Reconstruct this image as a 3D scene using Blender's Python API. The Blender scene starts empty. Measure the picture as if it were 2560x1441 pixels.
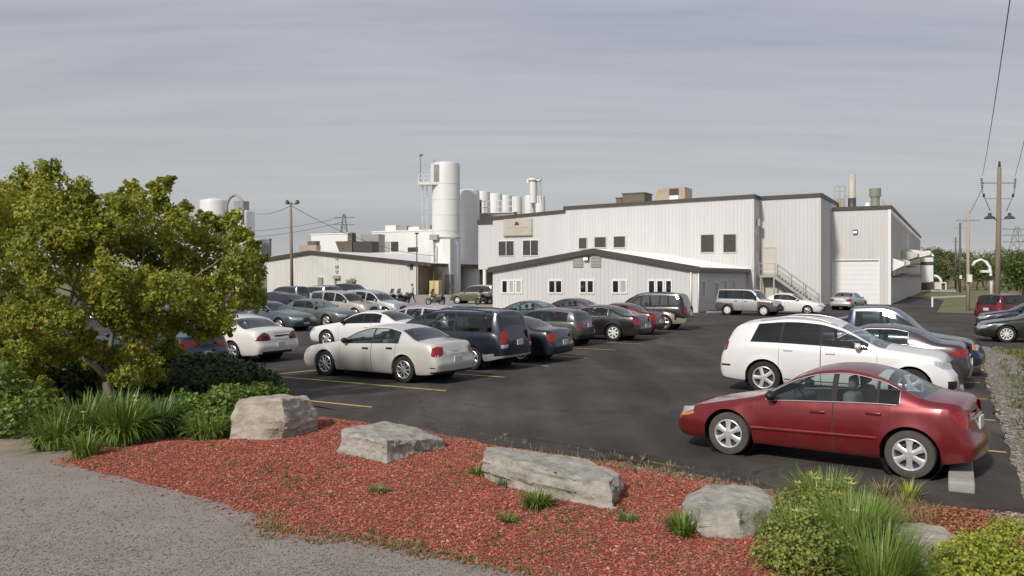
import bpy, bmesh, math, random
import numpy as np
from mathutils import Vector, Matrix, noise

random.seed(7)
SC = bpy.context.scene
COL = SC.collection

# ---------------------------------------------------------------- survey: camera and directions
FOC, CAMH, HOR, CX = 2100.0, 2.7, 690.0, 1280.0
TH = math.radians(28.0)
UX, UY = math.cos(TH), -math.sin(TH)       # along the building fronts, towards the right
VX, VY = math.sin(TH), math.cos(TH)        # along the car rows, away


def G(u, v, z=0.0):
    """point at height z seen at photo pixel (u, v)"""
    y = FOC * (CAMH - z) / (v - HOR)
    return Vector(((u - CX) * y / FOC, y, z))


def AT(u, v, y):
    return Vector(((u - CX) * y / FOC, y, CAMH - (v - HOR) * y / FOC))


OB = G(1740, 782)


def a_on(u, b):
    k = (u - CX) / FOC
    return (k * (OB.y + b * VY) - (OB.x + b * VX)) / (UX - k * UY)


def b_on(u, a):
    k = (u - CX) / FOC
    return (k * (OB.y + a * UY) - (OB.x + a * UX)) / (VX - k * VY)


def zof(v, a, b):
    return CAMH - (v - HOR) * (OB.y + a * UY + b * VY) / FOC


def world(a, b, z=0.0):
    return Vector((OB.x + a * UX + b * VX, OB.y + a * UY + b * VY, z))


def ab(p):
    dx, dy = p[0] - OB.x, p[1] - OB.y
    return dx * UX + dy * UY, dx * VX + dy * VY


# ---------------------------------------------------------------- materials
MATS = {}


def nodes_of(m):
    m.use_nodes = True
    return m.node_tree.nodes, m.node_tree.links


def mat(name, col, rough=0.6, metal=0.0, var=0.0, vscale=3.0, bump=0.0, bscale=40.0, col2=None, coat=0.0, spec=0.5, stretch=None, emit=None,
        island=0.0, transl=0.0, detail=4.0, contrast=(0.3, 0.7), bdist=0.02):
    if name in MATS:
        return MATS[name]
    m = bpy.data.materials.new(name)
    N, L = nodes_of(m)
    b = N['Principled BSDF']
    out = N['Material Output']
    b.inputs['Roughness'].default_value = rough
    b.inputs['Metallic'].default_value = metal
    b.inputs['Coat Weight'].default_value = coat
    b.inputs['Coat Roughness'].default_value = 0.08
    b.inputs['Specular IOR Level'].default_value = spec
    c = (*col, 1)
    b.inputs['Base Color'].default_value = c
    tc = N.new('ShaderNodeTexCoord')
    src = tc.outputs['Object']
    if stretch:
        mp = N.new('ShaderNodeMapping')
        mp.inputs['Scale'].default_value = stretch
        L.new(src, mp.inputs['Vector'])
        src = mp.outputs['Vector']
    last = None
    if col2 is not None or var:
        if col2 is None:
            col2 = tuple(x * (1 - var) for x in col)
        nz = N.new('ShaderNodeTexNoise')
        nz.inputs['Scale'].default_value = vscale
        nz.inputs['Detail'].default_value = detail
        nz.inputs['Roughness'].default_value = 0.65
        L.new(src, nz.inputs['Vector'])
        rp = N.new('ShaderNodeValToRGB')
        rp.color_ramp.elements[0].position = contrast[0]
        rp.color_ramp.elements[1].position = contrast[1]
        rp.color_ramp.elements[0].color = c
        rp.color_ramp.elements[1].color = (*col2, 1)
        L.new(nz.outputs['Fac'], rp.inputs['Fac'])
        last = rp.outputs['Color']
    if island:
        ge = N.new('ShaderNodeNewGeometry')
        hs = N.new('ShaderNodeHueSaturation')
        mr = N.new('ShaderNodeMapRange')
        mr.inputs['To Min'].default_value = 1 - island
        mr.inputs['To Max'].default_value = 1 + island
        L.new(ge.outputs['Random Per Island'], mr.inputs['Value'])
        L.new(mr.outputs['Result'], hs.inputs['Value'])
        m2 = N.new('ShaderNodeMapRange')
        m2.inputs['To Min'].default_value = 0.5 - island * 0.05
        m2.inputs['To Max'].default_value = 0.5 + island * 0.05
        fr = N.new('ShaderNodeMath')
        fr.operation = 'FRACT'
        mu = N.new('ShaderNodeMath')
        mu.operation = 'MULTIPLY'
        mu.inputs[1].default_value = 17.3
        L.new(ge.outputs['Random Per Island'], mu.inputs[0])
        L.new(mu.outputs[0], fr.inputs[0])
        L.new(fr.outputs[0], m2.inputs['Value'])
        L.new(m2.outputs['Result'], hs.inputs['Hue'])
        if last is not None:
            L.new(last, hs.inputs['Color'])
        else:
            hs.inputs['Color'].default_value = c
        last = hs.outputs['Color']
    if last is not None:
        L.new(last, b.inputs['Base Color'])
    if bump:
        n2 = N.new('ShaderNodeTexNoise')
        n2.inputs['Scale'].default_value = bscale
        n2.inputs['Detail'].default_value = 5
        L.new(src, n2.inputs['Vector'])
        bp = N.new('ShaderNodeBump')
        bp.inputs['Strength'].default_value = bump
        bp.inputs['Distance'].default_value = bdist
        L.new(n2.outputs['Fac'], bp.inputs['Height'])
        L.new(bp.outputs['Normal'], b.inputs['Normal'])
    if transl:
        tr = N.new('ShaderNodeBsdfTranslucent')
        tr.inputs['Color'].default_value = tuple(min(1, x * 1.5) for x in col) + (1,)
        if last is not None:
            L.new(last, tr.inputs['Color'])
        mx = N.new('ShaderNodeMixShader')
        mx.inputs[0].default_value = transl
        L.new(b.outputs[0], mx.inputs[1])
        L.new(tr.outputs[0], mx.inputs[2])
        L.new(mx.outputs[0], out.inputs['Surface'])
    if emit:
        b.inputs['Emission Color'].default_value = (*emit[0], 1)
        b.inputs['Emission Strength'].default_value = emit[1]
    MATS[name] = m
    return m


def paint(name, col, metal=0.25, rough=0.32, dust=0.12):
    """car paint: clear coat, faint dust film"""
    if name in MATS:
        return MATS[name]
    m = bpy.data.materials.new(name)
    N, L = nodes_of(m)
    b = N['Principled BSDF']
    b.inputs['Metallic'].default_value = metal
    b.inputs['Coat Weight'].default_value = 0.7
    b.inputs['Coat Roughness'].default_value = 0.13
    tc = N.new('ShaderNodeTexCoord')
    nz = N.new('ShaderNodeTexNoise')
    nz.inputs['Scale'].default_value = 5.0
    nz.inputs['Detail'].default_value = 6
    L.new(tc.outputs['Object'], nz.inputs['Vector'])
    # road dust thickens towards the sills
    sp = N.new('ShaderNodeSeparateXYZ')
    L.new(tc.outputs['Object'], sp.inputs[0])
    mr = N.new('ShaderNodeMapRange')
    mr.inputs['From Min'].default_value = 0.15
    mr.inputs['From Max'].default_value = 0.65
    mr.inputs['To Min'].default_value = dust * 2.6
    mr.inputs['To Max'].default_value = dust * 0.5
    L.new(sp.outputs['Z'], mr.inputs['Value'])
    mu = N.new('ShaderNodeMath')
    mu.operation = 'MULTIPLY'
    L.new(nz.outputs['Fac'], mu.inputs[0])
    L.new(mr.outputs['Result'], mu.inputs[1])
    mx = N.new('ShaderNodeMix')
    mx.data_type = 'RGBA'
    mx.inputs['A'].default_value = (*col, 1)
    mx.inputs['B'].default_value = (0.22, 0.19, 0.16, 1)
    L.new(mu.outputs[0], mx.inputs['Factor'])
    L.new(mx.outputs['Result'], b.inputs['Base Color'])
    m2 = N.new('ShaderNodeMapRange')
    m2.inputs['To Min'].default_value = rough - 0.08
    m2.inputs['To Max'].default_value = rough + 0.14
    L.new(nz.outputs['Fac'], m2.inputs['Value'])
    L.new(m2.outputs['Result'], b.inputs['Roughness'])
    # the cabin side of every panel is lined with dark trim
    ge = N.new('ShaderNodeNewGeometry')
    df = N.new('ShaderNodeBsdfDiffuse')
    df.inputs['Color'].default_value = (.05, .05, .05, 1)
    ms = N.new('ShaderNodeMixShader')
    L.new(ge.outputs['Backfacing'], ms.inputs[0])
    L.new(b.outputs[0], ms.inputs[1])
    L.new(df.outputs[0], ms.inputs[2])
    L.new(ms.outputs[0], N['Material Output'].inputs['Surface'])
    MATS[name] = m
    return m


def glass_clear(name, tint, refl=1.0):
    if name in MATS:
        return MATS[name]
    m = bpy.data.materials.new(name)
    N, L = nodes_of(m)
    N.remove(N['Principled BSDF'])
    out = N['Material Output']
    tr = N.new('ShaderNodeBsdfTransparent')
    tr.inputs[0].default_value = (*tint, 1)
    gl = N.new('ShaderNodeBsdfGlossy')
    gl.inputs['Roughness'].default_value = 0.03
    lw = N.new('ShaderNodeLayerWeight')
    lw.inputs['Blend'].default_value = 0.5
    fr = N.new('ShaderNodeMath')
    fr.operation = 'POWER'
    fr.inputs[1].default_value = 4.0
    L.new(lw.outputs['Facing'], fr.inputs[0])
    mr = N.new('ShaderNodeMapRange')
    mr.inputs['To Min'].default_value = 0.07
    mr.inputs['To Max'].default_value = 1.0
    L.new(fr.outputs[0], mr.inputs['Value'])
    mx = N.new('ShaderNodeMixShader')
    L.new(mr.outputs['Result'], mx.inputs[0])
    L.new(tr.outputs[0], mx.inputs[1])
    L.new(gl.outputs[0], mx.inputs[2])
    L.new(mx.outputs[0], out.inputs['Surface'])
    MATS[name] = m
    return m


# ---------------------------------------------------------------- mesh builder
class MB:
    def __init__(self):
        self.v, self.f, self.m = [], [], []
        self.mi = 0

    def add(self, vs, fs):
        o = len(self.v)
        self.v += [tuple(p) for p in vs]
        for f in fs:
            self.f.append(tuple(o + i for i in f))
            self.m.append(self.mi)
        return self

    def box(self, x0, x1, y0, y1, z0, z1):
        return self.add([(x0, y0, z0), (x1, y0, z0), (x1, y1, z0), (x0, y1, z0), (x0, y0, z1), (x1, y0, z1), (x1, y1, z1), (x0, y1, z1)],
                        [(0, 3, 2, 1), (4, 5, 6, 7), (0, 1, 5, 4), (1, 2, 6, 5), (2, 3, 7, 6), (3, 0, 4, 7)])

    def quad(self, *p):
        return self.add(p, [tuple(range(len(p)))])

    def beam(self, p0, p1, w, h):
        """square bar between two points"""
        p0, p1 = Vector(p0), Vector(p1)
        d = (p1 - p0).normalized()
        s = d.cross(Vector((0, 0, 1)))
        if s.length < 1e-4:
            s = Vector((1, 0, 0))
        s.normalize()
        t = s.cross(d).normalized()
        vs = []
        for p in (p0, p1):
            for a, b in ((-1, -1), (1, -1), (1, 1), (-1, 1)):
                vs.append(p + s * (a * w / 2) + t * (b * h / 2))
        return self.add(vs, [(3, 2, 1, 0), (4, 5, 6, 7), (0, 1, 5, 4), (1, 2, 6, 5), (2, 3, 7, 6), (3, 0, 4, 7)])

    def tube(self, pts, rs, n=8, cap=True):
        pts = [Vector(p) for p in pts]
        if not isinstance(rs, (list, tuple)):
            rs = [rs] * len(pts)
        vs, fs = [], []
        ref = None
        for i, p in enumerate(pts):
            d = (pts[min(i + 1, len(pts) - 1)] - pts[max(i - 1, 0)]).normalized()
            if ref is None:
                ref = Vector((0, 0, 1)) if abs(d.z) < 0.9 else Vector((1, 0, 0))
            s = d.cross(ref)
            if s.length < 1e-5:
                s = d.orthogonal()
            s.normalize()
            t = s.cross(d).normalized()
            for k in range(n):
                a = 2 * math.pi * k / n
                vs.append(p + (s * math.cos(a) + t * math.sin(a)) * rs[i])
        for i in range(len(pts) - 1):
            for k in range(n):
                k2 = (k + 1) % n
                fs.append((i * n + k2, i * n + k, (i + 1) * n + k, (i + 1) * n + k2))
        if cap:
            fs.append(tuple(range(n)))
            fs.append(tuple(reversed(range((len(pts) - 1) * n, len(pts) * n))))
        return self.add(vs, fs)

    def lathe(self, prof, c=(0, 0, 0), n=24, axis='z', close=False):
        vs, fs = [], []
        for r, h in prof:
            for k in range(n):
                a = 2 * math.pi * k / n
                x, y = r * math.cos(a), r * math.sin(a)
                if axis == 'z':
                    vs.append((c[0] + x, c[1] + y, c[2] + h))
                else:
                    vs.append((c[0] + x, c[1] + h, c[2] + y))
        m = len(prof)
        for i in range(m - 1 if not close else m):
            j = (i + 1) % m
            for k in range(n):
                k2 = (k + 1) % n
                q = (i * n + k, i * n + k2, j * n + k2, j * n + k)
                fs.append(q if axis == 'z' else q[::-1])
        return self.add(vs, fs)

    def ball(self, c, rx, ry, rz, n=10, m=6):
        prof = []
        vs, fs = [], []
        for i in range(m + 1):
            th = math.pi * i / m
            for k in range(n):
                a = 2 * math.pi * k / n
                vs.append((c[0] + rx * math.sin(th) * math.cos(a), c[1] + ry * math.sin(th) * math.sin(a), c[2] - rz * math.cos(th)))
        for i in range(m):
            for k in range(n):
                k2 = (k + 1) % n
                fs.append((i * n + k, i * n + k2, (i + 1) * n + k2, (i + 1) * n + k))
        return self.add(vs, fs)

    def prism(self, poly, z0, z1):
        n = len(poly)
        vs = [(x, y, z0) for x, y in poly] + [(x, y, z1) for x, y in poly]
        fs = [tuple(reversed(range(n))), tuple(range(n, 2 * n))]
        for i in range(n):
            j = (i + 1) % n
            fs.append((i, j, n + j, n + i))
        return self.add(vs, fs)

    def build(self, name, mats, parent=None, smooth=False, angle=None, off=None, fix=False):
        me = bpy.data.meshes.new(name)
        v = self.v
        if off is not None:
            v = [(p[0] - off[0], p[1] - off[1], p[2] - (off[2] if len(off) > 2 else 0)) for p in v]
        me.from_pydata(v, [], self.f)
        if not isinstance(mats, (list, tuple)):
            mats = [mats]
        for m in mats:
            me.materials.append(m)
        if len(mats) > 1:
            me.polygons.foreach_set('material_index', self.m)
        if smooth:
            me.polygons.foreach_set('use_smooth', [True] * len(me.polygons))
        if fix:
            bm = bmesh.new()
            bm.from_mesh(me)
            bmesh.ops.remove_doubles(bm, verts=bm.verts, dist=1e-5)
            bmesh.ops.recalc_face_normals(bm, faces=bm.faces)
            bm.to_mesh(me)
            bm.free()
        if angle is not None:
            me.polygons.foreach_set('use_smooth', [True] * len(me.polygons))
            me.set_sharp_from_angle(angle=math.radians(angle))
        me.update()
        o = bpy.data.objects.new(name, me)
        COL.objects.link(o)
        if parent is not None:
            o.parent = parent
        return o


def tag(o, label, cat, group=None, kind=None):
    o['label'] = label
    o['category'] = cat
    if group:
        o['group'] = group
    if kind:
        o['kind'] = kind
    return o


def thing(name, label, cat, loc=(0, 0, 0), rz=0.0, group=None):
    o = bpy.data.objects.new(name, None)
    o.empty_display_size = 0.2
    COL.objects.link(o)
    o.location = loc
    o.rotation_euler = (0, 0, rz)
    return tag(o, label, cat, group)


def structure(name, mb, m, smooth=False, **k):
    o = mb.build(name, m, smooth=smooth, **k)
    o['kind'] = 'structure'
    return o


def copy_tree(o, parent=None):
    c = o.copy()
    COL.objects.link(c)
    if parent is not None:
        c.parent = parent
    for ch in list(o.children):
        copy_tree(ch, c)
    return c
# ================================================================ cars
def pchip(pts):
    xs = np.array([p[0] for p in pts], float)
    ys = np.array([p[1] for p in pts], float)
    h = np.diff(xs)
    d = np.diff(ys) / h
    n = len(xs)
    m = np.zeros(n)
    for i in range(1, n - 1):
        if d[i - 1] * d[i] > 0:
            w1, w2 = 2 * h[i] + h[i - 1], h[i] + 2 * h[i - 1]
            m[i] = (w1 + w2) / (w1 / d[i - 1] + w2 / d[i])
    m[0], m[-1] = d[0], d[-1]

    def f(x):
        x = min(max(x, xs[0]), xs[-1])
        i = min(int(np.searchsorted(xs, x, side='right')) - 1, n - 2)
        i = max(i, 0)
        t = (x - xs[i]) / h[i]
        t2, t3 = t * t, t * t * t
        return float(ys[i] * (2 * t3 - 3 * t2 + 1) + m[i] * h[i] * (t3 - 2 * t2 + t) + ys[i + 1] * (-2 * t3 + 3 * t2) + m[i + 1] * h[i] * (t3 - t2))
    return f


M_BLACK = mat('black_trim', (0.012, 0.012, 0.013), 0.55)
M_UNDER = mat('under_body', (0.006, 0.006, 0.006), 0.9)
M_SEAM = mat('panel_gap', (0.03, 0.029, 0.028), 0.9)
M_TYRE = mat('tyre_rubber', (0.022, 0.021, 0.02), 0.85, var=0.4, vscale=9)
M_TYRE_DUSTY = mat('dusty_tyre_rubber', (0.085, 0.078, 0.068), 0.95, var=0.35, vscale=6)
M_RIM = mat('alloy_silver', (0.62, 0.62, 0.63), 0.3, 0.75)
M_RIM_BRIGHT = mat('alloy_bright', (0.75, 0.75, 0.76), 0.26, 0.6)
M_RIM_BACK = mat('rim_recess', (0.03, 0.03, 0.032), 0.6)
M_CHROME = mat('chrome_trim', (0.5, 0.5, 0.51), 0.38, 0.9)
M_GLASS_FAR = mat('dark_car_glass', (0.022, 0.027, 0.032), 0.04, 0.0, spec=0.75)
M_GLASS = glass_clear('smoked_car_glass', (0.36, 0.38, 0.39))
M_GLASS_TEAL = glass_clear('teal_car_glass', (0.52, 0.63, 0.63))
M_GLASS_CLEAR = glass_clear('clear_car_glass', (0.78, 0.86, 0.84))
M_GLASS_TINT = glass_clear('tinted_car_glass', (0.17, 0.165, 0.185))
M_TAIL = mat('tail_lamp_red', (0.36, 0.010, 0.012), 0.14, coat=0.5, var=0.6, vscale=22)
M_TAIL_DARK = mat('tail_lamp_dark_red', (0.16, 0.008, 0.012), 0.12, coat=0.6, var=0.4, vscale=18)
M_LAMPW = mat('lamp_lens_clear', (0.62, 0.62, 0.63), 0.12, 0.3, coat=0.6, var=0.5, vscale=16)
M_LAMPO = mat('lamp_lens_amber', (0.6, 0.2, 0.04), 0.15, coat=0.6)
M_PLATE = mat('plate_white', (0.62, 0.64, 0.68), 0.5, var=0.15, vscale=12)
M_SEAT = mat('seat_cloth_grey', (0.16, 0.16, 0.155), 0.9, var=0.3, vscale=10)
M_DASH = mat('dashboard_grey', (0.035, 0.037, 0.04), 0.7)

S_ROWS = [0, .05, .13, .24, .36, .48, .6, .71, .81, .9, .96, 1.0]
T_ROWS = [.06, .2, .4, .6, .78, .9, 1.0]
C_ROWS = [.06, .15, .33, .62, 1.0]
NS, NT, NCc = len(S_ROWS), len(T_ROWS), len(C_ROWS)
NR = NS + NT + NCc
G_SEC = pchip([(0, .905), (.1, .95), (.3, .985), (.52, 1.0), (.74, .992), (.9, .972), (1.0, .94)])


class Shape:
    def __init__(s, sp):
        s.sp = sp
        s.L, s.W, s.r = sp['L'], sp['W'] / 2, sp['r']
        s.xf = sp['fo']
        s.xr = sp['fo'] + sp['wb']
        s.zt = pchip(sp['top'])
        s.zb = pchip(sp['belt'])
        L = s.L
        wn, wt = sp.get('nose_w', .74), sp.get('tail_w', .82)
        s.wf = pchip([(0, wn), (.05, wn + (1 - wn) * .42), (.14, wn + (1 - wn) * .66), (.34, wn + (1 - wn) * .88), (.8, .995), (1.3, 1), (L - 1.1, 1), (L - .5, .985),
                      (L - .2, wt + (1 - wt) * .7), (L - .06, wt + (1 - wt) * .42), (L, wt)])
        s.zs = sp.get('sill', .2)
        zfb, zrb = sp.get('fb', .2), sp.get('rb', .26)
        s.zlow = pchip([(0, zfb + .03), (.2, zfb), (s.xf - .4, s.zs), (s.xr + .4, s.zs + .02), (L - .15, zrb), (L, zrb + .03)])
        s.ra = s.r + sp.get('arch', .055)
        s.fset = pchip([(.15, .14), (.3, .03), (.45, .0), (.6, .02), (.8, .12), (1.2, .2)]) if 'fset' not in sp else pchip(sp['fset'])
        s.rset = pchip([(.15, .12), (.32, .03), (.5, .0), (.62, .03), (.9, .06), (1.2, .1), (1.9, .2)]) if 'rset' not in sp else pchip(sp['rset'])
        s.lean = pchip(sp['lean']) if 'lean' in sp else (lambda x: 0.0)
        s.k = sp.get('tumble', .42)
        s.yoff = sp.get('edge', .03)

    def low(s, x):
        z = s.zlow(x)
        for xw in (s.xf, s.xr):
            d = abs(x - xw)
            if d < s.ra:
                z = max(z, s.r + math.sqrt(max(0, s.ra ** 2 - d * d)))
        return min(z, s.zb(x) - .04)

    def flare(s, x, z):
        v = 0
        for xw in (s.xf, s.xr):
            d = math.hypot(x - xw, z - s.r) - s.ra
            if -.03 < d < .14:
                v = max(v, s.sp.get('flare', .016) * (1 - max(d, 0) / .14) ** 1.5)
        return v

    def frame(s, x):
        W = s.W * s.wf(x)
        zb = s.zb(x)
        zt = max(s.zt(x), zb + .015)
        cr = min(s.sp.get('crown', .055), .4 * (zt - zb))
        ze = zt - cr
        yb = W * G_SEC(1)
        ye = max(yb - s.yoff - s.k * max(0, ze - zb), .25)
        return W, zb, zt, cr, ze, yb, ye

    def xset(s, x, z):
        X = x
        if z > s.zb(x):
            X += s.lean(x) * (z - s.zb(x))
        if x < .5:
            X += (1 - x / .5) ** 2 * s.fset(z)
        if x > s.L - .5:
            X -= (1 - (s.L - x) / .5) ** 2 * s.rset(z)
        return X

    def side(s, x, z):
        """local point on the left side at station x, height z"""
        W, zb, zt, cr, ze, yb, ye = s.frame(x)
        if z <= zb:
            y = W * G_SEC((z - s.zs) / (zb - s.zs)) + s.flare(x, z)
        else:
            t = min(1, (z - zb) / max(ze - zb, 1e-4))
            y = yb + (ye - yb) * t + .022 * math.sin(math.pi * t) * min(1, (ze - zb) / .3)
        return s.loc(s.xset(x, z), y, z)

    def loc(s, x, y, z):
        return Vector((s.L / 2 - x, y, z))

    def ring(s, x):
        W, zb, zt, cr, ze, yb, ye = s.frame(x)
        zl = s.low(x)
        pts = []
        for t in S_ROWS:
            pts.append(s.side(x, zl + (zb - zl) * t))
        for t in T_ROWS:
            pts.append(s.side(x, zb + (ze - zb) * t))
        for c in C_ROWS:
            z = ze + cr * (1 - (1 - c) ** 2)
            pts.append(s.loc(s.xset(x, z), ye * (1 - c), z))
        return pts

    def wrap(s, q, z):
        """surface parameter q: <0 front face, 0..L left side, >L rear face"""
        if 0 <= q <= s.L:
            return s.side(q, z)
        if q > s.L:
            p = s.side(s.L, z)
            c = (q - s.L) / max(p.y, .2)
            return Vector((p.x - s.sp.get('rbulge', .06) * (1 - (1 - c) ** 2), p.y * (1 - c), z))
        p = s.side(0, z)
        c = -q / max(p.y, .2)
        return Vector((p.x + s.sp.get('fbulge', .09) * (1 - (1 - c) ** 2), p.y * (1 - c), z))

    def patch(s, cols, eps=.006, n=5, m=4, mirror=False):
        """a lamp, grille or plate laid on the body: cols = [(q, zlow, zhigh), ...]"""
        mb = MB()
        qs = []
        for (q0, a0, b0), (q1, a1, b1) in zip(cols[:-1], cols[1:]):
            for i in range(n):
                t = i / n
                qs.append((q0 + (q1 - q0) * t, a0 + (a1 - a0) * t, b0 + (b1 - b0) * t))
        qs.append(cols[-1])
        vs = []
        for q, a, b in qs:
            for j in range(m + 1):
                z = a + (b - a) * j / m
                p = s.wrap(q, z)
                d1 = s.wrap(q + .02, z) - s.wrap(q - .02, z)
                d2 = s.wrap(q, z + .02) - s.wrap(q, z - .02)
                nn = d1.cross(d2)
                nn.normalize()
                ref = Vector((p.x * .2, p.y + .001, 0)) if 0.02 < q < s.L - .02 else Vector((p.x, 0, 0))
                if nn.dot(ref) < 0:
                    nn = -nn
                edge = (j in (0, m)) or q in (cols[0][0], cols[-1][0])
                p = p + nn * (eps if not edge else .0015)
                vs.append((p.x, -p.y if mirror else p.y, p.z))
        fs = []
        for i in range(len(qs) - 1):
            for j in range(m):
                k = i * (m + 1) + j
                fs.append((k, k + 1, k + m + 2, k + m + 1))
        return mb.add(vs, fs)


def spokes_mesh(r, n, wide, style, side):
    """alloy wheel face: rim lip, hub, n spokes, dark dish"""
    mb = MB()
    R = r * .68
    o = side
    mb.mi = 0
    mb.lathe([(R, -.02 * o), (R, .005 * o), (R * .95, .012 * o), (R * .90, .004 * o), (R * .86, -.03 * o), (R * .86, -.06 * o)], n=32, axis='y')
    mb.lathe([(R * .30, -.03 * o), (R * .28, .006 * o), (R * .2, .012 * o), (R * .1, .01 * o), (0.001, .01 * o)], n=20, axis='y')
    for k in range(n):
        a = 2 * math.pi * (k + .5) / n
        segs = []
        for rr, w, y in ((R * .22, wide * .9, .008), (R * .55, wide * .8, .000), (R * .91, wide * (1.25 if style == 'flare' else 1), -.004)):
            segs.append((rr, w, y * o))
        vs = []
        for rr, w, y in segs:
            for sx, dy in ((-1, -.03 * o), (-1, 0), (-.6, .008 * o), (.6, .008 * o), (1, 0), (1, -.03 * o)):
                px, pz = rr, sx * w / 2
                vs.append((px * math.cos(a) - pz * math.sin(a), y + dy, px * math.sin(a) + pz * math.cos(a)))
        fs = []
        for i in range(2):
            for j in range(5):
                q = (i * 6 + j, i * 6 + j + 1, i * 6 + j + 7, i * 6 + j + 6)
                fs.append(q)
        mb.add(vs, fs)
    mb.mi = 1
    mb.lathe([(R * .9, -.055 * o), (0.001, -.05 * o)], n=24, axis='y')
    return mb


def tyre_mesh(r, w, side):
    mb = MB()
    h = w / 2
    mb.lathe([(r * .66, -h * .9), (r * .72, -h * .98), (r * .86, -h), (r * .96, -h * .93), (r * .995, -h * .74), (r, -h * .4), (r, h * .4), (r * .995, h * .74),
              (r * .96, h * .93), (r * .86, h), (r * .72, h * .98), (r * .66, h * .9), (r * .66, -h * .9)], n=36, axis='y')
    return mb


def rounded(x0, x1, y0, y1, z0, z1, b):
    """softened box as a mesh builder"""
    bm = bmesh.new()
    bmesh.ops.create_cube(bm, size=1)
    for v in bm.verts:
        v.co = Vector(((x0 + x1) / 2 + v.co.x * (x1 - x0), (y0 + y1) / 2 + v.co.y * (y1 - y0), (z0 + z1) / 2 + v.co.z * (z1 - z0)))
    bmesh.ops.bevel(bm, geom=list(bm.edges), offset=b, segments=3, profile=.5, affect='EDGES')
    bm.verts.index_update()
    mb = MB()
    mb.add([v.co.copy() for v in bm.verts], [tuple(v.index for v in f.verts) for f in bm.faces])
    bm.free()
    return mb


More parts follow.
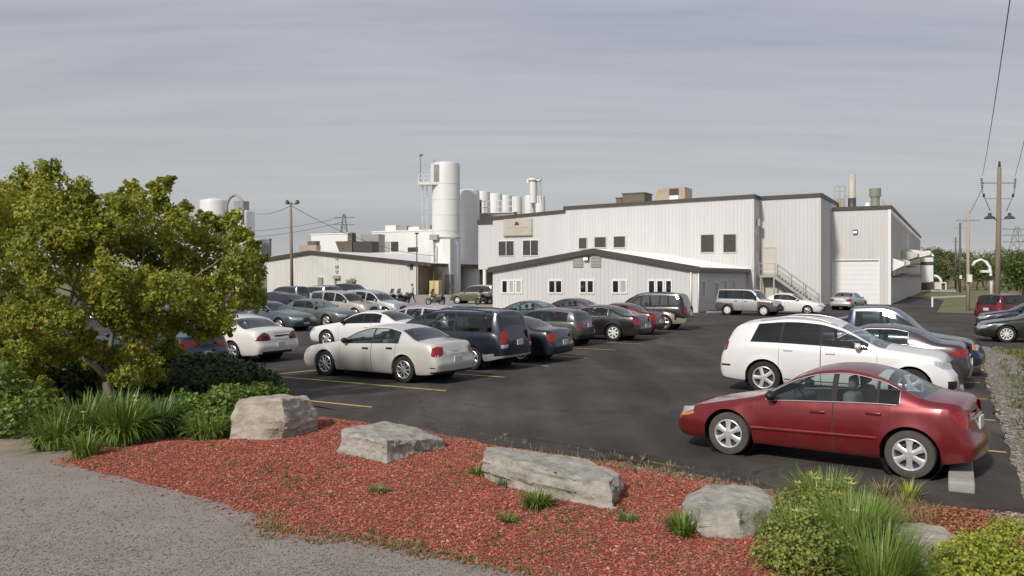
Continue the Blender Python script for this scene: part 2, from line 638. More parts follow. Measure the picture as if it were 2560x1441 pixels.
def make_car(name, label, sp, body_mat, loc, heading, cat='car', group='cars parked in the lot', glass=None, fglass=None, clad=None, rim=None, tyre=None,
             detail=1, name_plate=True):
    """builds one car with its parts; local +x is forward, origin on the ground at its middle"""
    s = Shape(sp)
    root = thing(name, label, cat, loc, math.atan2(heading[1], heading[0]), group)
    glass = (glass or M_GLASS) if detail else M_GLASS_FAR
    fglass = fglass or glass
    rim = rim or M_RIM
    tyre = tyre or M_TYRE
    L = s.L
    cowl, rf, rr, deck = sp['cowl'], sp['rf'], sp['rr'], sp['deck']
    wins = sp['wins']
    doors = sp.get('doors', [])
    keys = [0, L]
    for a, b in wins:
        keys += [a, b]
    for a, b in doors:
        keys += [a - .0035, a + .0035, b - .0035, b + .0035]
    keys += [cowl, rf, rr, deck]
    for xw in (s.xf, s.xr):
        for i in range(13):
            keys.append(xw - s.ra * math.cos(math.pi * i / 12))
        keys += [xw - s.ra - .002, xw + s.ra + .002]
    keys = sorted(set(round(k, 4) for k in keys if 0 <= k <= L))
    base = [0, .02, .05, .09, .14, .2, .28, .37, L - .37, L - .28, L - .2, L - .14, L - .09, L - .05, L - .02, L]
    step = .07 if detail > 1 else .1
    x = .37
    while x < L - .37:
        base.append(x)
        x += step
    xs = list(keys)
    for b in base:
        if all(abs(b - k) > .022 for k in xs):
            xs.append(b)
    xs.sort()
    xs2 = [xs[0]]
    for q in xs[1:]:
        if q - xs2[-1] > .0015:
            xs2.append(q)
    xs = xs2
    n = len(xs)
    rings = [s.ring(x) for x in xs]
    V = []
    for sgn in (1, -1):
        for i in range(n):
            for j in range(NR):
                p = rings[i][j]
                V.append((p.x, p.y * sgn, p.z))
            # turned-in lower lip
            p = rings[i][0]
            V.append((p.x, (p.y - .13) * sgn, p.z + .004))

    def idx(sd, i, j):
        return (sd * n + i) * (NR + 1) + (j if j >= 0 else NR)

    F = {'body': [], 'windshield': [], 'rear_window': []}
    FM = {'body': []}
    for k in range(len(wins)):
        for sd in (0, 1):
            F[('side_window', k, sd)] = []
    for k in range(len(doors)):
        for sd in (0, 1):
            F[('door', k, sd)] = []
    jw0, jw1 = NS, NS + 5          # first and last row of side glass
    jr = NS + NT                   # first windscreen row
    two = clad is not None
    czf = pchip(sp['cladz']) if 'cladz' in sp else None
    for i in range(n - 1):
        xm = (xs[i] + xs[i + 1]) / 2
        W, zb, zt, cr, ze, yb, ye = s.frame(xm)
        tall = (ze - zb) > .09
        gk = next((k for k, (a, b) in enumerate(wins) if a < xm < b), None) if tall else None
        dk = next((k for k, (a, b) in enumerate(doors) if a < xm < b), None)
        seam = xs[i + 1] - xs[i] < .012 and any(abs(xm - e) < .006 for ab_ in doors for e in ab_)
        ws = cowl + .015 < xm < rf
        rw = rr < xm < deck - .015
        for sd in (0, 1):
            for j in range(-1, NR - 1):
                q = (idx(sd, i, j), idx(sd, i + 1, j), idx(sd, i + 1, j + 1), idx(sd, i, j + 1))
                if sd == 1:
                    q = q[::-1]
                key, mi = 'body', 0
                if jw0 <= j < jw1 and gk is not None:
                    key = ('side_window', gk, sd)
                elif j >= jr and ws:
                    key = 'windshield'
                elif j >= jr and rw:
                    key = 'rear_window'
                elif 1 <= j < jw0 and dk is not None and not seam:
                    key = ('door', dk, sd)
                elif seam and 0 <= j < jw0:
                    mi = 1
                elif (ws or rw) and j == jr - 1 and sp.get('black_gasket'):
                    mi = 1
                if gk is None and jw0 <= j < jw1 and tall and sp.get('black_pillars', True) and wins[0][0] < xm < wins[-1][1]:
                    mi = 1
                if two and (key == 'body' or key[0] == 'door') and mi == 0:
                    zc = sum(V[t][2] for t in q) / 4
                    if zc < czf(xm) and j < NS:
                        mi = 2
                    elif sp.get('clad_roof') and zc > sp['clad_roof'] and j >= jr - 1:
                        mi = 2
                    elif 'clad_x' in sp and j < NS + 6 and any(a < xm < b and zc < c for a, b, c in sp['clad_x']):
                        mi = 2
                F[key].append((q, mi))
    # end faces
    for end, i, b in ((0, 0, sp.get('fbulge', .09)), (1, n - 1, sp.get('rbulge', .06))):
        cfr = [0, .2, .45, .7, 1.0, 1.3, 1.55, 1.8, 2.0]
        grid = []
        for j in range(NR - 1):
            p = rings[i][j]
            row = []
            for c in cfr:
                bx = b * (1 - (1 - c) ** 2) * (1 if j < NS + 4 else .5)
                V.append((p.x + (bx if end == 0 else -bx), p.y * (1 - c), p.z))
                row.append(len(V) - 1)
            row[0], row[-1] = idx(0, i, j), idx(1, i, j)
            grid.append(row)
        for j in range(NR - 2):
            for k in range(len(cfr) - 1):
                q = (grid[j][k], grid[j][k + 1], grid[j + 1][k + 1], grid[j + 1][k])
                mi = 0
                if two:
                    zc = sum(V[t][2] for t in q) / 4
                    if zc < czf(xs[i]):
                        mi = 2
                F['body'].append((q if end else q[::-1], mi))

    def part(nm, faces, mats, parent):
        if not faces:
            return None
        used, vs, fs, ms = {}, [], [], []
        for q, mi in faces:
            g = []
            for t in q:
                if t not in used:
                    used[t] = len(vs)
                    vs.append(V[t])
                g.append(used[t])
            fs.append(tuple(g))
            ms.append(mi)
        mb = MB()
        mb.v, mb.f, mb.m = vs, fs, ms
        o = mb.build(nm, mats, parent, smooth=True)
        me = o.data
        bm = bmesh.new()
        bm.from_mesh(me)
        bmesh.ops.remove_doubles(bm, verts=bm.verts, dist=1e-4)
        bm.to_mesh(me)
        bm.free()
        me.set_sharp_from_angle(angle=math.radians(38))
        return o

    mats = [body_mat, M_SEAM] + ([clad] if two else [])
    part('body', F['body'], mats, root)
    dobj = {}
    for k in range(len(doors)):
        for sd in (0, 1):
            o = part('front_door' if k == 0 else 'rear_door', F[('door', k, sd)], mats, root)
            dobj[(k, sd)] = o
            a, b = doors[k]
            hz = s.zb((a + b) / 2) - .1
            hx = b - .2
            if detail > 0 and o is not None:
                mb = MB()
                for t in range(1):
                    p = s.side(hx, hz)
                    q = s.side(hx - .14 + .28, hz + .005)
                    sg = 1 if sd == 0 else -1
                    mb = rounded(p.x - .1, p.x + .1, p.y * sg + min(-sg * .012, sg * .028), p.y * sg + max(-sg * .012, sg * .028), hz - .022, hz + .022, .012)
                mb.build('handle', sp.get('handle_mat') or (M_BLACK if sp.get('black_handles') else body_mat), o, smooth=True)
    part('windshield', F['windshield'], [fglass], root)
    part('rear_window', F['rear_window'], [glass], root)
    for k in range(len(wins)):
        for sd in (0, 1):
            part('side_window', F[('side_window', k, sd)], [fglass if (k == 0 or not sp.get('privacy')) else glass], root)
    # wheels
    for xw in (s.xf, s.xr):
        for sg in (1, -1):
            wy = s.W - .115
            w = tyre_mesh(s.r, .2, sg).build('wheel', tyre, root, angle=40)
            w.location = (L / 2 - xw, sg * wy, s.r)
            rm = spokes_mesh(s.r, sp.get('spokes', 6), sp.get('spoke_w', .09) * s.r / .33, sp.get('rim_style', ''), sg).build('rim', [rim, M_RIM_BACK], w, angle=35)
            rm.location = (0, sg * .088, 0)
    # floor pan and wheel wells
    mb = MB()
    xa, xb = L / 2 - s.xf, L / 2 - s.xr
    mb.box(-L / 2 + .35, L / 2 - .35, -s.W * .52, s.W * .52, s.zs + .02, s.zs + .3)
    for xw in (xa, xb):
        for sg in (1, -1):
            y0, y1 = sorted((sg * s.W * .5, sg * (s.W - .05)))
            mb.lathe([(0.01, y0 if sg > 0 else y1), (s.ra + .015, y0 if sg > 0 else y1), (s.ra + .015, y1 if sg > 0 else y0)], c=(xw, 0, s.r), n=20, axis='y')
    mb.build('underbody', M_UNDER, root)
    # mirrors
    mx = cowl + sp.get('mirror_x', .34)
    for sg in (1, -1):
        p = s.side(mx, s.zb(mx) + .03)
        mb = MB()
        mb.ball((p.x, sg * (p.y + .1), p.z + .06), .075, .105, .07, 12, 8)
        mb.box(p.x - .03, p.x + .03, sg * (p.y + .05) - .06, sg * (p.y + .05) + .06, p.z + .0, p.z + .035)
        mb.build('side_mirror', sp.get('mirror_mat') or body_mat, root, angle=40)
    # lamps and other laid-on pieces
    for nm, cols, m, both in sp.get('patches', []):
        for mir in ((False, True) if both else (False,)):
            n_ = 12 if not both else 5
            s.patch(cols, n=n_, mirror=mir).build(nm, m, root, smooth=True, fix=True)
    if sp.get('plate'):
        z, front = sp['plate'], sp.get('plate_front')
        p = s.wrap(L + s.side(L, z).y, z)
        MB().box(p.x - .022, p.x + .002, -.16, .16, z - .08, z + .08).build('licence_plate', M_PLATE, root)
    if sp.get('molding'):
        for sg in (1, -1):
            a, b, z0, z1 = sp['molding']
            vs, fs = [], []
            for i in range(13):
                x = a + (b - a) * i / 12
                z = z0 + (z1 - z0) * i / 12
                for dz, e in ((-.028, .001), (-.022, .012), (.012, .016), (.022, .001)):
                    p = s.side(x, z + dz)
                    vs.append((p.x, sg * (p.y + e), p.z))
            for i in range(12):
                for j in range(3):
                    q = (i * 4 + j, i * 4 + j + 1, i * 4 + j + 5, i * 4 + j + 4)
                    fs.append(q[::-1] if sg > 0 else q)
            MB().add(vs, fs).build('side_moulding', body_mat, root, smooth=True)
    if sp.get('win_trim'):
        # bright strip round the side glass
        i0 = min(range(n), key=lambda i: abs(xs[i] - wins[0][0]))
        i1 = min(range(n), key=lambda i: abs(xs[i] - wins[-1][1]))
        while s.frame(xs[i0])[4] - s.frame(xs[i0])[1] < .09:
            i0 += 1
        while s.frame(xs[i1])[4] - s.frame(xs[i1])[1] < .09:
            i1 -= 1
        for sg in (1, -1):
            loop = [rings[i][jw0] for i in range(i0, i1 + 1)] + [rings[i1][j] for j in range(jw0 + 1, jw1)] + \
                   [rings[i][jw1] for i in range(i1, i0 - 1, -1)] + [rings[i0][j] for j in range(jw1 - 1, jw0 - 1, -1)]
            pts = [Vector((p.x, sg * (p.y + .004), p.z)) for p in loop]
            MB().tube(pts, sp.get('trim_r', .009), n=6).build('window_trim', sp['win_trim'], root, smooth=True)
    if sp.get('rails'):
        a, b, m = sp['rails']
        for sg in (1, -1):
            pts = []
            for i in range(13):
                x = a + (b - a) * i / 12
                W, zb, zt, cr, ze, yb, ye = s.frame(x)
                lift = .045 * min(1, 3 * min(i, 12 - i) / 12)
                p = s.loc(s.xset(x, zt), (ye - .05) * sg, ze + cr * .3 + lift)
                pts.append(p)
            MB().tube(pts, .018, n=8).build('roof_rail', m, root, smooth=True)
    if sp.get('spoiler'):
        z, x0, ln = sp['spoiler']
        p = s.loc(x0, 0, z)
        yw = s.frame(min(x0, L - .3))[6] * .96
        rounded(p.x - ln, p.x, -yw, yw, z - .018, z + .018, .015).build('spoiler', body_mat, root, smooth=True)
    if detail >= 1:
        xs_ = [sp.get('seat_x', cowl + 1.25), sp.get('seat_x', cowl + 1.25) + .95]
        zs_ = s.zs + .12
        for y in (.37, -.37):
            x = L / 2 - xs_[0]
            mb = rounded(x - .2, x - .02, y - .24, y + .24, zs_ + .1, zs_ + .72, .06)
            m2 = rounded(x - .17, x - .07, y - .13, y + .13, zs_ + .76, zs_ + .94, .045)
            mb.add(m2.v, m2.f)
            mb.tube([(x - .12, y - .05, zs_ + .7), (x - .12, y - .05, zs_ + .8)], .008, 6)
            mb.tube([(x - .12, y + .05, zs_ + .7), (x - .12, y + .05, zs_ + .8)], .008, 6)
            m3 = rounded(x - .15, x + .38, y - .25, y + .25, zs_, zs_ + .2, .06)
            mb.add(m3.v, m3.f)
            mb.build('front_seat', M_SEAT, root, smooth=True)
        x = L / 2 - xs_[1]
        mb = rounded(x - .2, x - .02, -.62, .62, zs_ + .1, zs_ + .68, .06)
        m3 = rounded(x - .15, x + .38, -.62, .62, zs_, zs_ + .2, .06)
        mb.add(m3.v, m3.f)
        mb.build('rear_seat', M_SEAT, root, smooth=True)
        x = L / 2 - cowl - .2
        mb = rounded(x - .28, x + .1, -.66, .66, .5, s.zb(cowl + .3) + .01, .05)
        mb.build('dashboard', M_DASH, root, smooth=True)
        mb = MB()
        ring = []
        for k in range(17):
            a = 2 * math.pi * k / 16
            ring.append((x - .36 + .08 * math.sin(a), .37 + .18 * math.cos(a), s.zb(cowl + .3) - .02 + .165 * math.sin(a)))
        mb.tube(ring, .014, 6)
        mb.build('steering_wheel', M_BLACK, root, smooth=True)
        mb = MB().box(-.9, .9, -.02, .02, 0, 0.001)
        x0, x1 = L / 2 - cowl - .3, -(L / 2) + .75
        MB().box(x1, x0, -s.W + .22, s.W - .22, s.zs + .3, s.zs + .33).build('cabin_floor', M_UNDER, root)
    return root, s


def by_contacts(sp, rear=None, front=None, side=1, heading=None):
    """where a car stands, from the ground points under its near wheels; side +1: its left side is the near one"""
    L = sp['L']
    W = sp['W'] / 2 - .02
    xf = L / 2 - sp['fo']
    xr = xf - sp['wb']
    if heading is None:
        d = front - rear
        heading = Vector((d.x, d.y, 0)).normalized()
    else:
        heading = Vector((heading[0], heading[1], 0)).normalized()
    left = Vector((-heading.y, heading.x, 0))
    if rear is not None and front is not None:
        mid = (rear + front) / 2
        c = mid - heading * ((xf + xr) / 2) - left * (W * side)
    elif rear is not None:
        c = rear - heading * xr - left * (W * side)
    else:
        c = front - heading * xf - left * (W * side)
    return Vector((c.x, c.y, 0)), heading
# ---------------------------------------------------------------- the kinds of car
def sedan(L=4.7, H=1.43, wb=2.75, fo=.94, W=1.78, r=.32, arc=0, **over):
    kx, kz = L / 4.75, H / 1.43
    top = [(0, .60), (.05, .69), (.2, .77), (.7, .87), (1.38, .98), (2.1, 1.31), (2.55, 1.415), (3.0, 1.42), (3.5, 1.335), (4.08, 1.09), (4.28, 1.06), (4.6, 1.035), (4.72, .96), (4.75, .8)]
    belt = [(0, .55), (.2, .70), (.7, .79), (1.38, .885), (2.6, .93), (3.7, .97), (4.5, .95), (4.75, .72)]
    sp = dict(L=L, W=W, r=r, fo=fo, wb=wb, top=[(x * kx, z * kz) for x, z in top], belt=[(x * kx, z * kz) for x, z in belt],
              cowl=1.38 * kx, rf=2.12 * kx, rr=3.42 * kx, deck=4.12 * kx, nose_w=.8, tail_w=.86, wins=[(1.58 * kx, 2.56 * kx), (2.62 * kx, 3.42 * kx)],
              doors=[(1.5 * kx, 2.58 * kx), (2.59 * kx, 3.42 * kx)], plate=.62)
    sp['patches'] = [
        ('headlight', [(-.30, .54, .62), (-.05, .53, .67), (.15, .57, .70), (.34, .65, .72)], M_LAMPW, True),
        ('taillight', [(L - .2, .74 * kz, .90 * kz), (L - .05, .66 * kz, .92 * kz), (L + .2, .68 * kz, .86 * kz)], M_TAIL, True),
        ('bumper_valance', [(L + .1, .28, .36), (L + 1.35, .28, .36)], M_BLACK, False),
        ('grille', [(-.42, .42, .56), (-1.1, .42, .56)], M_BLACK, False),
        ('lower_grille', [(-.3, .26, .34), (-1.2, .26, .34)], M_BLACK, False),
    ]
    sp.update(over)
    return sp


def suv(L=4.75, H=1.76, wb=2.75, fo=.9, W=1.86, r=.36, **over):
    kx, kz = L / 4.8, H / 1.78
    top = [(0, .68), (.07, .82), (.2, .92), (.7, 1.02), (1.3, 1.12), (2.0, 1.6), (2.4, 1.73), (3.0, 1.78), (4.3, 1.75), (4.55, 1.68), (4.74, 1.15), (4.8, .9)]
    belt = [(0, .62), (.2, .82), (.7, .94), (1.3, 1.04), (3, 1.08), (4.4, 1.1), (4.8, .82)]
    sp = dict(L=L, W=W, r=r, fo=fo, wb=wb, top=[(x * kx, z * kz) for x, z in top], belt=[(x * kx, z * kz) for x, z in belt],
              cowl=1.3 * kx, rf=2.0 * kx, rr=4.5 * kx, deck=4.74 * kx, wins=[(1.55 * kx, 2.48 * kx), (2.56 * kx, 3.42 * kx), (3.5 * kx, 4.42 * kx)],
              doors=[(1.42 * kx, 2.5 * kx), (2.51 * kx, 3.46 * kx)], tumble=.26, edge=.02, sill=.3, fb=.3, rb=.36, plate=.8, privacy=True, crown=.06,
              rset=[(.2, .08), (.5, 0), (.9, .02), (1.2, .06), (1.8, .2)])
    sp['patches'] = [
        ('headlight', [(-.34, .66, .78), (-.05, .66, .84), (.16, .70, .86)], M_LAMPW, True),
        ('taillight', [(L - .1, .86 * kz, 1.12 * kz), (L - .03, .84 * kz, 1.13 * kz), (L + .1, .85 * kz, 1.1 * kz)], M_TAIL, True),
        ('grille', [(-.42, .58, .80), (-1.2, .58, .80)], M_BLACK, False),
        ('lower_grille', [(-.3, .36, .46), (-1.3, .36, .46)], M_BLACK, False),
    ]
    sp.update(over)
    return sp


HEAD = Vector((-UX, -UY, 0))          # noses away to the left
TAILW = Vector((UX, UY, 0))           # noses towards the right

P_RED = paint('metallic_dark_red_paint', (0.175, 0.006, 0.012), .35, .27, .08)
P_CHAMP = paint('pearl_champagne_paint', (0.57, 0.555, 0.52), .2, .34, .12)
P_WHITE = paint('white_car_paint', (0.69, 0.685, 0.67), 0, .3, .06)
P_WHITE2 = paint('warm_white_car_paint', (0.72, 0.69, 0.64), 0, .33, .1)
P_NAVY = paint('navy_car_paint', (0.012, 0.016, 0.032), .35, .28, .05)
P_BLACK = paint('black_car_paint', (0.012, 0.012, 0.013), .2, .25, .06)
P_GREY = paint('graphite_car_paint', (0.07, 0.072, 0.068), .5, .3, .08)
P_BLUEG = paint('blue_grey_car_paint', (0.09, 0.125, 0.145), .5, .3, .1)
P_DKBLUE = paint('dark_blue_car_paint', (0.03, 0.05, 0.085), .4, .3, .08)
P_BLUE = paint('truck_blue_paint', (0.008, 0.02, 0.05), .3, .3, .06)
P_GREEN = paint('green_grey_car_paint', (0.14, 0.16, 0.15), .5, .3, .1)
P_GOLD = paint('pale_gold_car_paint', (0.45, 0.42, 0.35), .4, .32, .1)
P_SILVER = paint('silver_car_paint', (0.5, 0.5, 0.5), .5, .3, .08)
P_TEAL = paint('dark_teal_car_paint', (0.03, 0.055, 0.06), .4, .3, .08)
P_PLUM = paint('dark_plum_car_paint', (0.05, 0.04, 0.05), .4, .3, .06)
P_MAROON = paint('maroon_car_paint', (0.11, 0.008, 0.014), .3, .3, .06)
P_OLIVE = paint('olive_car_paint', (0.14, 0.135, 0.085), .4, .34, .1)
P_TAN = paint('tan_lower_paint', (0.36, 0.32, 0.25), .3, .36, .1)
P_BROWN = mat('brown_plastic_panel', (0.085, 0.062, 0.06), 0.6)
P_ORANGE = paint('red_orange_car_paint', (0.35, 0.04, 0.01), .2, .3, .05)
M_RIM_WHITE = mat('white_wheel', (0.7, 0.69, 0.66), .4, .1)

# --- the dark red sedan in front
sp = dict(L=4.2, W=1.76, r=.318, fo=.93, wb=2.52,
          top=[(0, .50), (.05, .58), (.2, .67), (.7, .795), (1.32, .94), (1.98, 1.305), (2.3, 1.395), (2.6, 1.42), (3.0, 1.36), (3.62, 1.10), (3.76, 1.075), (4.06, 1.055), (4.16, 1.0), (4.2, .86)],
          belt=[(0, .46), (.2, .60), (.7, .715), (1.32, .845), (2.4, .90), (3.3, .945), (3.95, .95), (4.2, .76)],
          cowl=1.32, rf=2.0, rr=3.0, deck=3.66, wins=[(1.5, 2.42), (2.50, 3.02), (3.06, 3.32)], doors=[(1.38, 2.455), (2.465, 3.2)],
          tumble=.44, sill=.21, fb=.2, rb=.27, nose_w=.70, tail_w=.80, spokes=6, spoke_w=.088, rim_style='flare', win_trim=M_CHROME, trim_r=.008,
          molding=(1.3, 3.05, .46, .50), mirror_mat=M_BLACK, seat_x=2.5, arch=.06, flare=.022, mirror_x=.28, plate=.72,
          fset=[(.15, .12), (.3, .02), (.45, .0), (.55, .04), (.8, .16), (1.2, .2)],
          rset=[(.15, .10), (.3, .02), (.46, .0), (.56, .04), (.64, .07), (.95, .12), (1.2, .14), (1.9, .2)])
sp['patches'] = [
    ('headlight', [(-.34, .545, .60), (-.05, .535, .625), (.16, .56, .655), (.34, .615, .675)], M_LAMPW, True),
    ('turn_signal', [(.1, .505, .55), (.24, .53, .572), (.36, .57, .607)], M_LAMPO, True),
    ('taillight', [(4.2 - .20, .84, .90), (4.2 - .12, .74, .93), (4.2 - .02, .70, .945), (4.2 + .12, .72, .93)], M_TAIL, True),
    ('lower_grille', [(-.3, .3, .38), (-1.1, .3, .38)], M_BLACK, False),
]
loc, hd = by_contacts(sp, rear=G(2268, 1197), front=G(1824, 1138), side=1)
make_car('red_sedan', 'dark red four door sedan with silver six spoke wheels parked beside the mulch bed', sp, P_RED, loc, hd, rim=M_RIM_BRIGHT, tyre=M_TYRE_DUSTY,
         glass=M_GLASS_CLEAR, detail=2)

# --- the white seven seat crossover behind it
sp = suv(L=4.9, H=1.77, wb=3.05, fo=.80, W=1.96, r=.372,
         top=[(0, .80), (.05, .93), (.2, 1.02), (.6, 1.09), (1.3, 1.18), (2.2, 1.60), (2.7, 1.735), (3.25, 1.765), (4.05, 1.715), (4.45, 1.64), (4.65, 1.53), (4.83, 1.12), (4.9, .9)],
         belt=[(0, .72), (.2, .9), (.6, .98), (1.3, 1.06), (2.45, 1.11), (4.15, 1.15), (4.6, 1.1), (4.9, .82)],
         cowl=1.3, rf=2.2, rr=4.48, deck=4.8, wins=[(1.63, 2.57), (2.64, 3.47), (3.53, 4.18)], doors=[(1.45, 2.6), (2.61, 3.51)], lean=[(0, 0), (3.15, 0), (4.15, -.42), (4.55, -.2), (4.9, -.1)],
         black_pillars=True, rails=(2.3, 4.2, P_SILVER), spokes=5, spoke_w=.085, nose_w=.82, tail_w=.8, sill=.27, fb=.26, rb=.33, arch=.06, mirror_x=.52,
         seat_x=2.8, tumble=.36, spoiler=None)
sp['patches'] = [
    ('headlight', [(-.30, .76, .84), (-.06, .74, .89), (.14, .77, .91), (.34, .85, .92)], M_LAMPW, True),
    ('taillight', [(4.72, .98, 1.16), (4.83, .94, 1.18), (4.9, .93, 1.18), (5.15, .95, 1.15)], M_TAIL_DARK, True),
    ('side_reflector', [(4.62, .60, .645), (4.85, .60, .645)], M_TAIL_DARK, True),
    ('grille', [(-.36, .42, .9), (-1.2, .42, .9)], M_BLACK, False),
    ('air_intake', [(-.26, .34, .50), (-.02, .33, .52), (.10, .35, .52)], M_BLACK, True),
    ('lower_sill_trim', [(1.5, .33, .35), (3.4, .36, .38)], M_SEAM, True),
]
loc, hd = by_contacts(sp, rear=G(1905, 985), front=G(2280, 1012), side=-1)
make_car('white_crossover', 'large white crossover with dark rear glass parked behind the dark red sedan', sp, P_WHITE, loc, hd, glass=M_GLASS_TINT, fglass=M_GLASS_CLEAR,
         detail=2, rim=M_RIM_BRIGHT)
Q7C = loc

# --- pale champagne sedan, nearest of the left rows
sp = sedan(L=4.76, H=1.44, wb=2.77, fo=.95, W=1.78, r=.335, spokes=9, spoke_w=.042, seat_x=2.75, plate=.6,
           wins=[(1.6, 2.6), (2.66, 3.52)], doors=[(1.5, 2.625), (2.635, 3.45)], rr=3.5, deck=4.1, mirror_mat=M_BLACK, win_trim=M_BLACK, trim_r=.01, black_handles=True)
sp['patches'] = [
    ('headlight', [(-.30, .55, .63), (-.05, .54, .69), (.15, .59, .72), (.36, .66, .73)], M_LAMPW, True),
    ('taillight', [(4.76 - .15, .71, .90), (4.76 - .06, .685, .945), (4.76 + .14, .71, .93)], M_TAIL, True),
    ('reverse_lamp', [(4.76 + .145, .74, .82), (4.76 + .19, .75, .81)], M_LAMPW, True),
    ('bumper_valance', [(4.56, .275, .315), (4.76, .27, .33), (4.76 + 1.4, .27, .33), ], M_BLACK, False),
    ('grille', [(-.42, .42, .62), (-1.1, .42, .62)], M_BLACK, False),
    ('bumper_reflector', [(4.76 - .2, .40, .43), (4.76 - .06, .40, .43)], M_TAIL_DARK, True),
]
loc, hd = by_contacts(sp, rear=G(1008, 958), front=G(812, 940), side=1)
make_car('champagne_sedan', 'pale champagne four door sedan with many spoked wheels nearest the boulders', sp, P_CHAMP, loc, hd, glass=M_GLASS_CLEAR, detail=2)

# --- the row beyond it, noses away
sp = suv(L=5.0, H=1.72, wb=2.98, fo=.98, W=1.86, r=.335,
         top=[(0, .62), (.08, .78), (.3, .9), (.7, 1.0), (1.0, 1.08), (1.95, 1.55), (2.4, 1.67), (3.0, 1.72), (4.5, 1.71), (4.78, 1.64), (4.94, 1.2), (5.0, .9)],
         belt=[(0, .56), (.3, .8), (.7, .9), (1.0, 1.0), (3, 1.06), (4.6, 1.08), (5.0, .84)],
         cowl=1.0, rf=1.95, rr=4.7, deck=4.92, wins=[(1.3, 2.2), (2.26, 3.3), (3.36, 4.6)], doors=[(1.2, 2.23), (2.24, 3.33)], black_pillars=True, sill=.25,
         rails=(2.2, 4.5, M_BLACK), cladz=[(0, .42), (5, .46)], mirror_x=.5)
sp['patches'] = [
    ('headlight', [(-.3, .62, .7), (-.05, .62, .76), (.2, .66, .8)], M_LAMPW, True),
    ('taillight', [(4.90, .78, 1.12), (4.97, .76, 1.14), (5.16, .78, 1.12)], M_TAIL, True),
    ('taillight_lens', [(4.92, .66, .755), (4.98, .65, .75), (5.15, .66, .76)], M_LAMPW, True),
]
loc, hd = by_contacts(sp, rear=G(1178, 926), heading=(-.86, .51))
make_car('navy_minivan', 'dark navy minivan with silver lower bumper beside the champagne sedan', sp, P_NAVY, loc, hd, cat='minivan', clad=P_SILVER)

NAVY_S = sedan(L=4.8, H=1.43)
loc, hd = by_contacts(NAVY_S, rear=G(1301, 906), heading=HEAD)
make_car('navy_sedan', 'dark navy sedan with pink tail lamps between the minivan and the grey hatchback', NAVY_S, P_NAVY, loc, hd)

sp = suv(L=3.75, H=1.44, wb=2.47, fo=.66, W=1.7, r=.31,
         top=[(0, .6), (.06, .72), (.2, .82), (.6, .9), (.95, .96), (1.45, 1.33), (1.8, 1.42), (2.3, 1.44), (3.2, 1.38), (3.45, 1.3), (3.68, .96), (3.75, .8)],
         belt=[(0, .55), (.2, .74), (.95, .88), (3.4, .93), (3.75, .72)],
         cowl=.95, rf=1.5, rr=3.3, deck=3.66, wins=[(1.12, 2.1), (2.14, 3.2)], doors=[(1.05, 2.12)], black_pillars=True, sill=.22, fb=.2, rb=.26,
         cladz=[(0, .30), (3.75, .34)], spokes=7, spoke_w=.07, tumble=.3, mirror_x=.3)
sp['patches'] = [
    ('headlight', [(-.28, .58, .72), (-.02, .6, .78), (.16, .66, .8)], M_LAMPW, True),
    ('taillight', [(3.66, .68, .9), (3.75, .66, .92), (3.84, .68, .9)], M_TAIL, True),
    ('bumper_trim', [(3.6, .36, .44), (3.75, .34, .44), (3.75 + 1.2, .34, .44)], M_BLACK, False),
]
loc, hd = by_contacts(sp, rear=G(1412, 867), heading=HEAD)
make_car('grey_hatchback', 'small graphite grey hatchback with bright white wheels and black roof', sp, P_GREY, loc, hd, cat='hatchback', clad=M_BLACK, rim=M_RIM_WHITE)

sp = sedan(L=4.9, H=1.48, wb=2.85, fo=.95, W=1.86, r=.345, spokes=7, spoke_w=.075, win_trim=M_CHROME, trim_r=.012)
loc, hd = by_contacts(sp, rear=G(1533, 853), heading=HEAD)
make_car('black_sedan', 'black sedan with cream coloured rear wheel and chrome window line', sp, P_BLACK, loc, hd, rim=M_RIM_WHITE, glass=M_GLASS_TEAL)

sp = sedan(L=4.6, H=1.45)
loc, hd = by_contacts(sp, rear=G(1588, 838), heading=HEAD)
make_car('maroon_sedan', 'maroon sedan squeezed between the black sedan and the black and tan SUV', sp, P_MAROON, loc, hd)

sp = suv(L=4.85, H=1.86, wb=2.85, fo=.9, W=1.86, r=.375, rails=(2.2, 4.2, M_BLACK), cladz=[(0, .58), (1.2, .50), (2.0, .44), (3.2, .44), (4.2, .56), (4.85, .62)],
         clad_x=[(.4, 1.42, .84), (3.28, 4.26, .86)], spokes=5, spoke_w=.09, black_pillars=True, flare=.05)
loc, hd = by_contacts(sp, rear=G(1660, 826), heading=(-.90, .43))
make_car('black_tan_wagon', 'black SUV with tan lower body and roof rails at the far end of the row', sp, P_BLACK, loc, hd, cat='suv', clad=P_TAN)

# --- second row, left
sp = sedan(L=4.6, H=1.42, wb=2.7, fo=.9, W=1.78, r=.32, wins=[(1.6, 2.5), (2.53, 3.3)], doors=[(1.45, 2.9)], mirror_mat=M_BLACK)
sp['rr'], sp['deck'] = 3.15, 3.95
loc, hd = by_contacts(sp, front=G(816, 869), heading=(-.9, .43))
make_car('white_coupe', 'bright white coupe with tinted side glass just behind the champagne sedan', sp, P_WHITE, loc, hd, cat='coupe')

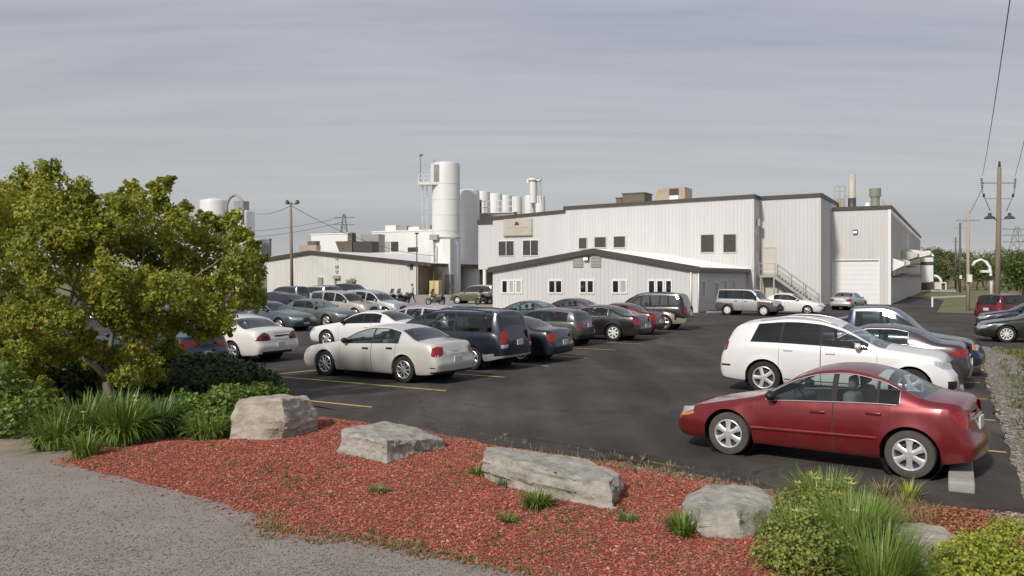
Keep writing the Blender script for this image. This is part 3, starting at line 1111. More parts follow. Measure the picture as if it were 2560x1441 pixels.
# the white sedan seen from behind, and the dark blue one under the tree
sp = sedan(L=4.9, H=1.42, wb=2.8, fo=1.0, W=1.96, r=.325, plate=.55, spoiler=None)
sp['patches'] = sp['patches'][:1] + sp['patches'][2:3] + [
    ('taillight', [(4.9 - .12, .70, .74), (4.9 - .03, .69, .90), (4.9 + .12, .69, .955), (4.9 + .28, .69, .88), (4.9 + .36, .69, .74)], M_TAIL_DARK, True),
    ('badge_strip', [(4.9 + .52, .80, .845), (4.9 + 1.16, .80, .845)], M_BLACK, False),
    ('boot_vent', [(4.9 + .46, .905, .925), (4.9 + 1.22, .905, .925)], P_GREY, False)]
cn = G(645, 910)
loc = cn - HEAD * (-sp['L'] / 2 + .1) - Vector((-HEAD.y, HEAD.x, 0)) * .84
loc.z = 0
make_car('white_sedan', 'white sedan seen from behind with triangular dark red tail lamps', sp, P_WHITE2, loc, HEAD)
sp = sedan(L=4.75, H=1.42, W=1.8, r=.32, plate=.5, spoiler=(1.14, 4.56, .2))
sp['patches'] = sp['patches'][:1] + [('taillight', [(4.75 - .22, .70, .86), (4.75, .66, .88), (4.75 + .4, .68, .85)], M_TAIL, True)]
l2 = loc - Vector((VX, VY, 0)) * 2.95 + Vector((UX, UY, 0)) * .15
make_car('dark_blue_sedan', 'dark blue sedan with rear spoiler half hidden under the big shrub tree', sp, P_DKBLUE, l2, HEAD)

# silver wagon and teal sedan in the same row beyond the coupe
sp = suv(L=4.6, H=1.5, wb=2.65, fo=.95, W=1.76, r=.31, sill=.2, fb=.2, rb=.26, tumble=.36,
         top=[(0, .55), (.06, .65), (.2, .74), (.7, .86), (1.3, .96), (2.0, 1.36), (2.4, 1.46), (3.0, 1.5), (3.9, 1.46), (4.15, 1.38), (4.5, 1.0), (4.6, .8)],
         belt=[(0, .5), (.2, .66), (1.3, .88), (4.2, .96), (4.6, .72)], black_pillars=False, cowl=1.3, rf=2.0, rr=4.0, deck=4.45, wins=[(1.5, 2.35), (2.43, 3.15), (3.23, 3.9)], rails=(2.2, 3.8, P_SILVER))
loc, hd = by_contacts(sp, front=G(937, 855), heading=HEAD)
make_car('silver_estate', 'silver estate car with three side windows behind the white coupe', sp, P_SILVER, loc, hd, glass=M_GLASS_TEAL)
sp = sedan(L=4.7, H=1.45)
loc, hd = by_contacts(sp, front=world(*ab(G(937, 855)), 0) + Vector((VX, VY, 0)) * 3.0, heading=HEAD)
make_car('teal_sedan', 'dark teal sedan between the silver estate and the navy minivan roof', sp, P_TEAL, loc, hd, glass=M_GLASS_TEAL)
b0 = ab(G(937, 855))
for k, (nm, lb, pm, du) in enumerate((('dark_sedan', 'dark sedan with green tinted windows in front of the gabled annex', P_TEAL, .0),
                                      ('plum_sedan', 'dark plum sedan parked alone in front of the annex double windows', P_PLUM, .0))):
    sp = sedan(L=4.75, H=1.46)
    front = world(b0[0] + du, b0[1] + 3.05 * (3.4 + 1.5 * k)) if k else world(b0[0] + du, b0[1] + 3.05 * 3.15)
    loc, hd = by_contacts(sp, front=front, heading=HEAD)
    make_car(nm, lb, sp, pm, loc, hd, glass=M_GLASS_TEAL if k == 0 else M_GLASS)

# --- third row, noses towards the camera
sp = sedan(L=4.75, H=1.46, wb=2.78, W=1.8, win_trim=M_CHROME)
sp['patches'] = [
    ('headlight', [(-.36, .55, .66), (-.1, .54, .68), (.1, .57, .69), (.3, .62, .69)], M_LAMPW, True),
    ('grille', [(-.48, .44, .66), (-.66, .44, .66)], M_BLACK, True),
    ('front_plate', [(-.55, .34, .44), (-.95, .34, .44)], M_PLATE, False),
    ('taillight', [(4.55, .74, .90), (4.75, .66, .92), (4.95, .68, .86)], M_TAIL, True)]
loc, hd = by_contacts(sp, front=G(697, 829), side=-1, heading=TAILW)
make_car('blue_grey_sedan', 'blue grey sedan facing the camera with a twin grille behind the white sedan', sp, P_BLUEG, loc, hd, glass=M_GLASS_TEAL)
sp = sedan(L=4.6, H=1.46)
loc, hd = by_contacts(sp, front=G(815, 817), side=-1, heading=TAILW)
make_car('green_grey_sedan', 'green grey sedan facing the camera beside the blue grey one', sp, P_GREEN, loc, hd, glass=M_GLASS_TEAL)
sp = suv(L=4.8, H=1.78, black_pillars=False)
loc, hd = by_contacts(sp, front=G(886, 800), side=-1, heading=TAILW)
make_car('gold_wagon', 'pale gold SUV facing the camera in the middle of the left rows', sp, P_GOLD, loc, hd, cat='suv')
sp = suv(L=4.7, H=1.8, black_pillars=False)
loc, hd = by_contacts(sp, front=G(962, 797), side=-1, heading=TAILW)
make_car('silver_wagon', 'silver SUV with pale front pillar right of the gold SUV', sp, P_SILVER, loc, hd, cat='suv', glass=M_GLASS_TEAL)
sp = sedan(L=4.7, H=1.44)
for k, (px_, pm, hd_, lb) in enumerate((((560, 838), P_SILVER, TAILW, 'silver sedan showing between the tree crown and the blue grey sedan'),
                                       ((420, 850), P_TEAL, TAILW, 'teal sedan hidden behind the crown of the big tree'),
                                       ((560, 786), P_PLUM, TAILW, 'plum sedan glimpsed at the tree edge in the third row'),
                                       ((300, 800), P_NAVY, HEAD, 'navy sedan behind the trunk of the big tree'))):
    sp = sedan(L=4.7, H=1.44)
    make_car('tree_side_sedan', lb, sp, pm, G(*px_), hd_, detail=0)
sp = sedan(L=4.7, H=1.44)
make_car('orange_hatchback', 'red orange car glimpsed through the leaves of the big shrub tree', sp, P_ORANGE, G(70, 850), TAILW)

# --- farthest rows in front of the long shed
FAR = [
    ('silver_far_wagon', 'silver SUV in the farthest row beside the lamp pole', suv(L=4.7, H=1.8), P_BLUEG, (712, 765), HEAD, 'suv'),
    ('silver_far_minivan', 'silver minivan with red tail lamp in front of the long shed', suv(L=4.9, H=1.78), P_SILVER, (778, 762), HEAD, 'minivan'),
    ('plum_minivan', 'dark plum minivan behind the gold SUV', suv(L=4.9, H=1.78), P_PLUM, (830, 757), TAILW, 'minivan'),
    ('black_far_wagon', 'black SUV with sloping windscreen farthest from the camera by the shed wall', suv(L=4.8, H=1.85), P_BLACK, (886, 750), TAILW, 'suv'),
    ('navy_far_sedan', 'low navy sedan roof between the rows right of the maroon far car', sedan(H=1.45), P_NAVY, (728, 783), TAILW, 'car'),
    ('maroon_far_sedan', 'maroon sedan with glowing pink tail lamp at the edge of the tree', sedan(H=1.45), P_MAROON, (683, 773), HEAD, 'car'),
]
for nm, lb, sp, pm, px, hd, ct in FAR:
    make_car(nm, lb, sp, pm, G(*px), hd, cat=ct, detail=0)
sp = suv(L=4.7, H=1.85, wb=2.7)
loc, hd = by_contacts(sp, front=G(1143, 760), heading=(-.93, .36))
make_car('olive_wagon', 'olive green SUV parked below the white silos', sp, P_OLIVE, loc, hd, cat='suv', rim=M_RIM_WHITE, detail=0)

# --- right side
sp = sedan(L=4.65, H=1.5, wb=2.75, W=1.8, r=.33, win_trim=M_CHROME, trim_r=.016)
sp['patches'] = sp['patches'][:1] + [('taillight', [(4.65 - .38, .84, .94), (4.65 - .1, .78, .97), (4.65 + .25, .80, .95)], M_TAIL, True)]
c = Q7C + Vector((VX, VY, 0)) * 2.75 + Vector((UX, UY, 0)) * .42
make_car('charcoal_sedan', 'charcoal sedan with chrome window outline between the white crossover and the blue pickup', sp, P_PLUM, c, (-.86, .5), glass=M_GLASS_TEAL)
sp = suv(L=5.0, H=1.84, wb=3.0, fo=.9, W=1.82, r=.35,
         top=[(0, .7), (.07, .84), (.2, .93), (.7, 1.02), (1.25, 1.1), (1.85, 1.6), (2.15, 1.78), (2.5, 1.84), (3.15, 1.82), (3.3, 1.76), (3.36, 1.2), (3.5, 1.16), (4.9, 1.14), (5.0, 1.0)],
         belt=[(0, .62), (.2, .84), (.7, .95), (1.25, 1.02), (3, 1.07), (4.9, 1.08), (5.0, .9)],
         cowl=1.25, rf=1.9, rr=3.27, deck=3.38, wins=[(1.5, 2.4), (2.48, 3.12)], doors=[(1.36, 2.44)], rset=[(.2, .0), (1.8, .02)])
sp['patches'] = [('headlight', [(-.3, .7, .84), (-.03, .7, .86), (.05, .72, .86)], M_LAMPW, True), ('turn_signal', [(.06, .72, .86), (.16, .73, .86)], M_LAMPO, True),
                 ('grille', [(-.38, .6, .84), (-1.2, .6, .84)], M_BLACK, False)]
c = Q7C + Vector((VX, VY, 0)) * 5.75 + Vector((UX, UY, 0)) * .55
make_car('blue_pickup', 'dark blue pickup truck facing right with amber corner lamp', sp, P_BLUE, c, (.86, -.5), cat='pickup', glass=M_GLASS_TEAL)
sp = sedan(L=4.7, H=1.45)
c = Q7C + Vector((VX, VY, 0)) * 8.9 + Vector((UX, UY, 0)) * .2
make_car('slate_sedan', 'slate blue sedan whose windscreen shows beyond the blue pickup', sp, P_DKBLUE, c, (.86, -.5))
sp = sedan(L=4.8, H=1.46, wb=2.8, W=1.84, r=.34, spokes=10, spoke_w=.05)
loc, hd = by_contacts(sp, front=G(2517, 857), heading=(-.93, .36))
make_car('black_right_sedan', 'glossy black sedan with multi spoke wheel at the right edge of the photo', sp, P_BLACK, loc, hd, rim=M_RIM_WHITE)
sp = sedan(L=4.7, H=1.47)
loc, hd = by_contacts(sp, front=G(2506, 826), heading=(-.93, .36))
make_car('black_second_sedan', 'black sedan behind the glossy black one, partly hidden', sp, P_NAVY, loc, hd)
sp = suv(L=4.6, H=1.68)
sp['patches'] = [('taillight', [(4.48, .8, 1.2), (4.58, .78, 1.24), (4.7, .8, 1.2)], M_TAIL, True), ('taillight_lens', [(4.5, 1.21, 1.3), (4.56, 1.22, 1.3)], M_LAMPW, True)]
loc = G(2497, 806)
make_car('red_wagon', 'red compact SUV seen from behind at the right edge beyond the black sedans', sp, P_MAROON, loc + Vector((0.8, 0, 0)), (.9, .43), cat='suv')
sp = sedan(L=4.5, H=1.42, wb=2.6, W=1.76)
c = G(2116, 760)
make_car('silver_back_sedan', 'silver sedan seen from behind standing before the white roller door', sp, P_SILVER, G(2122, 774), (.62, .78))
sp = suv(L=4.35, H=1.84, wb=2.55, fo=.86, W=1.82, r=.345,
         top=[(0, .74), (.06, .88), (.2, .98), (.7, 1.06), (1.1, 1.12), (1.6, 1.66), (1.85, 1.79), (2.4, 1.84), (4.1, 1.83), (4.25, 1.75), (4.32, 1.2), (4.35, .9)],
         belt=[(0, .66), (.2, .9), (1.1, 1.05), (4.2, 1.09), (4.35, .85)], cowl=1.1, rf=1.62, rr=4.2, deck=4.33, wins=[(1.34, 2.25), (2.36, 2.95), (3.08, 4.12)],
         doors=[(1.28, 2.3), (2.31, 3.0)], tumble=.14, cladz=[(0, .92), (.5, .95), (1.28, .96), (1.3, .34), (2.95, .34), (3.0, .80), (4.35, .86)],
         clad_roof=1.76, spokes=6, spoke_w=.14, black_handles=True, sill=.3, mirror_mat=M_BLACK)
loc, hd = by_contacts(sp, rear=G(1818, 788), side=-1, heading=(.80, -.6))
make_car('boxy_wagon', 'boxy silver SUV with brown plastic wings and roof beside the annex', sp, P_SILVER, loc, hd, cat='suv', clad=P_BROWN, rim=M_RIM_WHITE)
sp = sedan(L=4.5, H=1.5)
make_car('white_far_hatchback', 'white car under the metal staircase beside the boxy SUV', sp, P_WHITE, loc + Vector((3.4, 1.7, 0)), (.86, -.5))
# ================================================================ ground
M_GRASS = mat('rough_grass_ground', (0.10, 0.115, 0.035), 0.95, col2=(0.20, 0.165, 0.085), vscale=.35, bump=.6, bscale=6, detail=8)
M_ASPH = mat('asphalt', (0.040, 0.034, 0.031), 0.9, spec=.3, col2=(0.076, 0.066, 0.06), vscale=.55, bump=.5, bscale=70, detail=12, stretch=(1, .7, 1), contrast=(.34, .66))
M_GRAVEL = mat('gravel', (0.235, 0.207, 0.18), 0.95, col2=(0.30, 0.268, 0.236), vscale=1.6, bump=1.0, bscale=45, detail=10)
M_SHOULDER = mat('dusty_shoulder', (0.255, 0.225, 0.20), 0.95, col2=(0.18, 0.16, 0.14), vscale=1.1, bump=.9, bscale=60, detail=10)
M_MULCH = mat('mulch_bed', (0.23, 0.045, 0.03), 0.95, col2=(0.15, 0.06, 0.04), vscale=3, bump=1.0, bscale=30, detail=8)
M_DIRT = mat('dry_dirt', (0.20, 0.16, 0.12), 0.95, col2=(0.30, 0.26, 0.2), vscale=2.5, bump=.9, bscale=40, detail=9)
M_LINE = mat('worn_yellow_paint', (0.50, 0.37, 0.10), 0.8, col2=(0.16, 0.125, 0.07), vscale=5, detail=9, contrast=(.5, .72))
M_APRON = mat('pinkish_concrete', (0.34, 0.29, 0.265), .9, col2=(0.27, 0.23, 0.21), vscale=.8, detail=8)
def asphalt_detail(m):
    # wheel-polished lanes, patches, pale grit and a few hair cracks on top of the base mottling
    N, L = m.node_tree.nodes, m.node_tree.links
    b = N['Principled BSDF']
    src = b.inputs['Base Color'].links[0].from_socket
    tc = N.new('ShaderNodeTexCoord')

    def noi(scale, rot, st, detail=5):
        mp = N.new('ShaderNodeMapping')
        mp.inputs['Rotation'].default_value = (0, 0, rot)
        mp.inputs['Scale'].default_value = st
        L.new(tc.outputs['Object'], mp.inputs['Vector'])
        n = N.new('ShaderNodeTexNoise')
        n.inputs['Scale'].default_value = scale
        n.inputs['Detail'].default_value = detail
        L.new(mp.outputs[0], n.inputs['Vector'])
        return n.outputs['Fac'], mp.outputs[0]

    def ramp(fac, p0, c0, p1, c1):
        r = N.new('ShaderNodeValToRGB')
        r.color_ramp.elements[0].position, r.color_ramp.elements[1].position = p0, p1
        r.color_ramp.elements[0].color = (c0, c0, c0, 1)
        r.color_ramp.elements[1].color = (c1, c1, c1, 1)
        L.new(fac, r.inputs['Fac'])
        return r.outputs['Color']

    def mul(a, c):
        x = N.new('ShaderNodeMix')
        x.data_type = 'RGBA'
        x.blend_type = 'MULTIPLY'
        x.inputs['Factor'].default_value = 1
        L.new(a, x.inputs['A'])
        L.new(c, x.inputs['B'])
        return x.outputs['Result']

    col = src
    f, _ = noi(.5, TH, (2.2, .16, 1))
    col = mul(col, ramp(f, .35, .78, .68, 1.28))
    f, _ = noi(.16, .4, (1, 1, 1), 3)
    col = mul(col, ramp(f, .36, .8, .62, 1.18))
    f, vec = noi(7, 0, (1, 1, 1), 2)
    col = mul(col, ramp(f, .66, 1, .76, 1.7))
    vo = N.new('ShaderNodeTexVoronoi')
    vo.feature = 'DISTANCE_TO_EDGE'
    vo.inputs['Scale'].default_value = .22
    wv, _ = noi(1.3, 0, (1, 1, 1), 6)
    ad = N.new('ShaderNodeVectorMath')
    ad.operation = 'ADD'
    L.new(vec, ad.inputs[0])
    cx = N.new('ShaderNodeCombineXYZ')
    L.new(wv, cx.inputs[0])
    L.new(wv, cx.inputs[1])
    L.new(cx.outputs[0], ad.inputs[1])
    L.new(ad.outputs[0], vo.inputs['Vector'])
    col = mul(col, ramp(vo.outputs['Distance'], .0, .55, .006, 1))
    L.new(col, b.inputs['Base Color'])


asphalt_detail(M_ASPH)
M_CONC = mat('concrete', (0.36, 0.34, 0.31), 0.9, col2=(0.25, 0.235, 0.21), vscale=3, bump=.4, bscale=30)


def sheet(name, poly, z, m, thick=.02):
    mb = MB()
    n = len(poly)
    vs = [(p[0], p[1], z) for p in poly] + [(p[0], p[1], z - thick) for p in poly]
    fs = [tuple(range(n))]
    for i in range(n):
        j = (i + 1) % n
        fs.append((i, i + n, j + n, j))
    mb.add(vs, fs)
    o = mb.build(name, m)
    me = o.data
    bm = bmesh.new()
    bm.from_mesh(me)
    bmesh.ops.recalc_face_normals(bm, faces=bm.faces)
    bmesh.ops.triangulate(bm, faces=[f for f in bm.faces if len(f.verts) > 4])
    bm.to_mesh(me)
    bm.free()
    o['kind'] = 'structure'
    return o


def px(*pts, z=0.0):
    return [G(u, v, z) for u, v in pts]


def ragged(pts, step=.25, amp=.05, seed=3):
    r = random.Random(seed)
    out = []
    for a, b in zip(pts, pts[1:] + pts[:1]):
        n = max(1, int((b - a).length / step))
        if n > 120:
            n = 1
        for i in range(n):
            p = a.lerp(b, i / n)
            if n > 1:
                p = p + Vector((r.uniform(-amp, amp), r.uniform(-amp, amp), 0))
            out.append(p)
    return out


mb = MB()
mb.quad((-1500, -60, -.09), (1500, -60, -.09), (1500, 2500, -.09), (-1500, 2500, -.09))
structure('ground', mb, M_GRASS)
# the lot: one asphalt slab, its near edge breaking off towards the mulch
far_r = [world(60, 2), world(60, 12), world(14, 12), world(12, 21)]
near = px((2570, 1272), (2300, 1262), (2010, 1232), (1700, 1172), (1480, 1126), (1250, 1088), (1000, 1050), (800, 1018), (560, 985), (300, 955), (-300, 925))
lot = ragged(near, .3, .035)[:-1] + [Vector((-60, 60, 0)), Vector((-60, 190, 0)), Vector((0, 190, 0)), world(-10, 60), world(11.5, 60)]
edge = px((2570, 1272), (2431, 860))
lot += [world(15.5, 45), world(15.5, 9), world(70, 9), world(70, -24), G(2431, 862)]
lot += ragged([G(2431, 862), G(2570, 1272)], .4, .05)[1:-1][:int((G(2431, 862) - G(2570, 1272)).length / .4) - 1]
sheet('parking_lot', lot, 0.0, M_ASPH, .085)
# gravel verge along the right edge of the lot
verge = ragged(px((2440, 855), (2600, 1290), (2760, 1290), (2640, 1040), (2540, 890)), .15, .05)
sheet('gravel_verge', verge, -.05, M_SHOULDER)
sheet('dirt_patch', ragged(px((-500, 1070), (60, 1072), (330, 1085), (420, 1080), (240, 1130), (190, 1160), (60, 1148), (-500, 1140)), .3, .05, 9), -.05, M_DIRT)
sheet('gravel_track', [world(16, 2), world(16, 10), world(70, 10), world(70, 2)], -.02, M_SHOULDER)
# dirt strip between lot and mulch
strip = ragged(px((1120, 1060), (1480, 1118), (1700, 1160), (2010, 1225), (2300, 1255), (2700, 1265), (2800, 1330), (2400, 1330), (2120, 1310), (1900, 1235), (1560, 1165), (1250, 1110)), .3, .05, 5)
sheet('dirt_strip', strip, -.06, M_DIRT)
# the gravel pull-off at the lower left
pull = ragged(px((-500, 1128), (60, 1138), (190, 1155), (500, 1232), (655, 1275), (700, 1318), (960, 1345), (1110, 1375), (1420, 1441), (1800, 1560), (900, 2600), (-2500, 2600)), .3, .05, 8)
sheet('gravel_pulloff', pull, -.045, M_GRAVEL)


# mulch bed: a gently mounded sheet
MULCH = [(170, 1142), (250, 1120), (420, 1095), (560, 1092), (700, 1060), (800, 1032), (900, 1046), (1120, 1072), (1250, 1104), (1480, 1146), (1560, 1162), (1750, 1196), (1900, 1222),
         (1990, 1262), (2250, 1275), (2330, 1250), (2460, 1262), (2520, 1330), (2200, 1420), (2000, 1560), (1700, 1530), (1420, 1445), (1110, 1378), (960, 1348), (700, 1322), (655, 1278), (500, 1235), (190, 1158)]
mpoly = [G(u, v) for u, v in MULCH]


def inside(p, poly):
    x, y = p[0], p[1]
    c = False
    n = len(poly)
    for i in range(n):
        x1, y1 = poly[i][0], poly[i][1]
        x2, y2 = poly[i - 1][0], poly[i - 1][1]
        if (y1 > y) != (y2 > y) and x < (x2 - x1) * (y - y1) / (y2 - y1) + x1:
            c = not c
    return c


def edge_dist(p, poly):
    best = 9e9
    q = Vector((p[0], p[1]))
    for i in range(len(poly)):
        a = Vector(poly[i - 1][:2])
        b = Vector(poly[i][:2])
        d = b - a
        t = max(0, min(1, (q - a).dot(d) / max(d.length_squared, 1e-9)))
        best = min(best, (a + d * t - q).length)
    return best


def mulch_z(x, y, d=None):
    if d is None:
        d = edge_dist((x, y), mpoly)
    return -.05 + .055 * min(1, d / .5) + .025 * noise.noise(Vector((x * 1.7, y * 1.7, 2.2))) * min(1, d / .3)


sheet('mulch_base', ragged(mpoly, .25, .05, 11), -.042, M_MULCH, .03)
mb = MB()
xs0, xs1 = min(p.x for p in mpoly), max(p.x for p in mpoly)
ys0, ys1 = min(p.y for p in mpoly), max(p.y for p in mpoly)
st = .11
grid = {}
nx, ny = int((xs1 - xs0) / st) + 1, int((ys1 - ys0) / st) + 1
vs, fs = [], []
for i in range(nx):
    for j in range(ny):
        x, y = xs0 + i * st, ys0 + j * st
        if inside((x, y), mpoly):
            d = edge_dist((x, y), mpoly)
            grid[i, j] = len(vs)
            vs.append((x, y, mulch_z(x, y, d) - (.02 if d < .1 else 0)))
for (i, j) in grid:
    if (i + 1, j) in grid and (i, j + 1) in grid and (i + 1, j + 1) in grid:
        fs.append((grid[i, j], grid[i + 1, j], grid[i + 1, j + 1], grid[i, j + 1]))
mb.add(vs, fs)
o = structure('mulch_bed', mb, M_MULCH, smooth=True)


# loose wood chips on the bed (uncountable), and pebbles on the gravel
def chips(name, n, mats, sampler, size, label, cat, flat=.5, thick=True):
    mb = MB()
    r = random.Random(len(name))
    k = len(mats)
    for _ in range(n):
        p = sampler(r)
        if p is None:
            continue
        s = size[0] + (size[1] - size[0]) * r.random() ** 2
        w = s * r.uniform(.25, .55)
        a = r.uniform(0, 6.283)
        ti, tj = r.gauss(0, flat), r.gauss(0, flat)
        d = Vector((math.cos(a), math.sin(a), ti * .6)).normalized()
        e = Vector((-math.sin(a), math.cos(a), tj * .6)).normalized()
        c = Vector(p) + Vector((0, 0, s * .12 + .004))
        wt = [m[1] for m in mats]
        if name == 'mulch_chips':
            # sun-bleached and soil-mixed patches
            q_ = noise.noise(Vector((p[0] * .8, p[1] * .8, 3.1))) + .5 * noise.noise(Vector((p[0] * 2.6, p[1] * 2.6, 8.1)))
            wt[4] *= 1 + 5 * max(0, q_)
            wt[2] *= 1 + 1.5 * max(0, -q_)
        mb.mi = r.choices(range(k), weights=wt)[0]
        j = [r.uniform(.7, 1.2) for _ in range(4)]
        up = d.cross(e).normalized() * (w * .22)
        q = [c - d * s / 2 * j[0] - e * w / 2, c + d * s / 2 * j[1] - e * w / 2 * j[3], c + d * s / 2 * j[2] + e * w / 2, c - d * s / 2 + e * w / 2 * j[3]]
        mb.add([x + up for x in q] + [x - up for x in q], [(0, 1, 2, 3), (0, 4, 5, 1), (1, 5, 6, 2), (2, 6, 7, 3), (3, 7, 4, 0)])
    o = mb.build(name, [m[0] for m in mats])
    tag(o, label, cat, kind='stuff')
    return o


def s_mulch(r):
    # denser towards the viewer is not needed: even per area, a few strays past the edge
    while True:
        x, y = r.uniform(xs0, xs1), r.uniform(ys0, ys1)
        if inside((x, y), mpoly):
            return (x, y, mulch_z(x, y))


MC = [(mat('chip_red', (0.42, 0.12, 0.075), .9, island=.3), 5), (mat('chip_deep_red', (0.32, 0.07, 0.048), .9, island=.3), 3.2), (mat('chip_pinkish', (0.46, 0.18, 0.125), .9, island=.25), 1.6),
      (mat('chip_bleached', (0.52, 0.36, 0.28), .9, island=.3), .12), (mat('chip_brown', (0.26, 0.15, 0.085), .9, island=.25), 1.3)]
chips('mulch_chips', 95000, MC, s_mulch, (.012, .043), 'loose red wood chips covering the bed between the boulders', 'wood chips')


def s_edge(r):
    while True:
        i = r.randrange(len(mpoly))
        a, b = mpoly[i - 1], mpoly[i]
        p = a.lerp(b, r.random())
        return (p.x + r.gauss(0, .14), p.y + r.gauss(0, .14), -.035)


chips('stray_chips', 4500, [MC[4], MC[0], MC[3]], s_edge, (.015, .045), 'stray brown and red chips scattered along the bed edge', 'wood chips')
gpoly = px((-500, 1128), (60, 1138), (190, 1155), (500, 1232), (655, 1275), (700, 1318), (960, 1345), (1110, 1375), (1420, 1441), (1500, 1500), (-300, 1500))


def s_gravel(r):
    while True:
        u, v = r.uniform(-100, 1450), 1120 + 340 * r.random() ** .7
        p = G(u, v)
        if inside(p, gpoly):
            return (p.x, p.y, -.046)


GC = [(mat('pebble_grey', (0.25, 0.22, 0.19), .9, island=.3), 5), (mat('pebble_dark', (0.185, 0.163, 0.142), .9, island=.2), 1.1), (mat('pebble_pale', (0.36, 0.33, 0.29), .9, island=.2), .9)]
chips('gravel_stones', 14000, GC, s_gravel, (.008, .026), 'loose grey gravel on the pull-off in front of the bed', 'gravel', flat=.3)
vp = [p for p in px((2435, 862), (2560, 1262), (2620, 1262), (2560, 900), (2500, 860))]


def s_verge(r):
    while True:
        u, v = r.uniform(2430, 2600), r.uniform(858, 1265)
        p = G(u, v)
        if inside(p, vp):
            return (p.x, p.y, -.05)


chips('verge_stones', 3500, GC, s_verge, (.03, .09), 'loose stones on the verge along the lot edge', 'gravel', flat=.3)
sp_ = px((1120, 1060), (1480, 1118), (1700, 1160), (2010, 1225), (2300, 1255), (2700, 1265), (2800, 1330), (2400, 1330), (2120, 1310), (1900, 1235), (1560, 1165), (1250, 1110))


def s_strip(r):
    while True:
        u, v = r.uniform(1120, 2620), r.uniform(1060, 1330)
        p = G(u, v)
        if inside(p, sp_):
            return (p.x, p.y, -.055)


chips('strip_stones', 4500, GC + [MC[4]], s_strip, (.015, .06), 'grey stones and crumbs on the dirt strip along the asphalt edge', 'gravel', flat=.4)


# painted lines
def line(p0, p1, w=.1, label=None):
    d = (p1 - p0).normalized()
    s = Vector((-d.y, d.x, 0)) * (w / 2)
    mb = MB()
    n = 8
    vs = []
    for i in range(n + 1):
        p = p0.lerp(p1, i / n)
        vs += [(p + s) + Vector((0, 0, .006)), (p - s) + Vector((0, 0, .006))]
    mb.add(vs, [(2 * i, 2 * i + 1, 2 * i + 3, 2 * i + 2) for i in range(n)])
    o = mb.build('painted_line', M_LINE)
    o['kind'] = 'structure'


LD = Vector((-.86, .51, 0))
for u, v in ((930, 1019), (1115, 978), (1262, 944), (1372, 916), (1468, 895), (1540, 876), (1608, 861), (1662, 846)):
    p = G(u, v)
    line(p, p + LD * (6.2 if v > 950 else 5.0), .11)
line(G(608, 945), G(800, 925), .1)
for u, v in ((2516, 1132), (2488, 1052), (2468, 999), (2449, 958), (2437, 926), (2425, 901), (2416, 880)):
    p = G(u, v)
    line(p, p - Vector((UX, UY, 0)) * 2.4, .1)

sheet('concrete_apron', px((985, 737), (1300, 737), (1300, 775), (1060, 779), (985, 772), z=.004), .004, M_APRON, .003)
# concrete kerb the right row noses up to
k0, k1 = G(2404, 1232), G(2386, 873)
mbk = rounded(-.15, .15, 0, (k1 - k0).length, -.02, .13, .03)
t = mbk.build('concrete_kerb', M_CONC, smooth=True)
t.location = k0
t.rotation_euler = (0, 0, math.atan2((k1 - k0).y, (k1 - k0).x) - math.pi / 2)
tag(t, 'long low concrete kerb running past the bumpers of the right row', 'kerb')
mb = rounded(-.8, .8, -.09, .09, -.01, .13, .03)
t = mb.build('wheel_stop', M_CONC, smooth=True)
t.location = G(1790, 783)
t.rotation_euler = (0, 0, math.radians(20))
tag(t, 'pale concrete wheel stop at the annex corner', 'wheel stop')

# ================================================================ sky, sun, camera
w = bpy.data.worlds.new('World')
SC.world = w
w.use_nodes = True
N, L = w.node_tree.nodes, w.node_tree.links
bg = N['Background']
sky = N.new('ShaderNodeTexSky')
sky.sky_type = 'NISHITA'
sky.sun_disc = False
SUN_EL = math.radians(38)
SUN_DIR = Vector((-.56, -.83, 0)).normalized()
sky.sun_elevation = SUN_EL
sky.sun_rotation = math.atan2(SUN_DIR.x, SUN_DIR.y)
sky.air_density = 1.2
sky.dust_density = 2.0
tc = N.new('ShaderNodeTexCoord')
sep = N.new('ShaderNodeSeparateXYZ')
L.new(tc.outputs['Generated'], sep.inputs[0])


def mth(op, a, b=None, c=None):
    n = N.new('ShaderNodeMath')
    n.operation = op
    for i, q in enumerate((a, b, c)):
        if q is None:
            continue
        if isinstance(q, (int, float)):
            n.inputs[i].default_value = q
        else:
            L.new(q, n.inputs[i])
    return n.outputs[0]


zc = mth('ADD', mth('MAXIMUM', sep.outputs['Z'], 0.0), .10)
cb = N.new('ShaderNodeCombineXYZ')
L.new(mth('DIVIDE', sep.outputs['X'], zc), cb.inputs[0])
L.new(mth('DIVIDE', sep.outputs['Y'], zc), cb.inputs[1])
mp = N.new('ShaderNodeMapping')
mp.inputs['Rotation'].default_value = (0, 0, math.radians(-24))
mp.inputs['Scale'].default_value = (.35, 1.5, 1)
L.new(cb.outputs[0], mp.inputs['Vector'])
nz = N.new('ShaderNodeTexNoise')
nz.inputs['Scale'].default_value = 1.1
nz.inputs['Detail'].default_value = 9
nz.inputs['Roughness'].default_value = .58
nz.inputs['Distortion'].default_value = .9
L.new(mp.outputs[0], nz.inputs['Vector'])
cr = N.new('ShaderNodeValToRGB')
cr.color_ramp.elements[0].position = .30
cr.color_ramp.elements[1].position = .68
# finer ripples across the veil
n3 = N.new('ShaderNodeTexNoise')
n3.inputs['Scale'].default_value = 4.5
n3.inputs['Detail'].default_value = 6
n3.inputs['Distortion'].default_value = .5
mp3 = N.new('ShaderNodeMapping')
mp3.inputs['Rotation'].default_value = (0, 0, math.radians(-38))
mp3.inputs['Scale'].default_value = (.22, 1.6, 1)
L.new(cb.outputs[0], mp3.inputs['Vector'])
L.new(mp3.outputs[0], n3.inputs['Vector'])
L.new(mth('ADD', mth('MULTIPLY', nz.outputs['Fac'], .72), mth('MULTIPLY', n3.outputs['Fac'], .28)), cr.inputs['Fac'])
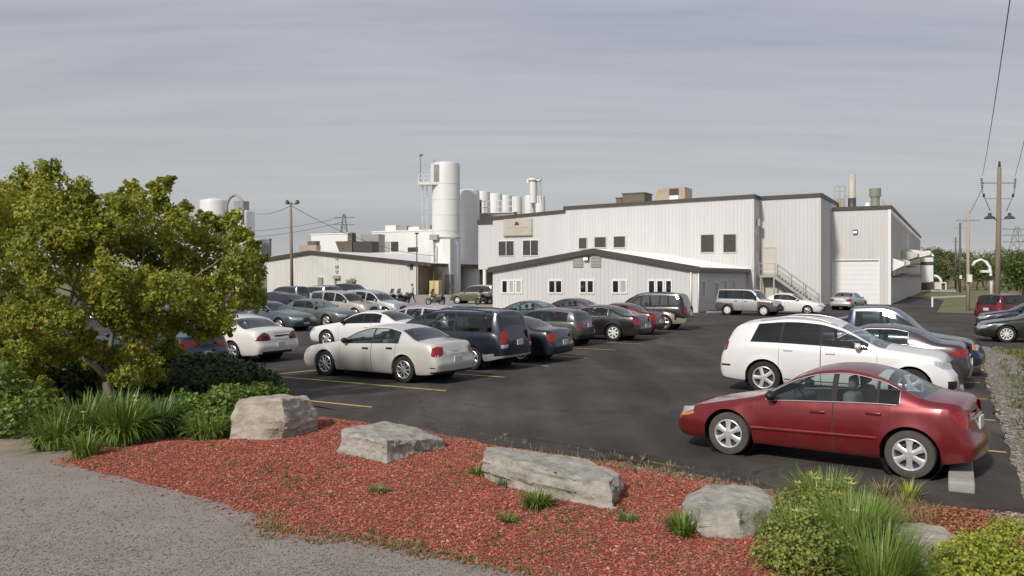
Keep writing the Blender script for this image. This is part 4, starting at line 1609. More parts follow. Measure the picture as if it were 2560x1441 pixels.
# thin veil of cloud over the clear sky, thicker towards the horizon
veil = N.new('ShaderNodeMix')
veil.data_type = 'RGBA'
veil.inputs['A'].default_value = (2.75, 2.9, 3.4, 1)
veil.inputs['B'].default_value = (4.1, 4.08, 4.42, 1)
L.new(cr.outputs['Color'], veil.inputs['Factor'])
hz = N.new('ShaderNodeMapRange')
hz.inputs['From Min'].default_value = .02
hz.inputs['From Max'].default_value = .30
hz.inputs['To Min'].default_value = 1
hz.inputs['To Max'].default_value = 0
L.new(sep.outputs['Z'], hz.inputs['Value'])
low = N.new('ShaderNodeMix')
low.data_type = 'RGBA'
L.new(mth('MULTIPLY', hz.outputs['Result'], .8), low.inputs['Factor'])
L.new(veil.outputs['Result'], low.inputs['A'])
low.inputs['B'].default_value = (4.15, 4.12, 4.2, 1)
# a grey-blue bank of cloud low over the horizon, with a soft broken top
n2 = N.new('ShaderNodeTexNoise')
n2.inputs['Scale'].default_value = 3.0
n2.inputs['Detail'].default_value = 6
m2 = N.new('ShaderNodeMapping')
m2.inputs['Scale'].default_value = (1, 1, 5)
L.new(tc.outputs['Generated'], m2.inputs['Vector'])
L.new(m2.outputs[0], n2.inputs['Vector'])
zz = mth('ADD', sep.outputs['Z'], mth('MULTIPLY', mth('SUBTRACT', n2.outputs['Fac'], .5), .03))
bank = N.new('ShaderNodeValToRGB')
e = bank.color_ramp.elements
e[0].position, e[0].color = 0.0, (0, 0, 0, 1)
e[1].position, e[1].color = .10, (0, 0, 0, 1)
for pos, val in ((.03, .15), (.048, .75), (.066, .7), (.080, .12)):
    q = e.new(pos)
    q.color = (val, val, val, 1)
L.new(zz, bank.inputs['Fac'])
low2 = N.new('ShaderNodeMix')
low2.data_type = 'RGBA'
L.new(bank.outputs['Color'], low2.inputs['Factor'])
L.new(low.outputs['Result'], low2.inputs['A'])
low2.inputs['B'].default_value = (3.0, 3.15, 3.5, 1)
fin = N.new('ShaderNodeMix')
fin.data_type = 'RGBA'
fin.inputs['Factor'].default_value = .85
L.new(sky.outputs[0], fin.inputs['A'])
L.new(low2.outputs['Result'], fin.inputs['B'])
L.new(fin.outputs['Result'], bg.inputs['Color'])
bg.inputs['Strength'].default_value = .128

sl = bpy.data.lights.new('sun', 'SUN')
sl.energy = 3.35
sl.angle = math.radians(5)
sl.color = (1, .95, .875)
so = bpy.data.objects.new('sun', sl)
COL.objects.link(so)
sd = Vector((SUN_DIR.x * math.cos(SUN_EL), SUN_DIR.y * math.cos(SUN_EL), math.sin(SUN_EL)))
so.rotation_euler = (-sd).to_track_quat('-Z', 'Y').to_euler()
so.location = sd * 60

cam = bpy.data.cameras.new('camera')
cam.sensor_width = 36
cam.lens = 36 * FOC / 2560
cam.shift_y = -(720.5 - HOR) / 2560
cam.clip_end = 6000
co = bpy.data.objects.new('camera', cam)
COL.objects.link(co)
co.location = (0, 0, CAMH)
co.rotation_euler = (math.pi / 2, 0, 0)
SC.camera = co
SC.view_settings.view_transform = 'Standard'
SC.view_settings.look = 'None'
SC.view_settings.exposure = 0
SC.view_settings.gamma = 1
SC.cycles.max_bounces = 6
SC.cycles.transparent_max_bounces = 12
SC.cycles.use_denoising = True
# ================================================================ buildings
M_SIDING = mat('white_metal_siding', (0.615, 0.60, 0.595), .5, col2=(0.55, 0.535, 0.525), vscale=.9, detail=10, stretch=(1, 1, .14), contrast=(.38, .78))
M_SIDING2 = mat('cream_metal_siding', (0.60, 0.56, 0.50), .55, col2=(0.52, 0.48, 0.42), vscale=.4, detail=8, stretch=(1, 1, .3))
M_SHED = mat('pale_shed_wall', (0.66, 0.64, 0.60), .6, col2=(0.58, 0.56, 0.52), vscale=.3, detail=8, stretch=(1, 1, .35))
M_FASCIA = mat('brown_fascia', (0.075, 0.062, 0.054), .5, var=.25, vscale=1)
M_ROOFW = mat('white_roof_sheet', (0.74, 0.73, 0.71), .45, var=.1, vscale=.6)
M_WTRIM = mat('white_trim', (0.78, 0.77, 0.75), .5)
M_PANE = mat('office_glass', (0.012, 0.013, 0.015), .06, spec=.6, var=.5, vscale=1.2)
M_PANE2 = mat('dusty_brown_glass', (0.075, 0.068, 0.06), .12, spec=.5, var=.3, vscale=1.5)
M_BLIND = mat('pale_blind', (0.42, 0.40, 0.36), .8)
M_DOORW = mat('white_door_panel', (0.80, 0.80, 0.79), .45, var=.06, vscale=1)
M_STEELW = mat('white_painted_steel', (0.76, 0.76, 0.74), .42, col2=(0.68, 0.675, 0.65), vscale=.6, stretch=(1, 1, .2), detail=7)
M_STEELG = mat('grey_painted_steel', (0.33, 0.33, 0.31), .5, var=.25, vscale=.8)
M_STEELD = mat('dark_steel', (0.06, 0.06, 0.06), .5, var=.3, vscale=2)
M_GALV = mat('galvanised_rail', (0.42, 0.41, 0.38), .45, .3)
M_BROWNU = mat('brown_roof_unit', (0.14, 0.115, 0.085), .6, var=.25, vscale=2)
M_BEIGEU = mat('beige_roof_unit', (0.42, 0.33, 0.245), .6, var=.2, vscale=2)
M_TAN_BAYSHADE = mat('tan_pipe_and_bay_shade', (0.32, 0.275, 0.2), .8, var=.25, vscale=.8)  # tan of the wall pipe, also the painted shade of the shed's open bay
M_YELLOW = mat('yellow_bollard_paint', (0.55, 0.40, 0.09), .6, var=.2, vscale=4)
M_LAMPGLOW = mat('lit_wall_lamp', (0.9, 0.9, 0.85), .3, emit=((1, .95, .85), 1.2))

RZ = -TH


class Bld:
    """a building thing: meshes are given in the shared (a, b, z) frame of the site"""

    def __init__(s, name, label, cat, a0, b0, group=None, z0=0):
        s.off = (a0, b0, z0)
        s.root = thing(name, label, cat, world(a0, b0, z0), RZ, group)

    def part(s, name, mb, m, parent=None, **k):
        return mb.build(name, m, parent or s.root, off=s.off, **k)


def rib_wall(mb, a0, a1, b, z0, top, n=(0, -1), pitch=.34, dep=.022, w=.07):
    """ribbed sheet-metal wall along a (n=(0,-1)) or along b (n=(1,0)); top(t) gives its height"""
    m = max(1, int(round(abs(a1 - a0) / pitch)))

    def P(t, z, d):
        q = a0 + (a1 - a0) * t
        return (q, b + n[1] * d, z) if n[0] == 0 else (b + n[0] * d, q, z)
    L_ = abs(a1 - a0)
    ts = []
    for i in range(m):
        c = (i + .5) / m
        h = w / 2 / L_
        ts += [(c - h * 1.5, 0), (c - h, dep), (c + h, dep), (c + h * 1.5, 0)]
    ts = [(0, 0)] + ts + [(1, 0)]
    vs, fs = [], []
    for t, d in ts:
        vs += [P(t, z0, d), P(t, top(t), d)]
    for i in range(len(ts) - 1):
        fs.append((2 * i, 2 * i + 2, 2 * i + 3, 2 * i + 1))
    mb.add(vs, fs)
    return mb


def window(bl, a0, a1, b, z0, z1, pane=None, n=(0, -1), frame=.07, mull=0, name='window', trim=None, sill=True):
    """framed window standing 5 cm proud of the wall with a recessed pane"""
    trim = trim or M_WTRIM
    mb = MB()

    def bx(p0, p1, q0, q1, d0, d1):
        if n[0] == 0:
            y0, y1 = sorted((b + n[1] * d0, b + n[1] * d1))
            mb.box(p0, p1, y0, y1, q0, q1)
        else:
            x0, x1 = sorted((b + n[0] * d0, b + n[0] * d1))
            mb.box(x0, x1, p0, p1, q0, q1)
    f = frame
    bx(a0 - f, a0, z0 - f, z1 + f, -.02, .075)
    bx(a1, a1 + f, z0 - f, z1 + f, -.02, .075)
    bx(a0, a1, z1, z1 + f, -.02, .075)
    bx(a0, a1, z0 - f, z0, -.02, .078)
    for k in range(mull):
        c = a0 + (a1 - a0) * (k + 1) / (mull + 1)
        bx(c - f * .5, c + f * .5, z0, z1, .0, .07)
    o = bl.part(name, mb, trim)
    mb = MB()
    bx(a0, a1, z0, z1, -.01, .045)
    mb.build('pane', pane or M_PANE, o, off=bl.off)
    return o


def wall_lamp(bl, a, b, z, n=(0, -1)):
    mb = MB()
    mb.box(a - .22, a + .22, b - .26, b - .03, z, z + .3)
    o = bl.part('wall_lamp', mb, M_STEELD)
    mb = MB().box(a - .17, a + .17, b - .3, b - .262, z - .02, z + .16)
    mb.build('lamp_lens', M_LAMPGLOW, o, off=bl.off)


# ---- gabled annex in front
AW = -a_on(1232, 0)
zR = zof(672, 0, 0)
zPk = zof(628, a_on(1485, 0), 0)
aPk = a_on(1485, 0)
D_AN = b_on(1866, 0)
an = Bld('gabled_annex', 'white gabled annex with small window groups and brown roof edge', 'building', -AW, 0)


def gable(t):
    a = -AW + AW * t
    if a < aPk:
        return zR + (zPk - zR) * (a + AW) / (aPk + AW)
    return zR + (zPk - zR) * (-a) / (-aPk)


mb = MB()
# front wall in two runs so that the ridge is sharp
rib_wall(mb, -AW, aPk, 0, -.08, lambda t: gable(t * (aPk + AW) / AW))
rib_wall(mb, aPk, 0, 0, -.08, lambda t: gable((aPk + AW + t * -aPk) / AW))
rib_wall(mb, 0, D_AN, 0, -.08, lambda t: zR, n=(1, 0))
mb.quad((-AW, 0, -.08), (-AW, D_AN, -.08), (-AW, D_AN, zR), (-AW, 0, zR))
mb.box(-.14, .14, -.06, .14, -.08, zR - .02)
an.part('wall', mb, M_SIDING)
mb = MB()
ov = .35


def slope(mb, a0, z0, a1, z1, b0, b1, th):
    mb.add([(a0, b0, z0), (a1, b0, z1), (a1, b1, z1), (a0, b1, z0), (a0, b0, z0 - th), (a1, b0, z1 - th), (a1, b1, z1 - th), (a0, b1, z0 - th)],
           [(0, 1, 2, 3), (7, 6, 5, 4), (0, 4, 5, 1), (1, 5, 6, 2), (2, 6, 7, 3), (3, 7, 4, 0)])


sl_l = (zPk - zR) / (aPk + AW)
sl_r = (zPk - zR) / (-aPk)
slope(mb, -AW - ov, zR - sl_l * ov + .16, aPk, zPk + .16, -.2, D_AN - .02, .1)
slope(mb, aPk, zPk + .16, ov, zR - sl_r * ov + .16, -.2, D_AN - .02, .1)
for i in range(28):
    b = -.1 + i * (D_AN) / 28
    mb.add([(aPk + .2, b, zPk + .155 - sl_r * .2), (ov - .05, b, zR - sl_r * ov + .16), (ov - .05, b + .05, zR - sl_r * ov + .16), (aPk + .2, b + .05, zPk + .155 - sl_r * .2),
            (aPk + .2, b + .025, zPk + .2 - sl_r * .2), (ov - .05, b + .025, zR - sl_r * ov + .21)], [(0, 1, 5, 4), (4, 5, 2, 3)])
an.part('roof', mb, M_ROOFW)
mb = MB()
th = .42


def rake(mb, a0, z0, a1, z1, b0, b1, th):
    slope(mb, a0, z0, a1, z1, b0, b1, th)


rake(mb, -AW - ov, zR - sl_l * ov + .2, aPk, zPk + .2, -.28, -.203, th)
rake(mb, aPk, zPk + .2, ov, zR - sl_r * ov + .2, -.28, -.203, th)
mb.box(ov - .02, ov + .06, -.28, D_AN - .05, zR - sl_r * ov - .16, zR - sl_r * ov + .1)
an.part('fascia', mb, M_FASCIA)
# white soffit return along the side
an.part('downpipe', MB().tube([(-.35, -.1, .0), (-.35, -.1, zR - .25)], .06, 8).tube([(.22, -.12, 0), (.22, -.12, zR - .2)], .05, 8), M_WTRIM, smooth=True)
for grp in (((1257, 1268, 0), (1275, 1284, 1), (1292, 1303, 1)), ((1374, 1387, 0), (1391, 1404, 0)), ((1452, 1465, 0), (1470, 1483, 0)), ((1533, 1546, 0), (1552, 1565, 1)),
            ((1623, 1636, 0), (1644, 1657, 0), (1666, 1678, 0))):
    for u0, u1, bl_ in grp:
        a0, a1 = a_on(u0, 0), a_on(u1, 0)
        zt, zb = zof(703, a0, 0), zof(731, a0, 0)
        o = window(an, a0, a1, 0, zb, zt, frame=.11, pane=M_PANE if not bl_ else M_BLIND)
wall_lamp(an, a_on(1467, 0), 0, zof(650, aPk, 0))
for u in (1446, 1490):
    a = a_on(u, 0)
    mb = MB()
    mb.box(a - .42, a + .42, -.09, -.02, zof(668, a, 0), zof(643, a, 0))
    for k in range(7):
        z = zof(668, a, 0) + .06 + k * .115
        mb.add([(a - .38, -.092, z), (a + .38, -.092, z), (a + .38, -.13, z + .05), (a - .38, -.13, z + .05), (a - .38, -.092, z + .09), (a + .38, -.092, z + .09)], [(0, 1, 2, 3), (3, 2, 5, 4)])
    an.part('vent_louvre', mb, mat('grey_vent', (0.36, 0.36, 0.33), .6))
for bpx, kind in ((1757, 0), (1790, 1), (1812, 0), (1832, 0)):
    b = b_on(bpx, 0)
    window(an, b - .45, b + .45, 0, 1.1 if kind == 0 else .05, 2.3 if kind == 0 else 2.15, n=(1, 0), frame=.09, pane=M_BLIND if kind == 0 else M_STEELG, name='window' if kind == 0 else 'side_door')

# ---- main two storey hall
B1 = D_AN
aR = a_on(1885, B1)
aL = a_on(1232, B1)
aS = a_on(1414, B1)
zr1, zl1 = zof(489, aR, B1), zof(519, aS, B1)
zr0, zl0 = zof(527, aS, B1), zof(545, aL, B1)
hall = Bld('main_hall', 'long white ribbed metal factory hall rising behind the gabled annex', 'factory', aL, B1)
mb = MB()
rib_wall(mb, aL, aS, B1, -.1, lambda t: zl0 + (zr0 - zl0) * t)
rib_wall(mb, aS, aR, B1, -.1, lambda t: zl1 + (zr1 - zl1) * t)
B2 = b_on(1899, aR)
B2 = max(B2, B1 + 1.6)
rib_wall(mb, B1, B2, aR, -.1, lambda t: zr1, n=(1, 0))
aR2 = a_on(2052, B2)
zr2 = zof(486, aR2, B2)
rib_wall(mb, aR, aR2, B2, -.1, lambda t: zr1 + (zr2 - zr1) * t)
B3 = b_on(2076, aR2)
rib_wall(mb, B2, B3 + 6, aR2, -.1, lambda t: zr2, n=(1, 0))
mb.quad((aL, B1, -.1), (aL, B1 + 24, -.1), (aL, B1 + 24, zl0), (aL, B1, zl0))
hall.part('wall', mb, M_SIDING)
mb = MB()
mb.quad((aL, B1, zl0 - .1), (aS, B1, zr0 - .1), (aS, B1 + 24, zr0 - .1), (aL, B1 + 24, zl0 - .1))
mb.quad((aS, B1, zl1 - .1), (aR, B1, zr1 - .1), (aR, B1 + 24, zr1 - .1), (aS, B1 + 24, zl1 - .1))
mb.quad((aR, B2, zr1 - .1), (aR2, B2, zr2 - .1), (aR2, B1 + 24, zr2 - .1), (aR, B1 + 24, zr1 - .1))
mb.quad((aS, B1, zr0 - .2), (aS, B1 + 24, zr0 - .2), (aS, B1 + 24, zl1), (aS, B1, zl1))
hall.part('roof', mb, M_ROOFW)
mb = MB()
t_ = .32
rake(mb, aL - .15, zl0 + .1, aS, zr0 + .1, B1 - .14, B1 - .045, t_)
rake(mb, aS - .1, zl1 + .1, aR + .1, zr1 + .1, B1 - .14, B1 - .045, t_)
mb.box(aS - .2, aS - .1, B1 - .14, B1 + 24, zl1 - .3, zl1 + .1)
rake(mb, aR + .15, zr1 + .11, aR2 + .1, zr2 + .1, B2 - .14, B2 - .045, t_)
mb.box(aR + .045, aR + .14, B1 - .14, B2 - .15, zr1 - .23, zr1 + .1)
mb.box(aR2 + .045, aR2 + .14, B2 - .14, B3 + 6, zr2 - .23, zr2 + .1)
hall.part('fascia', mb, M_FASCIA)
for u0, u1, v0, v1, k in ((1247, 1285, 604, 640, 1), (1308, 1346, 602, 639, 1)):
    a0, a1 = a_on(u0, B1), a_on(u1, B1)
    window(hall, a0, a1, B1, zof(v1, a0, B1), zof(v0, a0, B1), mull=1, pane=M_PANE2, frame=.06)
for u0, u1, v0, v1 in ((1448, 1467, 596, 622), (1487, 1515, 594, 619), (1535, 1563, 592, 619), (1753, 1785, 588, 631), (1809, 1840, 587, 631)):
    a0, a1 = a_on(u0, B1), a_on(u1, B1)
    window(hall, a0, a1, B1, zof(v1, a0, B1), zof(v0, a0, B1), pane=M_PANE2, frame=.08, trim=M_SIDING2)
# door and lamp on the short return, door to the stair landing
bm_ = (B1 + B2) / 2
window(hall, bm_ - .45, bm_ + .35, aR, zof(632, aR, bm_), zof(585, aR, bm_), n=(1, 0), pane=M_STEELG, name='landing_door', frame=.06)
mb = MB().box(aR + .04, aR + .3, bm_ - .2, bm_ + .2, zof(566, aR, bm_), zof(548, aR, bm_))
hall.part('wall_lamp', mb, M_GALV)
mb = MB()
a0, a1 = a_on(1901, B2) + .05, a_on(1940, B2)
mb.box(a0, a1, B2 - .07, B2 - .036, 0, zof(617, a1, B2))
mb.box(a0 + .3, a1, B2 - .1, B2 - .072, zof(619, a1, B2) - .06, zof(617, a1, B2))
hall.part('cream_panel', mb, M_SIDING2)
# sign board: pale board, dark peak emblem, faded lettering bars
sg = Bld('wall_sign', 'beige sign board with dark peaked emblem above the paired windows', 'sign', a_on(1261, B1), B1 - .06, z0=zof(589, a_on(1261, B1), B1))
a0, a1 = a_on(1261, B1), a_on(1331, B1)
z0, z1 = zof(589, a0, B1), zof(549, a0, B1)
sg.part('board', MB().box(a0, a1, B1 - .2, B1 - .05, z0, z1), mat('sign_beige', (0.50, 0.475, 0.385), .6, var=.12, vscale=1))
mb = MB()
mb.box(a0 - .04, a1 + .04, B1 - .22, B1 - .06, z0 - .1, z0)
sg.part('board_edge', mb, mat('sign_edge', (0.30, 0.28, 0.24), .6))
ac = (a0 + a1) / 2 - .1
zc_ = z0 + (z1 - z0) * .60
mb = MB()
mb.add([(ac - .32, B1 - .206, zc_), (ac + .32, B1 - .206, zc_), (ac, B1 - .206, zc_ + .46)], [(0, 1, 2)])
mb.add([(ac - .17, B1 - .204, zc_ + .2), (ac + .34, B1 - .204, zc_ - .03), (ac + .22, B1 - .204, zc_ + .3)], [(0, 1, 2)])
sg.part('emblem', mb, mat('sign_dark', (0.06, 0.055, 0.04), .6))
mb = MB()
r = random.Random(4)
for zz_, x0, x1, h in ((.40, .12, .86, .1), (.20, .32, .7, .09)):
    x = x0
    while x < x1:
        wd = r.uniform(.022, .05)
        mb.box(a0 + (a1 - a0) * x, a0 + (a1 - a0) * (x + wd * .75), B1 - .205, B1 - .2, z0 + (z1 - z0) * zz_, z0 + (z1 - z0) * (zz_ + h))
        x += wd
sg.part('faded_lettering', mb, mat('sign_faint', (0.42, 0.37, 0.30), .6))
# low white volume jutting at the left end on a post
aJ0, aJ1 = a_on(1196, B1 + 1.5), aL - .02
zj1, zj0 = zof(557, aJ0, B1 + 1.5), zof(674, aJ0, B1 + 1.5)
jut = Bld('raised_bay', 'narrow white bay raised on a post at the hall end beside the silos', 'building', aJ0, B1 + 1.5)
mb = MB()
rib_wall(mb, aJ0, aJ1, B1 + 1.5, zj0, lambda t: zj1)
mb.quad((aJ0, B1 + 1.5, zj0), (aJ0, B1 + 9, zj0), (aJ0, B1 + 9, zj1), (aJ0, B1 + 1.5, zj1))
mb.quad((aJ0, B1 + 1.5, zj0), (aJ1, B1 + 1.5, zj0), (aJ1, B1 + 9, zj0), (aJ0, B1 + 9, zj0))
jut.part('wall', mb, M_SIDING)
jut.part('fascia', MB().box(aJ0 - .1, aJ1, B1 + 1.38, B1 + 1.46, zj1 - .2, zj1 + .25), M_FASCIA)
ap = a_on(1211, B1 + 1.6)
jut.part('post', MB().box(ap - .16, ap + .16, B1 + 1.55, B1 + 1.85, 0, zj0 - .003), M_WTRIM)
jut.part('back_wall', MB().box(aJ0 + .1, aJ1 - .1, B1 + 6, B1 + 6.2, 0, zj0 - .003), M_STEELG)

# roof units
for nm, lb, u0, u1, v0, v1, d, m in (('brown_roof_unit', 'brown box shaped roof unit nearest the roof step', 1556, 1611, 486, 514, 4.5, M_BROWNU),
                                     ('small_roof_unit', 'small brown duct end left of the larger brown roof unit', 1540, 1555, 497, 514, 4.7, M_BROWNU)):
    a0, a1 = a_on(u0, B1 + d), a_on(u1, B1 + d)
    z0, z1 = zof(v1 + 12, a0, B1 + d), zof(v0, a0, B1 + d)
    b = Bld(nm, lb, 'roof unit', a0, B1 + d, z0=z0)
    b.part('casing', MB().box(a0, a1, B1 + d, B1 + d + 2.4, z0, z1), m)
    b.part('cover', MB().box(a0 - .08, a1 + .08, B1 + d - .08, B1 + d + 2.5, z1 + .002, z1 + .1), M_BROWNU)
d = 4.0
a0, a1 = a_on(1634, B1 + d), a_on(1712, B1 + d)
am = a_on(1655, B1 + d)
z0, z1 = zof(512, a0, B1 + d), zof(471, a0, B1 + d)
b = Bld('beige_roof_unit', 'beige air handling unit with sloped hood on the hall roof', 'roof unit', a0, B1 + d, z0=z0)
mb = MB().box(am, a1, B1 + d, B1 + d + 2.6, z0, z1)
b.part('casing', mb, M_BEIGEU)
mb = MB().add([(a0, B1 + d + .1, z0), (am - .01, B1 + d + .1, z0), (am - .01, B1 + d + .1, z1 - .1), (a0 + .35, B1 + d + .1, z1 - .1),
               (a0, B1 + d + 2, z0), (am - .01, B1 + d + 2, z0), (am - .01, B1 + d + 2, z1 - .1), (a0 + .35, B1 + d + 2, z1 - .1)],
              [(0, 1, 2, 3), (7, 6, 5, 4), (0, 3, 7, 4), (3, 2, 6, 7), (1, 5, 6, 2)])
b.part('hood', mb, M_BEIGEU)
wd = a1 - am
b.part('grille', MB().box(am + wd * .32, am + wd * .74, B1 + d - .04, B1 + d - .005, z0 + (z1 - z0) * .52, z1 - .15), M_STEELD)
b.part('white_panel', MB().box(am + wd * .34, am + wd * .72, B1 + d - .05, B1 + d - .005, z0 + (z1 - z0) * .2, z0 + (z1 - z0) * .5), M_WTRIM)

# ---- outside stair
st = Bld('metal_staircase', 'grey metal staircase with handrails rising to the hall landing', 'staircase', aR, B2 - 1.3)
al0, al1 = aR + .25, a_on(1938, B2 - 1.2)
zl = zof(688, al1, B2 - 1.2)
abot = a_on(2046, B2 - 1.2)
st.part('landing', MB().box(al0, al1, B2 - 1.3, B2 - .15, zl - .22, zl), M_GALV)
mb = MB()
for y in (B2 - 1.3, B2 - .25):
    mb.add([(al1, y, zl), (al1, y, zl - .36), (abot - .35, y, 0), (abot, y, 0), (al1, y + .07, zl), (al1, y + .07, zl - .36), (abot - .35, y + .07, 0), (abot, y + .07, 0)],
           [(0, 1, 2, 3), (7, 6, 5, 4), (0, 3, 7, 4), (1, 5, 6, 2)])
st.part('stringer', mb, M_GALV)
ns = 14
mb = MB()
for i in range(ns):
    t = (i + .5) / ns
    a = al1 + (abot - al1) * t
    z = zl * (1 - t)
    mb.box(a - .15, a + .15, B2 - 1.22, B2 - .255, z - .05, z)
st.part('tread', mb, M_STEELG)
for y in (B2 - 1.28, B2 - .22):
    mb = MB()
    for h in (.55, 1.05):
        mb.tube([(al0 if y < B2 - 1 else al1, y, zl + h), (al1, y, zl + h), (abot - .1, y, h + .05)], .028, 6)
    for t in (0, .33, .66, .97):
        a = al1 + (abot - al1) * t
        mb.tube([(a, y, zl * (1 - t)), (a, y, zl * (1 - t) + 1.05)], .028, 6)
    mb.tube([(al0, y, zl), (al0, y, zl + 1.05)], .028, 6)
    st.part('handrail', mb, M_GALV)
mb = MB()
for a in (al0 + .1, al1 - .1):
    mb.box(a - .07, a + .07, B2 - 1.28, B2 - 1.14, 0, zl - .222)
st.part('support_post', mb, M_GALV)

# ---- loading bay with roller door
aG1 = a_on(2224, B3)
zg = zof(517, aG1, B3)
bG2 = b_on(2300, aG1)
gar = Bld('loading_bay', 'white ribbed loading bay with big white roller door', 'building', aR2, B3)
mb = MB()
g0, g1 = a_on(2082, B3), a_on(2197, B3)
gz = zof(652, g0, B3)
rib_wall(mb, aR2, g0, B3, -.1, lambda t: zg)
rib_wall(mb, g1, aG1, B3, -.1, lambda t: zg)
rib_wall(mb, g0, g1, B3, gz, lambda t: zg)
rib_wall(mb, B3, bG2, aG1, -.1, lambda t: zg, n=(1, 0), pitch=1.0, dep=.08, w=.16)
mb.quad((aR2, bG2, -.1), (aG1, bG2, -.1), (aG1, bG2, zg), (aR2, bG2, zg))
gar.part('wall', mb, M_SIDING)
gar.part('roof', MB().box(aR2 + .16, aG1 - .02, B3 + .02, bG2 - .02, zg - .15, zg - .06), M_ROOFW)
mb = MB()
mb.box(aR2 + .2, aG1 + .14, B3 - .14, B3 - .045, zg - .2, zg + .12)
mb.box(aG1 + .09, aG1 + .2, B3 - .14, bG2, zg - .22, zg + .121)
gar.part('fascia', mb, M_FASCIA)
mb = MB()
nsl = 9
for i in range(nsl):
    z0, z1 = gz * i / nsl, gz * (i + 1) / nsl
    mb.box(g0, g1, B3 + .1, B3 + .16, z0 + .006, z1 - .006)
mb.box(g0, g1, B3 + .13, B3 + .17, -.05, gz)
gar.part('roller_door', mb, M_DOORW)
mb = MB()
mb.box(g0 - .1, g0, B3 - .06, B3 + .1, -.05, gz + .1)
mb.box(g1, g1 + .1, B3 - .06, B3 + .1, -.05, gz + .1)
mb.box(g0, g1, B3 - .06, B3 + .1, gz, gz + .1)
gar.part('door_frame', mb, M_WTRIM)
wall_lamp(gar, a_on(2138, B3), B3, zof(583, a_on(2138, B3), B3))
gar.part('corner_trim', MB().box(aG1 - .12, aG1 + .12, B3 - .06, B3 + .1, -.1, zg - .21), M_WTRIM)
mb = MB()
mb.box(aG1 + .05, aG1 + .35, B3 + 1.2, bG2 - 1, 2.7, 2.95)
gar.part('wall_pipe', mb, M_TAN_BAYSHADE)
# canopies, hoods and ducts down the shaded side
for k, (b0_, b1_, z0, z1, dep, m, lb) in enumerate(((1.0, 3.2, 3.1, 4.4, 1.1, M_WTRIM, 'white wedge shaped canopy on the shaded loading bay side'),
                                                     (9, 11, 3.3, 4.6, 1.2, M_STEELW, 'pale duct hood halfway along the loading bay side'),
                                                     (17, 22, 4.2, 5.6, 1.6, M_SIDING2, 'cream enclosed platform high on the loading bay side'),
                                                     (27, 33, 4.6, 6.0, 2.6, M_STEELW, 'white enclosed platform at the far end of the loading bay side'))):
    b = Bld('side_canopy', lb, 'canopy', aG1 + .1, B3 + b0_, group='hoods along the loading bay side', z0=z0)
    mb = MB()
    x0, x1 = aG1 + .1, aG1 + .1 + dep
    y0, y1 = B3 + b0_, B3 + b1_
    mb.add([(x0, y0, z0), (x1, y0, z0 + (z1 - z0) * .45), (x1, y0, z0 + (z1 - z0) * .7), (x0, y0, z1), (x0, y1, z0), (x1, y1, z0 + (z1 - z0) * .45), (x1, y1, z0 + (z1 - z0) * .7), (x0, y1, z1)],
           [(0, 1, 2, 3), (7, 6, 5, 4), (0, 4, 5, 1), (1, 5, 6, 2), (2, 6, 7, 3)])
    b.part('hood', mb, m)
    b.part('bracket', MB().box(x0, x0 + dep * .8, (y0 + y1) / 2 - .06, (y0 + y1) / 2 + .06, z0 - .5, z0 - .38), M_STEELD)
# filter plant at the far end
bF = bG2 + .5
aF0, aF1 = a_on(2303, bF), a_on(2333, bF)
fl = Bld('filter_plant', 'white filter tower with dark base opening beyond the loading bay', 'plant', aF0, bF)
zt = zof(632, aF0, bF)
fl.part('tower', MB().box(aF0, aF1, bF, bF + 3, zof(705, aF0, bF), zt - .6), M_STEELW)
fl.part('cap', MB().add([(aF0 - .3, bF - .3, zt - .6), (aF1 + .2, bF - .3, zt - .6), (aF1 + .2, bF + 3.2, zt - .6), (aF0 - .3, bF + 3.2, zt - .6),
                         (aF0 + .3, bF + .3, zt + .3), (aF1 - .5, bF + .3, zt + .3), (aF1 - .5, bF + 2.6, zt + .3), (aF0 + .3, bF + 2.6, zt + .3)],
                        [(3, 2, 1, 0), (4, 5, 6, 7), (0, 1, 5, 4), (1, 2, 6, 5), (2, 3, 7, 6), (3, 0, 4, 7)]), M_STEELW)
fl.part('band', MB().box(aF0 - .05, aF1 + .05, bF - .08, bF + 3, zof(663, aF0, bF), zof(655, aF0, bF)), M_STEELD)
fl.part('base_opening', MB().box(aF0, aF1, bF - .05, bF + 2.8, .3, zof(708, aF0, bF)), M_STEELD)
pts = [(aF1 + .1, bF + .3, zof(690, aF0, bF))]
for i in range(7):
    t = math.pi / 2 * i / 6
    pts.append((aF1 + .1 + 1.1 * math.sin(t), bF + .3, zof(690, aF0, bF) - 1.2 * (1 - math.cos(t))))
fl.part('elbow_duct', MB().tube(pts, .22, 8), M_STEELW, smooth=True)
aB0, aB1 = aF1 + .25, a_on(2366, bF - 1)
bx_ = Bld('cream_enclosure', 'cream box enclosure with open slatted end beside the filter tower', 'enclosure', aB0, bF - 1)
zb_ = zof(706, aB0, bF - 1)
bx_.part('casing', MB().box(aB0, aB1 - .9, bF - 1, bF + 1.5, .5, zb_), M_SIDING2)
bx_.part('open_frame', MB().box(aB1 - .9, aB1 - .75, bF - 1, bF - .85, .1, zb_).box(aB1 - .15, aB1, bF - 1, bF - .85, .1, zb_).box(aB1 - .75, aB1 - .15, bF - 1, bF - .85, zb_ - .15, zb_), M_WTRIM)
bx_.part('plinth', MB().box(aB0 - .6, aB1 + 1.4, bF - 1.8, bF + 1.6, 0, .42), M_CONC)
